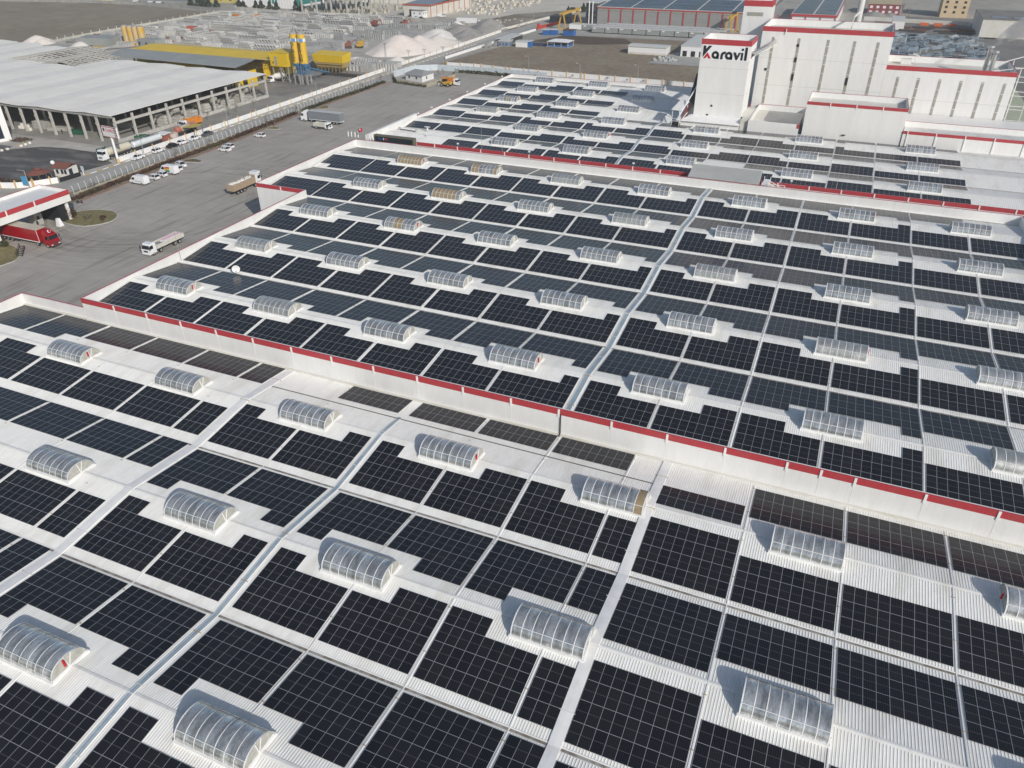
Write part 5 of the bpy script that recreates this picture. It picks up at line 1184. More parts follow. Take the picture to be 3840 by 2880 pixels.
t = thing('sliding_gate', 'dark sliding gate at the driveway of the precast works', 'gate'); b = MB(); b.bar((-202.5,144.6,.7),(-201.9,151.2,.7),.1,1.2); b.build('gate_leaf', DARKI, t)
# office corner at the left edge
t = thing('office_building', 'white office building with arched blue glass bays at the left edge', 'building', (-257.9,172.0,0), R(-18))
b = MB(); b.box(-22,0,-14,0,0,11.5); b.build('wall', SKYF, t)
for i in range(5):
    x = -1.5-3.4*i; b = MB(); b.side([(x-2.2,1.0),(x-2.2,8.6),(x-1.6,9.4),(x-.6,9.4),(x,8.6),(x,1.0)], -14.08, -14.003); b.build('window', GLOSSB, t)
    b = MB(); y = -2-2.6*i; b.box(.003,.06,y-1.6,y,1.0,9.2); b.build('window', GLOSSB, t)
b = MB(); b.box(-2,3.5,-16,-13.9,2.9,3.2); b.build('canopy', SKYF, t)
hedge('shrub_bed', 'rust and green planter bed before the white office', [(-255.8,172.6),(-252.6,172.6)], 4.5, .8, HEDGE, 30, .16)
for i,(x,y) in enumerate(((-247.9,167.4),(-248.2,169.2),(-248.5,171.0),(-248.4,162.9),(-248.6,161.0))):
    b = MB(); b.box(-.5,.5,-.35,.35,0,.6,0); b.box(-.52,0,-.37,.37,.0,.62,1); o = b.build('kerb_block', [SKYF, M('kerb_yellow', (.52,.36,.10), .7)], None, loc=(x,y,0)); tag(o, f'yellow and white kerb block before the office, {ORD[i+1]} of five', 'kerb block', 'painted blocks')
poly_sheet('wet_ground', [(-262,166),(-250.5,166.5),(-246,156),(-262,150)], .036, M('dark_ramp', (.07,.085,.095), .6))
# kiosk and canopy inside the wall
t = thing('kiosk', 'small red brown kiosk with white flat roof inside the wall', 'kiosk', (-207.0,189.4,0)); b = MB(); b.box(-1.2,1.1,-1.2,1.2,0,2.8); b.build('wall', M('brick_red_wall', (.30,.10,.07), .8, var=.15, vs=1), t); b = MB(); b.hexa([(-2.4,-1.8,2.85),(1.7,-1.8,2.85),(1.7,1.6,3.1),(-2.4,1.6,3.1),(-2.4,-1.8,2.97),(1.7,-1.8,2.97),(1.7,1.6,3.22),(-2.4,1.6,3.22)]); b.build('roof', SKYF, t)
t = thing('storage_tank', 'round weathered tank beside the red brown kiosk', 'tank', (-206.6,193.0,0)); b = MB(); b.cyl((0,0,0),1.5,2.3,'z',20); b.cyl((0,0,2.3),1.5,.3,'z',20,.9); b.build('tank', M('weathered_tank', (.42,.25,.2), .7, c2=(.55,.52,.48), vs=1), t)
t = thing('fuel_canopy', 'small canopy with tilted yellow roof beside the wall', 'canopy', (-201.8,200.2,0)); b = MB(); b.hexa([(-2.3,-2.6,2.9),(2.4,-2.0,3.3),(2.4,2.4,3.5),(-2.3,2.2,3.1),(-2.3,-2.6,3.0),(2.4,-2.0,3.4),(2.4,2.4,3.6),(-2.3,2.2,3.2)]); b.build('roof', M('dull_yellow', (.50,.42,.10), .6, var=.1, vs=1), t)
b = MB(); [b.cyl((x,y,0),.08,2.95,'z',6) for x in (-2,2) for y in (-2,2)]; b.build('post', CHASS, t)
t.location = (-204.6,200.4,0)

# ------------------------------------------------------------------ concrete plant
YR = M('yellow_sheet', (.72,.50,.02), .45, c2=(.66,.45,.02), var=.05, vs=.15); GRS = M('grey_sheet', (.27,.29,.28), .55, c2=(.32,.335,.32), var=.05, vs=.1); BLS = M('plant_blue', (.07,.20,.36), .6, var=.2, vs=1)
t = thing('barn', 'long grey roofed barn with open trussed gable end', 'barn')
b = MB(); b.hexa([(-316,268.8,9.2),(-240.8,266.0,9.0),(-240.8,279.5,10.4),(-321,281.5,10.4),(-316,268.8,9.3),(-240.8,266.0,9.1),(-240.8,279.5,10.5),(-321,281.5,10.5)]); b.hexa([(-321,281.5,10.4),(-240.8,279.5,10.4),(-240.8,291,8.2),(-321,291,8.2),(-321,281.5,10.5),(-240.8,279.5,10.5),(-240.8,291,8.3),(-321,291,8.3)]); b.build('roof', GRS, t)
b = MB(); b.box(-317,-298,271,271.2,0,7.5); b.box(-284,-262,271,271.2,0,8.2); b.build('front_wall', YR, t)
b = MB()
for y0,y1,z0,z1 in ((263.5,279.5,7.8,10.5),(279.5,291,10.5,8.1)):
    b.bar((-241,y0,z0),(-241,y1,z1),.2); b.bar((-241,y0,7.0),(-241,y1,7.0),.2)
    for k in range(6): s = k/6; e = (k+1)/6; b.bar((-241,y0+(y1-y0)*s,7.0),(-241,y0+(y1-y0)*e,z0+(z1-z0)*e),.12)
for y in (264,270,279,290): b.bar((-241,y,0),(-241,y,8),.35)
for x in range(-316,-242,9): b.bar((x,265.2,0),(x,265.2,7.8),.3)
b.build('frame', CHASS, t)
b = MB(); b.box(-241.3,-241.1,264.5,269.5,0,6.2); b.box(-241.3,-241.1,272.5,279,0,6.6); b.build('end_wall', YR, t)
t = thing('barn', 'long bright yellow roofed barn behind the grey one', 'barn')
b = MB(); b.hexa([(-330,290,7.6),(-243,285.5,8.0),(-243,298.5,9.9),(-324,302,9.4),(-330,290,7.7),(-243,285.5,8.1),(-243,298.5,10.0),(-324,302,9.5)]); b.hexa([(-324,302,9.4),(-243,298.5,9.9),(-243,311,8.3),(-324,314,7.9),(-324,302,9.5),(-243,298.5,10.0),(-243,311,8.4),(-324,314,8.0)]); b.build('roof', YR, t)
b = MB(); b.box(-326,-244,293,293.2,0,7.4); b.box(-244,-243.8,287,310,0,8.1); b.build('wall', YR, t)
t = thing('mixer_house', 'bright yellow mixing house raised on a steel frame', 'plant house')
b = MB(); b.box(-240.2,-230.9,288,297,6.5,12.1); b.build('wall', YR, t); b = MB(); b.hexa([(-240.4,287.8,12.1),(-230.7,287.8,12.1),(-230.7,297.2,12.1),(-240.4,297.2,12.1),(-240.4,287.8,12.4),(-230.7,287.8,12.2),(-230.7,297.2,12.3),(-240.4,297.2,12.5)]); b.build('roof', YR, t)
b = MB(); b.box(-237.7,-236.4,287.94,287.99,6.9,10.6); b.build('door', STRIPG, t); b = MB(); b.box(-238.9,-238.4,287.94,287.99,7.6,8.5); b.build('window', DARKI, t)
b = MB()
for x in (-239.6,-235.4,-231.4):
    for y in (288.6,296.4): b.bar((x,y,0),(x,y,6.5),.4)
    b.bar((x,288.6,0),(x,296.4,6.5),.18)
b.bar((-239.6,288.6,0.4),(-235.4,288.6,6.4),.18); b.bar((-235.4,288.6,6.4),(-231.4,288.6,.4),.18); b.build('frame', CONCG, t)
for i,(x,wd) in enumerate(((-225.8,'ÖLMEZ'),(-221.9,'BETON'))):
    t = thing('cement_silo', ('left' if i == 0 else 'right')+' of the twin yellow cement silos on blue legs, lettered '+wd, 'silo', (x,288.3,0), 0, 'twin cement silos')
    b = MB(); b.cyl((0,0,8.6),1.75,11.7,'z',24); b.build('tank', M('silo_yellow', (.66,.42,.03), .5, c2=(.62,.40,.05), var=.06, vs=.6), t)
    b = MB(); b.cyl((0,0,17.4),1.77,1.3,'z',24); b.build('white_band', SKYF if i == 0 else SKYF, t); b = MB(); b.box(-.0,1.5,-1.82,-.9,17.4,18.7); b.build('blue_patch', M('sky_blue_paint', (.15,.35,.6), .5), t)
    b = MB(); b.cyl((0,0,20.3),1.75,.9,'z',24,1.0); b.cyl((.2,0,21.2),.5,.6,'z',10); b.build('top_filter', CONCG, t)
    b = MB(); b.cyl((0,0,6.2),.45,2.4,'z',20,1.75); b.build('cone', BLS, t)
    b = MB()
    for sx,sy in ((-1,-1),(1,-1),(1,1),(-1,1)): b.bar((sx*1.35,sy*1.35,4.0),(sx*1.2,sy*1.2,9.2),.25)
    for k in range(3):
        z = 4.2+k*1.6
        for (a,c_) in (((-1,-1),(1,-1)),((1,-1),(1,1)),((1,1),(-1,1)),((-1,1),(-1,-1))): b.bar((a[0]*1.3,a[1]*1.3,z),(c_[0]*1.3,c_[1]*1.3,z),.14); b.bar((a[0]*1.3,a[1]*1.3,z),(c_[0]*1.3,c_[1]*1.3,z+1.5),.12)
    b.build('leg_frame', BLS, t)
    for sx,sy in ((-1,-1),(1,-1),(1,1),(-1,1)): b = MB(); b.bar((sx*1.35,sy*1.35,0),(sx*1.35,sy*1.35,4.0),.5); b.build('concrete_leg', CONCG, t)
    for k,ch in enumerate(wd): text(ch, 2.0, DARKI, t, (0,-1.83,15.6-1.5*k), (R(90),0,0), 'lettering', .05, 'CENTER')
t = thing('aggregate_hopper', 'large yellow aggregate hopper shed on a lattice of legs', 'hopper')
b = MB(); b.hexa([(-235.4,313,4.9),(-219.4,313,4.9),(-219.4,319.5,4.9),(-235.4,319.5,4.9),(-235.8,312.6,7.9),(-219.0,312.6,7.9),(-219.0,320,7.9),(-235.8,320,7.9)]); b.hexa([(-235.8,312.6,7.93),(-219.0,312.6,7.93),(-219.0,320,7.93),(-235.8,320,7.93),(-235.8,312.6,8.1),(-219.0,312.6,8.1),(-219.0,320,8.9),(-235.8,320,8.9)]); b.build('cover', YR, t)
b = MB(); b.hexa([(-234.4,314.0,2.6),(-220.4,314.0,2.6),(-220.4,318.5,2.6),(-234.4,318.5,2.6),(-235.4,313,4.87),(-219.4,313,4.87),(-219.4,319.5,4.87),(-235.4,319.5,4.87)]); b.box(-235.0,-219.8,312.85,312.95,4.2,4.5); b.build('bin', M('worn_yellow', (.50,.33,.06), .6, c2=(.45,.38,.25), var=.15, vs=.8), t)
b = MB()
for i in range(8): x = -234.4+2*i; b.bar((x,314,0),(x,314,2.6),.18); b.bar((x,318.4,0),(x,318.4,2.6),.18); b.bar((x,314,0),(x+1,314,2.6),.12)
b.build('leg_frame', M('leg_tan', (.32,.25,.12), .7), t)
t = thing('conveyor', 'blue inclined conveyor from the silos down to the yellow hopper', 'conveyor'); b = MB(); b.bar((-221.5,290.5,6.4),(-226,311,1.0),1.0,.5); b.build('belt', BLS, t); b = MB(); b.bar((-221.5,290.5,5.2),(-226,311,.4),.15); b.bar((-222.6,296,0),(-222.6,296,4.6),.2); b.build('frame', BLS, t)
t = thing('conveyor', 'dark ground conveyor trough under the yellow hopper', 'conveyor'); b = MB(); b.box(-229,-206.9,309,311.5,0,1.1); b.build('belt', CHASS, t)
# concrete mixer truck
t = thing('mixer_truck', 'white concrete mixer truck parked under the plant', 'truck', (-237.0,292.2,0), R(-108))
b = MB(); b.box(-.2,8,-.5,.5,.7,1.15); b.build('chassis', CHASS, t); cab(t, 6.2, CARW, 3.0, 1.2, 2.0)
b = MB(); prof = [(0,.6),(.9,1.15),(2.6,1.35),(4.6,1.2),(5.7,.7)]
for (xa,ra),(xb,rb) in zip(prof,prof[1:]): b.cyl((xa,0,2.35),ra,xb-xa,'x',18,rb,caps=True)
b.build('drum', CREAMW, t); b = MB(); b.side([(-.9,1.6),(-.7,3.4),(.3,3.6),(.2,2.6)], -.5, .5); b.build('chute', CHASS, t); wheels(t, (1,2.4,5.6,7.3), 1.0, .5, .34)
# yellow tanks, grey sheds at the far left
for i in range(4):
    t = thing('cement_silo', f'weathered yellow upright tank, {ORD[i+1]} from left of four beside the grey sheds', 'silo', (-386.6+3.95*i,344.5,0), 0, 'four yellow tanks'); b = MB(); b.cyl((0,0,0),1.9,10.1,'z',20); b.build('tank', M('worn_orange_tank', (.60,.36,.04), .6, c2=(.50,.42,.28), var=.1, vs=.35), t); b = MB(); b.cyl((0,0,10.1),1.9,.4,'z',20,1.2); b.build('lid', CONCG, t)
t = thing('plant_shed', 'grey sheet aggregate shed with a yellow hopper under it', 'shed'); b = MB(); b.hexa([(-409,331,.6),(-388,334,.6),(-390,342,.6),(-411,339,.6),(-409,331,4.4),(-388,334,4.6),(-390,342,5.2),(-411,339,5.0)]); b.build('cover', GRS, t); b = MB(); b.hexa([(-400,331.6,-.2),(-388.5,333,-.2),(-388.5,339,-.2),(-401,337,-.2),(-400,331.6,.55),(-388.5,333,.55),(-388.5,339,.55),(-401,337,.55)]); b.build('bin', M('worn_orange', (.50,.30,.04), .6, c2=(.42,.32,.12), vs=.8, var=.1), t)
t = thing('plant_shed', 'boxy grey sheet shed with two small openings at the end of a sloping gallery', 'shed'); b = MB(); b.box(-370,-357,336,343,0,5.0); b.build('wall', GRS, t)
for x in (-367.5,-362.5): b = MB(); b.box(x-.5,x+.5,334.93,334.99,2.6,3.9); b.build('window', DARKI, t)
b = MB(); b.bar((-371,338,3.6),(-388,322,.4),1.4,1.0); b.build('gallery', CONCG, t)
# heaps
def heap(name, lb, peaks, mt, seed=0, res=.8, group=None):
    """height field of cone shaped piles: (x, y, radius, height)"""
    x0 = min(p[0]-p[2] for p in peaks); x1 = max(p[0]+p[2] for p in peaks); y0 = min(p[1]-p[2] for p in peaks); y1 = max(p[1]+p[2] for p in peaks)
    nx = int((x1-x0)/res)+1; ny = int((y1-y0)/res)+1; V = []; b = MB()
    for j in range(ny):
        for i in range(nx):
            x, y = x0+i*res, y0+j*res; h = -.3
            for (px,py,r,hh) in peaks:
                d = math.hypot((x-px)*1.25,y-py)/r*(1+.08*noise.noise(Vector((x*.12,y*.12,seed))))
                h = max(h, hh*(1-d)) if d < 1 else h
            if h > 0: h = h*(1+.06*noise.noise(Vector((x*.25,y*.25,seed+3)))); h = h-.12*h*max(0,1-abs(h-max(p[3] for p in peaks))/1.2)
            V.append((x,y,h))
    b.add(V, [(j*nx+i,j*nx+i+1,(j+1)*nx+i+1,(j+1)*nx+i) for j in range(ny-1) for i in range(nx-1)])
    return tag(b.build(name, mt, None, smooth=True), lb, 'heap', kind=None)
SANDP = M('pink_sand', (.74,.66,.60), .95, c2=(.78,.72,.66), var=.05, vs=.08); SANDW = M('white_sand', (.74,.72,.68), .95, c2=(.66,.63,.58), var=.05, vs=.1); GRAV = M('dark_gravel', (.26,.25,.23), .95, c2=(.33,.32,.30), var=.15, vs=.2)
heap('sand_heap','tall pink sand heap with long low shoulder beside the road wall',[(-230,383,22,9.0),(-226,397,21,6.2),(-221,408,19,4.6)],SANDP,1)
heap('sand_heap','pale whitish sand mound at the foot of the pink heap',[(-213.8,352,7,3.0),(-215,345,5,1.8)],SANDW,2)
heap('sand_heap','white sand mound behind the pink heap',[(-236,437,15,5.2),(-228,428,11,4.0)],SANDW,3)
heap('sand_heap','low pink heap right of the yellow hopper',[(-232,343,12,3.2),(-222,341,8,2.4)],SANDP,4)
heap('gravel_heap','dark gravel heap behind the sand',[(-228,452,16,6.0),(-219,444,12,4.2),(-236,462,12,5.0)],GRAV,5)
heap('gravel_heap','second dark gravel heap with pale streak farther right',[(-220,478,15,7),(-228,487,11,5)],GRAV,6)
heap('sand_heap','small white cap of sand on top of the dark gravel',[(-239,470,9,5.8)],SANDW,7)
heap('sand_heap','pink sand heap behind the left shed roofs',[(-446,333,10,4.3),(-437,330,7,3)],SANDP,8)
heap('sand_heap','small white sand heap beside the grey plant shed',[(-408,330,7,3.2)],SANDW,9)
# stacks in the yard
STK = [M('stack_'+n, c, .9, var=.1, vs=.5) for n,c in (('pale',(.52,.515,.49)),('mid',(.42,.42,.41)),('dark',(.33,.335,.33)))]
PR = {}
def mk_upright(n, m_, r, h):
    b = MB()
    for i in range(n):
        for j in range(m_): b.cyl((i*r*2.15,j*r*2.15,0),r,h,'z',10,caps=True)
    return b
def mk_pipes(n, layers, r, L_):
    b = MB()
    for l in range(layers):
        for i in range(n-l):
            x, z = (i+l*.5)*r*2.05, r+l*r*1.75; N = 10; V = []
            for y in (0,L_):
                for rr in (r, r*.78):
                    for k in range(N): a = 2*math.pi*k/N; V.append((x+rr*math.cos(a),y,z+rr*math.sin(a)))
            F = []
            for k in range(N):
                k2 = (k+1)%N; F += [(k,k2,2*N+k2,2*N+k),(N+k2,N+k,3*N+k,3*N+k2),(k2,k,N+k,N+k2),(2*N+k,2*N+k2,3*N+k2,3*N+k)]
            b.add(V, F)
    return b
def mk_blocks(nx, ny, nz, s=(1.5,1.1,.5)):
    b = MB()
    for k in range(nz):
        for j in range(ny):
            for i in range(nx): b.box(i*(s[0]+.12),i*(s[0]+.12)+s[0],j*(s[1]+.1),j*(s[1]+.1)+s[1],k*(s[2]+.06),k*(s[2]+.06)+s[2])
    return b
protos = [('ring_stack','upright concrete rings',mk_upright(7,3,.85,2.2)),('ring_stack','tall concrete pipes',mk_upright(9,2,.7,3.2)),('pipe_stack','concrete pipe pyramid',mk_pipes(9,4,.62,4.2)),('pipe_stack','wide pipe layers',mk_pipes(8,2,1.0,3.0)),('block_stack','slab stack',mk_blocks(4,3,6)),('block_stack','paving block pallets',mk_blocks(8,4,2,(1.1,1.0,.55))),('block_stack','kerb stone stack',mk_blocks(3,5,8,(1.8,.6,.35)))]
reg = [ # x0,x1,y0,y1,dx,dy,kinds,mat
 (-425,-340,362,480,15.5,9.5,(0,1,2,3,4,6),(0,0,1)), (-338,-296,352,488,14.5,9.5,(0,1,2,3,4),(0,1)), (-294,-246,405,485,12.5,8.5,(5,5,1,5),(2,2,1)), (-294,-256,352,402,13,9,(5,4,5),(2,1)), (-244,-209.5,322,350,10.5,8.5,(1,4,0),(1,)), (-418,-372,340,360,15,9,(0,4),(1,))]
rr = random.Random(21); used = set(); cnt = {}
PM = {}; ri = -1
for (x0,x1,y0,y1,dx,dy,kinds,mats) in reg:
    y = y0; row = 0; ri += 1; zn = ('left','middle','far right','near right','roadside','tank side')[ri]
    while y < y1:
        x = x0+(row%2)*3; row += 1; ix = 0
        while x < x1:
            if (-262 < x < -208 and 340 < y < 420) or (x < -436+(y-360)*-.1) or (x > -246 and y > 350) or rr.random() < .10: x += dx; continue
            k = rr.choice(kinds); mi = rr.choice(mats); key = (k,mi)
            nm, ds, bb = protos[k]
            if key not in PM: o = bb.build(nm, STK[mi]); PM[key] = o.data
            else: o = bpy.data.objects.new(nm, PM[key]); col.objects.link(o)
            o.location = (x+rr.uniform(-.8,.8), y+rr.uniform(-.8,.8), 0); o.rotation_euler = (0,0,R(rr.choice((0,0,4,-4,90)) if k in (2,3) else rr.choice((0,3,-3,6))))
            tone = ('pale','mid grey','dark grey')[mi]
            ix += 1
            tag(o, f'{tone} {ds}, {ORD[min(ix,20)]} from left in {ORD[min(row,20)]} row, {zn} precast yard', nm.replace('_',' '), f'{tone} {ds} in the precast yard')
            x += dx*.84+rr.uniform(-1,1)
        y += dy*.88
# machines and scrap among the stacks
def machine(x, y, mt, lb, s=1.0, rz=0):
    t = thing('excavator', lb, 'machine', (x,y,0), rz); b = MB(); b.box(-2*s,2*s,-1.3*s,1.3*s,0,.8*s); b.build('track', CHASS, t); b = MB(); b.side([(-2*s,.9*s),(-2*s,2.1*s),(.2*s,2.2*s),(.3*s,3.1*s),(1.6*s,3.0*s),(1.8*s,.9*s)], -1.2*s, 1.2*s); b.build('body', mt, t); b = MB(); b.bar((1.2*s,0,1.6*s),(4*s,0,3.6*s),.4*s); b.bar((4*s,0,3.6*s),(5.2*s,0,1*s),.35*s); b.build('boom', mt, t)
RUST = M('rusty_red', (.28,.06,.04), .8, c2=(.18,.09,.06), var=.2, vs=1)
machine(-300,395,RUST,'rust brown machine among grey block pallets in the yard',1.1); machine(-262,380,RUST,'rusty machine in the open part of the works yard',1.2,R(30)); machine(-256,384,YEL,'yellow machine beside the rusty one in the works yard',1.1,R(100)); machine(-296,462,RUST,'red brown machine at the back edge of the pipe stacks',1.3); machine(-280,474,RUST,'dark rusty machine right of the red brown one at the back wall',1.1,R(60))
for i,(x,y,c_) in enumerate(((-405,462,ORG),(-396,466,ORG))): b = MB(); b.side([(-5,.6),(-5.6,3),(5,3),(4.2,.6)],-2,2); sleeve('orange_skip', ('left','right')[i]+' orange tipper body lying at the field side of the yard','skip',x,y,b,c_,rz=R(10*i))
for i,(x,y,c_) in enumerate(((-383,392,RUST),(-374,396,RUST))): b = MB(); b.box(-3,3,-1.6,1.6,.4,4.6 if i == 0 else 2); b.box(-2.6,2.6,-1.7,-1.61,1,1.5); sleeve('container', ('tall faded red','low dark red')[i]+' container box left of the upright pipes','container',x,y,b,M('faded_red', (.40,.10,.06), .7, var=.2, vs=.6),rz=R(12))
rr = random.Random(4); SC_C = [RUST, CHASS, M('scrap_blue', (.08,.12,.18), .7), M('scrap_grey', (.25,.25,.24), .7), M('scrap_red', (.35,.05,.04), .7)]
for i in range(34):
    x = rr.uniform(-436,-392) if i < 16 else rr.uniform(-372,-400); y = rr.uniform(338,360) if i < 10 else rr.uniform(352,376)+(x+400)*-.1
    b = MB()
    for k in range(7): a = rr.uniform(0,3.1); c_ = Vector((rr.uniform(-1.6,1.6),rr.uniform(-1.2,1.2),rr.uniform(.3,1.2))); d_ = Vector((math.cos(a),math.sin(a),rr.uniform(-.3,.5)))*rr.uniform(.8,2); b.bar(c_-d_,c_+d_,rr.uniform(.2,.7),rr.uniform(.2,.9))
    sleeve('scrap_pile','small pile of mixed scrap metal by the field wall','scrap',x,y,b,rr.choice(SC_C),'scrap piles along the field wall')
# ------------------------------------------------------------------ beyond: field, warehouse and distant buildings
poly_sheet('grass_field', [(-192,350),(-166,351),(-112,346),(-40,343),(60,342),(60,455),(-78,455),(-82,470),(-95,473),(-150,472),(-164,468),(-178,446),(-186,405)], .03, M('green_brown_field', (.22,.175,.125), .98, c2=(.255,.215,.15), var=.25, vs=.05, bump=.2, bs=1, lo=.4, hi=.62))
poly_sheet('bare_soil', [(-176,440),(-166,470),(-128,468),(-118,452),(-140,440)], .05, M('dark_soil', (.09,.062,.04), .98, var=.2, vs=.2))
poly_sheet('warehouse_yard', [(-186,472),(-60,474),(130,460),(130,620),(-190,620)], .04, ROAD)
poly_sheet('side_yard', [(5,300),(48,300),(140,300),(140,640),(5,640)], .06, M('scrap_yard_ground', (.16,.155,.145), .95, c2=(.22,.21,.20), vs=.05, var=.1))
poly_sheet('apron', [(-96,395),(-60,395),(-60,470),(-84,470),(-88,440)], .06, M('pale_apron', (.38,.375,.35), .9, var=.1, vs=.2))
poly_sheet('marble_ground', [(-330,520),(-205,520),(-188,640),(-230,760),(-420,760),(-400,560)], .05, M('marble_dust', (.52,.48,.40), .95, c2=(.60,.57,.50), var=.08, vs=.05))
poly_sheet('wasteland', [(-248,482),(-206,478),(-202,600),(-236,556)], .07, M('waste_soil', (.18,.15,.11), .98, c2=(.30,.27,.22), var=.2, vs=.04))
walls('boundary_wall', 'pale grey wall along the left side of the far road', [(-210,474),(-206,520),(-198,600),(-190,700)], 1.4, None, mat=CREAMW)
def bldg(name, label, x0, x1, y0, y1, h, wall, roof, cat='building', gableh=0, wins=None, rot=0, wmat=None):
    t = thing(name, label, cat, (x0,y0,0), R(rot)); X, Y = x1-x0, y1-y0
    b = MB(); b.box(0,X,0,Y,0,h); b.build('wall', wall, t)
    b = MB()
    if gableh: b.hexa([(-.4,-.4,h+.01),(X+.4,-.4,h+.01),(X+.4,Y/2,h+gableh),(-.4,Y/2,h+gableh),(-.4,-.4,h+.2),(X+.4,-.4,h+.2),(X+.4,Y/2,h+gableh+.2),(-.4,Y/2,h+gableh+.2)]); b.hexa([(-.4,Y/2,h+gableh),(X+.4,Y/2,h+gableh),(X+.4,Y+.4,h+.01),(-.4,Y+.4,h+.01),(-.4,Y/2,h+gableh+.2),(X+.4,Y/2,h+gableh+.2),(X+.4,Y+.4,h+.2),(-.4,Y+.4,h+.2)])
    else: b.box(-.25,X+.25,-.25,Y+.25,h+.01,h+.3)
    b.build('roof', roof, t)
    if wins:
        nx, nz, ww, wh, z0 = wins
        for k in range(nz):
            for i in range(nx):
                x = X*(i+.5)/nx-ww/2; b = MB(); b.box(x,x+ww,-.05,-.003,z0+k*3.1,z0+k*3.1+wh); b.build('window', wmat or GLOSSB, t)
                x = Y*(i+.5)/nx-ww/2; b = MB(); b.box(X+.003,X+.05,x,x+ww,z0+k*3.1,z0+k*3.1+wh) if x0 < -30 else b.box(-.05,-.003,x,x+ww,z0+k*3.1,z0+k*3.1+wh); b.build('window', wmat or GLOSSB, t)
    return t
BLUEC = M('cabin_blue', (.03,.13,.38), .5, var=.1, vs=1); GREYC = M('container_grey', (.27,.29,.28), .55, var=.06, vs=.4); ROOFL = M('pale_roof_sheet', (.58,.59,.57), .6)
b = MB()
t = thing('gazebo', 'open pavilion with white hipped roof and blue railing on the grass field', 'pavilion', (-160.2,424.5,0)); b = MB(); b.add([(-.6,-.6,2.8),(12.6,-.6,2.8),(12.6,9.6,2.8),(-.6,9.6,2.8),(3.5,4.5,3.9),(8.5,4.5,3.9)], [(0,1,5,4),(1,2,5),(2,3,4,5),(3,0,4)]); b.build('roof', SKYF, t)
b = MB(); [b.cyl((x,y,0),.12,2.8,'z',6) for x in (0,4,8,12) for y in (0,9)]; b.build('post', CONDUIT, t); b = MB(); b.box(0,12,-.05,.05,.3,1.1); b.box(11.95,12.05,0,9,.3,1.1); b.box(0,12,8.95,9.05,.3,1.1); b.build('railing', BLUEC, t); b = MB(); b.box(-.5,12.5,-.5,9.5,.1,.35); b.build('floor', CONCG, t)
poly_sheet('sports_court', [(-177,425),(-161,425),(-163,437),(-178,437)], .07, M('court_blue', (.04,.05,.09), .8))
bldg('cabin','white and blue cabin with pale flat roof left of the pavilion',-186.3,-180.4,416.2,423,2.7,GREYC,ROOFL,'cabin',0,(3,1,1.0,1.4,.6),0,BLUEC)
bldg('cabin','white container cabin with a blue end between shed and pavilion',-176.6,-170,418,423,2.8,SKYF,ROOFL,'cabin')
bldg('cabin','tiny blue end cabin beside the white container',-169.9,-168.6,419,424,2.9,BLUEC,ROOFL,'cabin')
bldg('cabin','blue guard cabin with pale roof, left of two near the gantry',-179.4,-175.6,466.4,471,2.8,BLUEC,ROOFL,'cabin')
bldg('cabin','blue guard cabin with pale roof, right of two near the gantry',-175.2,-171.6,468.4,473,2.8,BLUEC,ROOFL,'cabin')
bldg('cabin','blue cabin with brown roof in front of the container row',-167,-160.5,468.5,474,2.9,BLUEC,M('brown_roof', (.12,.08,.06), .8),'cabin')
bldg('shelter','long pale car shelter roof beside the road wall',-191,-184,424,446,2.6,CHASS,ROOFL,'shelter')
for i,(x,y) in enumerate(((-190.2,408),(-188.2,416))): b = MB(); b.cyl((0,0,1.2),1.2,6,'y',14); b.box(-.8,.8,.6,1.0,0,.5); b.box(-.8,.8,5,5.4,0,.5); sleeve('storage_tank', ('near','far')[i]+' grey horizontal tank lying beside the road wall','tank',x,y,b,CONCG)
t = bldg('long_hut','long white hut with slightly pitched roof on the grass field',-112.6,-92.4,419,429,3.6,SKYF,ROOFL,'hut',.5)
b = MB(); b.box(-.06,20.3,-.06,-.003,0,1.0); b.build('plinth', CREAMW, t)
bldg('store_building','white box building partly hidden behind the sign tower',-85,-68,420,462,5.0,SKYF,ROOFL,'building',0,(4,1,2.2,2.6,.2),0,DARKI)
for i in range(14): b = MB(); b.hexa([(-.9,-.6,0),(.9,-.7,0),(.8,.7,0),(-.8,.6,0),(-.7,-.4,.9),(.6,-.5,.8),(.7,.4,1.0),(-.6,.5,.8)]); sleeve('debris_pile','small pale heap of wrapped debris by the white hut','debris',-92+rr.uniform(-3,8),402+rr.uniform(0,13),b,M('debris_pale', (.42,.43,.43), .8, var=.2, vs=1),'debris near the white hut',rr.uniform(0,3))
# container row
for i in range(11):
    t = thing('trailer_container', f'grey container unit in the front row before the warehouse, {ORD[i+1]} from left', 'container', (-171.6+8.55*i+(0.0 if i < 2 else .3), 493 if i < 2 else 485.2, 0), 0, 'front row of grey containers')
    b = MB(); b.box(0,8.0,0,5.5,.5,3.3); b.build('box', GREYC if i else SKYF, t); b = MB(); b.box(-.1,8.1,-.1,5.6,3.303,3.5); b.build('roof', ROOFL, t); b = MB(); b.box(.9,2.6,-.03,-.003,2.5,3.0); b.build('label_plate', SKYF, t); b = MB(); [b.box(x,x+.6,.2,5.2,0,.49) for x in (.8,6.6)]; b.build('support', CHASS, t)
for j in range(2):
    for i in range(9): b = MB(); b.box(0,8.1,0,5.3,.3,3.3,0); b.box(-.1,8.2,-.1,5.4,3.3,3.5,1); o = b.build('trailer_container', [GREYC, ROOFL], None, loc=(-153+8.75*i+j*3,493.5+j*8.2,0)); tag(o, ('second','third')[j]+f' row grey container roof behind the front row, {ORD[i+1]} from left','container',('second','third')[j]+' row of grey containers')
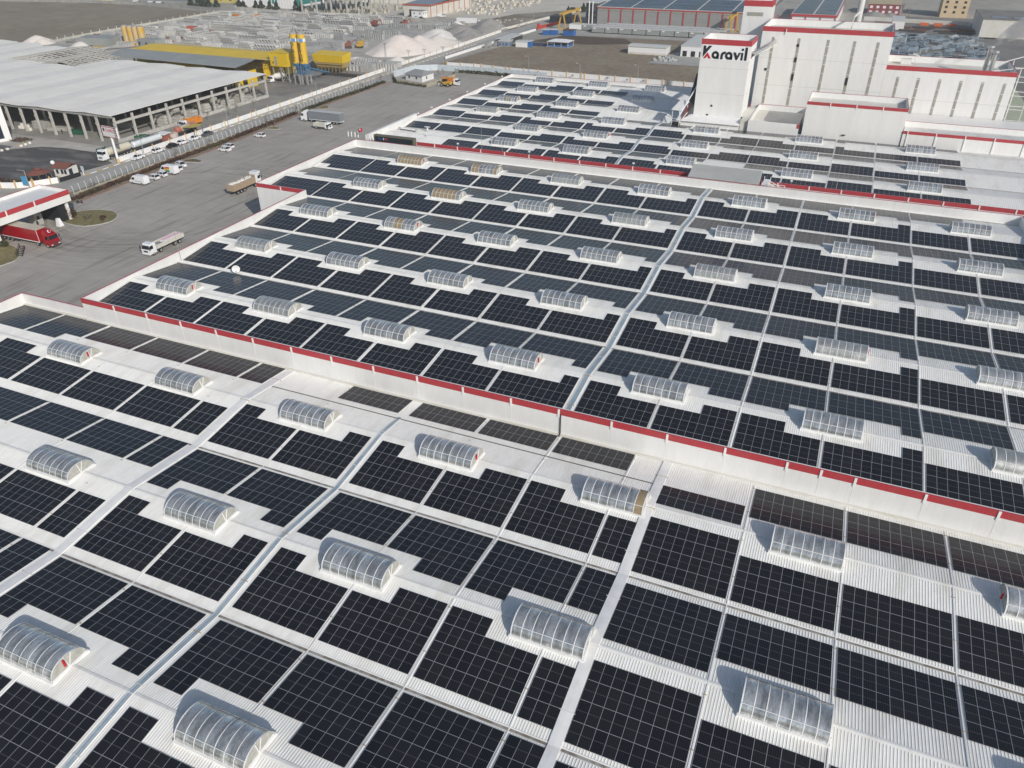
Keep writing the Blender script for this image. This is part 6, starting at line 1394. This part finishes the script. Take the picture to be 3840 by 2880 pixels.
def gantry(x, y, lb, w=8, d=30, h=9.6, rz=0):
    t = thing('gantry_crane', lb, 'gantry crane', (x,y,0), R(rz)); b = MB()
    for yy in (0,d): b.bar((-2.6,yy,0),(-.8,yy,h-1.2),.7); b.bar((2.6,yy,0),(.8,yy,h-1.2),.7); b.bar((-3,yy,.4),(3,yy,.4),.7,.8)
    b.build('leg', YEL, t); b = MB(); b.box(-1.2,-.4,-2,d+2,h-1.2,h); b.box(.4,1.2,-2,d+2,h-1.2,h)
    for k in range(6): b.box(-1.2,1.2,k*d/5-.2,k*d/5+.2,h-.9,h-.5)
    b.build('girder', YEL, t); b = MB(); b.box(-1.3,1.3,d*.6,d*.6+3,h+.01,h+1.2); b.build('hoist', CHASS, t)
gantry(-176.4,493,'yellow gantry crane standing left of the grey containers',d=30); gantry(-74,498,'yellow gantry crane right of the containers behind the sign tower',d=22,h=11)
# solar roofed warehouse
t = thing('warehouse', 'long grey warehouse with red frames and a solar roof', 'building'); b = MB(); b.box(-164,-56,526.5,620,0,10.2); b.build('wall', M('grey_cladding', (.26,.265,.26), .6, c2=(.30,.30,.295), var=.06, vs=.3, stretch=(.3,.3,6)), t)
b = MB(); b.hexa([(-164.3,526,10.2),(-55.7,526,10.2),(-55.7,575,13),(-164.3,575,13),(-164.3,526,10.4),(-55.7,526,10.4),(-55.7,575,13.2),(-164.3,575,13.2)]); b.hexa([(-164.3,575,13),(-55.7,575,13),(-55.7,621,10.2),(-164.3,621,10.2),(-164.3,575,13.2),(-55.7,575,13.2),(-55.7,621,10.4),(-164.3,621,10.4)]); b.build('roof', ROOFL, t)
for i in range(15): x = -156+8.15*i-8; b = MB(); b.box(x+7.6,x+8.3,526.2,526.49,0,10.1); b.build('red_pilaster', RED, t)
b = MB(); b.box(-164,-56,526.1,526.19,9.5,10.15); b.build('red_fascia', RED, t); b = MB(); b.box(-163.5,-56,526.3,526.48,8.6,9.4); b.build('clerestory', STRIPG, t)
for j in range(3):
    for i in range(5):
        b = MB(); x0 = -162.5+21.4*i; y0 = 527.2+14*j; nx, ny = 12, 4; w, l = 20.4/nx, 13.2/ny; V = []; sl = 2.8/49
        for a in range(nx):
            for c_ in range(ny):
                p = [(a*w,c_*l),(a*w+w-.03,c_*l),(a*w+w-.03,c_*l+l-.03),(a*w,c_*l+l-.03)]; b.add([(x,y,y*sl) for x,y in p], [(0,1,2,3)], 0, [[(0,0),(1,0),(1,1),(0,1)]])
        o = b.build('solar_array', FARSOLAR, None, loc=(x0,y0,10.55+(y0-526)*sl)); tag(o, f'blue grey solar field on the distant warehouse roof, {ORD[i+1]} from left in {("front","middle","rear")[j]} row', 'solar array', 'solar fields on the distant warehouse roof')
bldg('office_block','dark grey office block with two white columns at the warehouse end',-172.2,-164.2,527,545,12.2,M('dark_cladding', (.06,.065,.07), .5),ROOFL,'office',0,(2,2,2.4,1.5,3))
for i,x in enumerate((-169.6,-167.2)): b = MB(); b.cyl((0,0,0),.35,13.5,'z',10); sleeve('white_column', ('left','right')[i]+' white pipe column before the dark office block','column',x,526,b,SKYF)
bldg('gate_house','flat roofed red framed gate lodge left of the yellow gantry',-195,-179,520,532,4.0,GLOSSB,CHASS,'gatehouse')
t = thing('red_gate', 'red sliding gate and fence by the road before the lodge', 'gate'); b = MB(); b.bar((-191,492,.9),(-187,520,.9),.3,1.8); b.box(-191.6,-190.6,488,491,0,3.2); b.build('gate_leaf', M('gate_red', (.45,.05,.03), .5), t)
t = thing('warehouse', 'second solar roofed hall with red fascia right of the hi tower', 'building'); b = MB(); b.box(-44,-17.5,545,650,0,8.6); b.build('wall', SKYF, t); b = MB(); b.box(-44.3,-17.2,544.6,650,8.603,8.8); b.build('roof', ROOFL, t); b = MB(); b.box(-44.2,-17.3,544.3,544.59,7.6,8.9); b.box(-17.19,-16.9,544.3,650,7.6,8.9); [b.box(x,x+.4,544.5,544.95,0,7.6) for x in (-44,-35.3,-26.6,-18)]; b.build('red_fascia', RED, t)
for i in range(2):
    b = MB(); nx, ny = 6, 20; w, l = 12.0/nx, 98/ny
    for a in range(nx):
        for c_ in range(ny): b.add([(a*w,c_*l,0),(a*w+w-.03,c_*l,0),(a*w+w-.03,c_*l+l-.03,0),(a*w,c_*l+l-.03,0)], [(0,1,2,3)], 0, [[(0,0),(1,0),(1,1),(0,1)]])
    o = b.build('solar_array', FARSOLAR, None, loc=(-43.5+13.2*i,548,8.95)); tag(o, ('left','right')[i]+' long solar field on the second distant hall roof', 'solar array', 'solar fields of the second hall')
t = bldg('maroon_house','maroon two storey house with tan hipped roof and white windows',-1,20,645,675,6.6,M('maroon_wall', (.26,.06,.07), .7),M('tan_tile', (.42,.36,.24), .8,var=.1,vs=.5),'house',2.4,(5,2,1.8,1.6,.9),0,SKYF)
t = bldg('apartment_block','beige four storey apartment block with small dark windows',45.5,62,644,668,15.5,M('beige_wall', (.60,.47,.30), .8, var=.04, vs=.2),ROOFL,'building',0,(3,4,1.6,1.5,2.6),0,DARKI)
t = bldg('pale_hall','big pale hall with dark rooflights behind the smoking chimneys',62,110,549,600,9.5,CREAMW,M('dark_roof', (.20,.19,.17), .8,var=.2,vs=.1),'building')
for i in range(4): b = MB(); b.box(-.0+5+11*i,5+11*i+8,4,14,9.9,10.0); b.build('rooflight', FARSOLAR, t)
for i in range(12): b = MB(); b.cyl((0,0,0),1.0,.5,'z',14,1.0); b.cyl((0,0,.0),.5,.52,'z',10); sleeve('tyre_stack','black tyre leaning on others by the pale hall','tyre',63+1.3*(i%6),545-.9*(i//6),b,BLACKT,'tyres before the pale hall')
# galvanised goods
GAL = M('galvanised_goods', (.34,.40,.44), .6, metal=.1, c2=(.46,.52,.55), var=.2, vs=.6); GAL2 = M('galvanised_blue', (.20,.28,.36), .6, metal=.1, c2=(.32,.40,.47), var=.2, vs=.6)
rr = random.Random(9); y = 455; gr = 0
while y < 540:
    x = 13+(y%9)*.3; gi = 0; gr += 1
    while x < 62:
        if rr.random() < .88:
            b = MB(); k = rr.randrange(3)
            if k == 0: [b.bar((rr.uniform(-1.5,0),j*.35,.2+.2*(j%5)),(rr.uniform(2.5,4),j*.35,.8+.3*(j%4)),.14,.3) for j in range(9)]
            elif k == 1: [b.cyl((j*.7,0,.6),.6,2.6,'y',10,caps=False) for j in range(5)]
            else: [b.bar((j*.6,0,0),(j*.6+.3,1.0,1.9),.08,1.2) for j in range(6)]
            gi += 1; sleeve('steel_goods',f'galvanised steel bundle, {ORD[gi]} from left in {ORD[gr]} row right of the towers','steel goods',x,y,b,rr.choice((GAL,GAL2)),'galvanised steel bundles in the right hand yard',rr.uniform(-.2,.2))
        x += rr.uniform(4.6,6)
    y += rr.uniform(5,6.2)
for i in range(22): b = MB(); [b.bar((0,j*.6,.3+.25*(j%3)),(9,j*.6,.3+.25*(j%3)),.25) for j in range(5)]; sleeve('steel_bars','bundle of rusty steel bars behind the galvanised goods','steel bars',16+rr.uniform(0,40),552+rr.uniform(0,32),b,rr.choice((RUST,M('rust_brown', (.13,.07,.045), .8, var=.3, vs=.5),CHASS)),'rusty bar bundles in the right hand yard',rr.uniform(-.1,.1))
for i in range(3): b = MB(); b.box(0,5,0,2.5,0,1.6); b.box(.5,4.5,-.1,0,.3,1.2); sleeve('skip','orange steel skip by the far wall of the scrap yard','skip',32+8*i,592,b,M('skip_orange', (.65,.13,.03), .6),'orange skips')
walls('boundary_wall', 'pale wall behind the scrap yard below the beige block', [(-2,608),(60,600),(61,596)], 2.4, None, mat=CREAMW, th=.4)
bldg('shed','small white lean to shed beside the scrap yard wall',15,22,566,590,5,SKYF,ROOFL,'shed')
heap('gravel_heap','grey gravel heap behind the long white wall right of the stack',[(4,625,16,4.5),(14,628,10,3.5)],GRAV,12)
t = bldg('green_shed','pale green clad shed at the right edge beside steel gangways',47.5,60,300,380,3.2,M('pale_green', (.44,.48,.34), .6, var=.08, vs=.3),M('pale_green', (.42,.50,.28)),'shed')
t = thing('pipe_rack', 'white steel pipe rack and gangways at the right edge', 'pipe rack'); b = MB()
for x,y in ((43.5,268),(43.5,284),(50,268),(50,284)): b.bar((x,y,0),(x,y,26),.25)
for z in (12,16,20,24): b.bar((43.5,268,z),(50,268,z),.18); b.bar((43.5,284,z),(50,284,z),.18); b.bar((43.5,268,z),(43.5,284,z),.18)
b.bar((35,270,26),(52,276,31),.22); b.bar((37,272,24.5),(52,275,26.5),.22); b.build('frame', CONDUIT, t)
poly_sheet('plant_yard', [(42.7,242.4),(140,242.4),(140,300),(42.7,300)], .03, M('plant_yard_dark', (.10,.11,.11), .9, c2=(.16,.165,.16), var=.1, vs=.2))
# left and middle background
TEAL = M('teal_cladding', (.03,.22,.20), .5)
t = thing('frame_hall', 'unfinished hall of bare concrete columns with a teal building behind', 'building frame'); b = MB(); xs = (-389,-376,-363,-349.5,-336.5)
for x in xs:
    for y in (512,524,537,550,563): b.box(x-.5,x+.5,y-.5,y+.5,0,10)
b.build('column', CONC, t); b = MB()
for y in (512,537,563): b.box(-389,-336,y-.3,y+.3,9.0,10.0)
for x in xs[:3]: b.box(x-.3,x+.3,512,563,9.1,9.9)
b.build('beam', CONC, t); b = MB(); b.box(-395,-352,520,562,10.05,10.3); b.build('roof', TEAL, t)
rr = random.Random(15)
for i in range(60):
    b = MB(); b.box(-1.2,1.2,-.8,.8,0,1.5); b.box(-.9,.7,-.6,.7,1.5,2.2); sleeve('marble_block','rough pale marble block under the bare concrete columns','marble block',rr.uniform(-392,-328),rr.uniform(512,580),b,M('cream_block', (.50,.46,.38), .9, c2=(.40,.37,.31), var=.15, vs=.2),'pale blocks in the unfinished hall',rr.uniform(0,3))
for i in range(170):
    b = MB(); s_ = rr.uniform(.8,1.5); b.hexa([(-s_,-s_*.7,0),(s_,-s_*.7,0),(s_,s_*.7,0),(-s_,s_*.7,0),(-s_*.9,-s_*.6,s_*1.3),(s_,-s_*.7,s_*1.4),(s_*.9,s_*.7,s_*1.3),(-s_,s_*.6,s_*1.4)]); sleeve('marble_block','white marble block in the stone yard across the road','marble block',rr.uniform(-322,-245),rr.uniform(545,640),b,M('white_marble', (.62,.58,.50), .8, c2=(.50,.46,.39), var=.15, vs=.2),'white marble blocks across the road',rr.uniform(0,3))
t = bldg('workshop','cream workshop with red fascia and big dark door across the road',-305.5,-285,518,585,7.6,CREAMW,FARSOLAR,'building',1.2)
b = MB(); b.box(4.5,11,-.06,-.003,0,4.6); b.build('door', DARKI, t); b = MB(); b.box(-.3,20.8,-.5,-.41,7.2,8.2); b.box(20.9,21.1,-.4,67,7.0,7.8); [b.box(20.503,20.7,y,y+.6,0,7) for y in range(2,66,9)]; b.build('red_fascia', M('brick_red_trim', (.45,.10,.06), .6), t)
bldg('annex','small grey white annex in front of the cream workshop',-296,-287,512,518,4.4,SKYF,M('grey_annex_roof', (.24,.25,.25), .7),'annex',0,(2,1,.9,1,2.5),0,DARKI)
t = van('white minibus parked in front of the cream workshop', (-277.5,522,0), R(10), group='distant vans')
for i,(x,y,a) in enumerate(((-552,505.5,2),(-536,506.8,0),(-527,505.6,3))): van(['left of three white minibuses at the far edge of the brown field','middle of three white minibuses at the far edge of the brown field','right of three white minibuses at the far edge of the brown field'][i], (x,511,0), R(a), False, 7.0, 2.9, 'distant vans')
car('sedan', CARG, 'dark car right of the three distant minibuses', (-512,512,0), R(5)); car('sedan', CARW, 'white car near the small annex of the workshop', (-291,509.5,0), R(5)); car('sedan', CARB, 'black car near the small annex of the workshop', (-286,508,0), R(5))
semi('distant white semi truck on the far side of the precast yard', (-250,492,0), R(8), CARW, SKYF, SKYF, False)
t = thing('factory_building', 'white office hall with green glass end behind the precast yard', 'building', (-462,528,0)); b = MB(); b.box(0,53,0,40,0,13); b.build('wall', SKYF, t); b = MB(); b.box(53.003,53.1,2,36,2,12); [b.box(30+3*i,32+3*i,-.06,-.003,3,12) for i in range(3)]; b.build('window', TEAL, t); b = MB(); [b.box(40+2.6*i,41+2.6*i,-.3,-.07,0,12.5) for i in range(5)]; b.build('fin', SKYF, t)
bldg('factory_building','long pale yellow low building at the top left edge',-700,-596,513,560,6.5,M('pale_yellow', (.55,.52,.33), .8),ROOFL,'building',0,(8,1,3,1.5,3))
bldg('factory_building','grey blue building with pale roof in the left background',-560,-515,540,580,9,M('slate_wall', (.20,.23,.25), .6),ROOFL,'building')
bldg('factory_building','yellow building behind the dark conifers',-510,-470,545,590,9,M('yellow_wall', (.60,.50,.16), .7),ROOFL,'building',0,(4,2,2,1.4,1.5))
bldg('factory_building','pale hall in the far centre background beyond the marble yard',-420,-330,590,660,11,CREAMW,TEAL,'building')
for i in range(22):
    x = -720+rr.uniform(0,1000); y = 760+rr.uniform(0,500); h = rr.uniform(6,12)
    bldg('distant_building', 'distant industrial building near the top edge of the view', x, x+rr.uniform(30,80), y, y+rr.uniform(25,60), h, rr.choice((CREAMW,SKYF,GREYC,M('beige_wall', (.60,.47,.30)))), rr.choice((ROOFL,M('rusty_roof', (.30,.12,.08), .8),FARSOLAR)), 'building').update({'group':'distant buildings'}) if False else bldg('distant_building', 'distant industrial building near the top edge of the view', x, x+rr.uniform(30,80), y, y+rr.uniform(25,60), h, rr.choice((CREAMW,SKYF,GREYC)), rr.choice((ROOFL,FARSOLAR)), 'building').__setitem__('group','distant buildings')
def conifer(x, y, h, r, lb):
    t = thing('evergreen_tree', lb, 'tree', (x,y,0)); b = MB(); b.cyl((0,0,0),.25,h*.5,'z',6,.1); b.build('trunk', BARK, t); q = random.Random(int(x*3+y)); b = MB()
    for _ in range(520):
        z = h*(.08+.92*q.random()); rr_ = r*(1-(z/h)**1.5)*(.55+.45*q.random())*(1+.25*math.sin(z*2+x)); a = q.uniform(0,6.283); c = Vector((rr_*math.cos(a),rr_*math.sin(a),z)); s = .38*q.uniform(.6,1.3)
        d = Vector((q.uniform(-1,1),q.uniform(-1,1),q.uniform(-.5,.5))).normalized(); k = d.orthogonal().normalized(); b.add([c-d*s-k*s*.6,c+d*s-k*s*.6,c+d*s+k*s*.6,c-d*s+k*s*.6], [(0,1,2,3)], q.randrange(3))
    b.build('crown', EVER, t)
CT = [(-498,514,6.5,3),(-492,516,8,3.2),(-486,515,7.5,3),(-480,514,7,3),(-473,515,6.5,2.8),(-452,517,6.5,2.8),(-447,516,5.5,2.6),(-436,517,6,2.8),(-430,516,6.5,3),(-423,517,6,2.8),(-416,516,6,2.8),(-400,519,7.5,3),(-394,518,7,2.8)]
for i,(x,y,h,r) in enumerate(CT): conifer(x,y,h,r,f'dark evergreen tree behind the precast yard wall, {ORD[i+1]} from left')
for i,(x,y) in enumerate(((-196,560),(-193,585),(-191,610))): conifer(x,y,6,2.4,f'dark shrub like tree along the far road left of the dark office, {ORD[i+1]} from front')
for i,(x,y,h) in enumerate(((-300,620,7),(-262,600,6),(2,660,8),(12,640,7),(22,652,8),(26,640,7))):
    t = thing('bare_tree', ['leafless tree standing in the white marble yard','leafless tree at the edge of the marble yard','leafless tree left of the maroon house front','leafless tree at the middle of the maroon house','leafless tree at the right corner of the maroon house','leafless tree between maroon house and scrap yard'][i], 'tree', (x,y,0)); bare_tree(h,70+i,0).build('trunk', BARK, t)
# ridge of stones and soil in the wasteland
for i in range(40): b = MB(); s_ = rr.uniform(.6,1.6); b.hexa([(-s_,-s_,-.2),(s_,-s_*.8,-.2),(s_*.8,s_,-.2),(-s_,s_*.9,-.2),(-s_*.5,-s_*.4,s_*.7),(s_*.4,-s_*.5,s_*.6),(s_*.5,s_*.4,s_*.8),(-s_*.4,s_*.5,s_*.6)]); sleeve('rubble_pile','pile of pale rubble on the waste ground by the road','rubble',rr.uniform(-240,-206),rr.uniform(486,535),b,M('rubble_pale', (.42,.39,.34), .9, var=.25, vs=.5),'rubble on the waste ground')
# ------------------------------------------------------------------ light haze in the air
b = MB(); b.box(-900,500,-60,1500,-1.5,90)
hz = b.build('haze', [], None); hm = bpy.data.materials.new('haze_air'); hm.use_nodes = True; hn = hm.node_tree
for n_ in list(hn.nodes): hn.nodes.remove(n_)
ho = hn.nodes.new('ShaderNodeOutputMaterial'); hv = hn.nodes.new('ShaderNodeVolumePrincipled'); hv.inputs['Color'].default_value = (.97,.96,.94,1); hv.inputs['Density'].default_value = .0003; hv.inputs['Anisotropy'].default_value = .3
hn.links.new(hv.outputs[0], ho.inputs['Volume']); hz.data.materials.append(hm); tag(hz, kind='stuff'); hz['label'] = 'thin pale haze filling the air over the works'; hz['category'] = 'haze'
hm.cycles.homogeneous_volume = True

b = MB(); N = 14; path = [(35.5,271,31.6,.7),(37.5,275,33.0,1.6),(41,281,34.2,2.8),(46,289,35.2,4.2),(52,299,35.6,5.2),(58,309,35.8,3.0)]
V = []
for (x,y,z,r) in path:
    for i in range(N): a = 2*math.pi*i/N; V.append((x+r*math.cos(a)*.8, y-r*math.cos(a)*.5, z+r*math.sin(a)*.85))
b.add(V, [(k*N+i,k*N+(i+1)%N,(k+1)*N+(i+1)%N,(k+1)*N+i) for k in range(len(path)-1) for i in range(N)]+[tuple(range(N))[::-1], tuple(range((len(path)-1)*N,len(path)*N))])
sp = b.build('smoke_plume', [], None); sp.data.flip_normals(); sm = bpy.data.materials.new('smoke'); sm.use_nodes = True; sn = sm.node_tree
for n_ in list(sn.nodes): sn.nodes.remove(n_)
so_ = sn.nodes.new('ShaderNodeOutputMaterial'); sv = sn.nodes.new('ShaderNodeVolumePrincipled'); sv.inputs['Color'].default_value = (.95,.95,.97,1)
sg = sn.nodes.new('ShaderNodeNewGeometry'); sz = sn.nodes.new('ShaderNodeTexNoise'); sz.inputs['Scale'].default_value = .28; sz.inputs['Detail'].default_value = 3; sn.links.new(sg.outputs['Position'], sz.inputs['Vector'])
sr = sn.nodes.new('ShaderNodeMapRange'); sr.inputs[1].default_value = .4; sr.inputs[2].default_value = .6; sr.inputs[3].default_value = 0; sr.inputs[4].default_value = .3; sn.links.new(sz.outputs[0], sr.inputs[0]); sn.links.new(sr.outputs[0], sv.inputs['Density']); sn.links.new(sv.outputs[0], so_.inputs['Volume'])
sp.data.materials.append(sm); tag(sp, 'pale smoke drifting from the twin steel chimneys', 'smoke', kind='stuff')
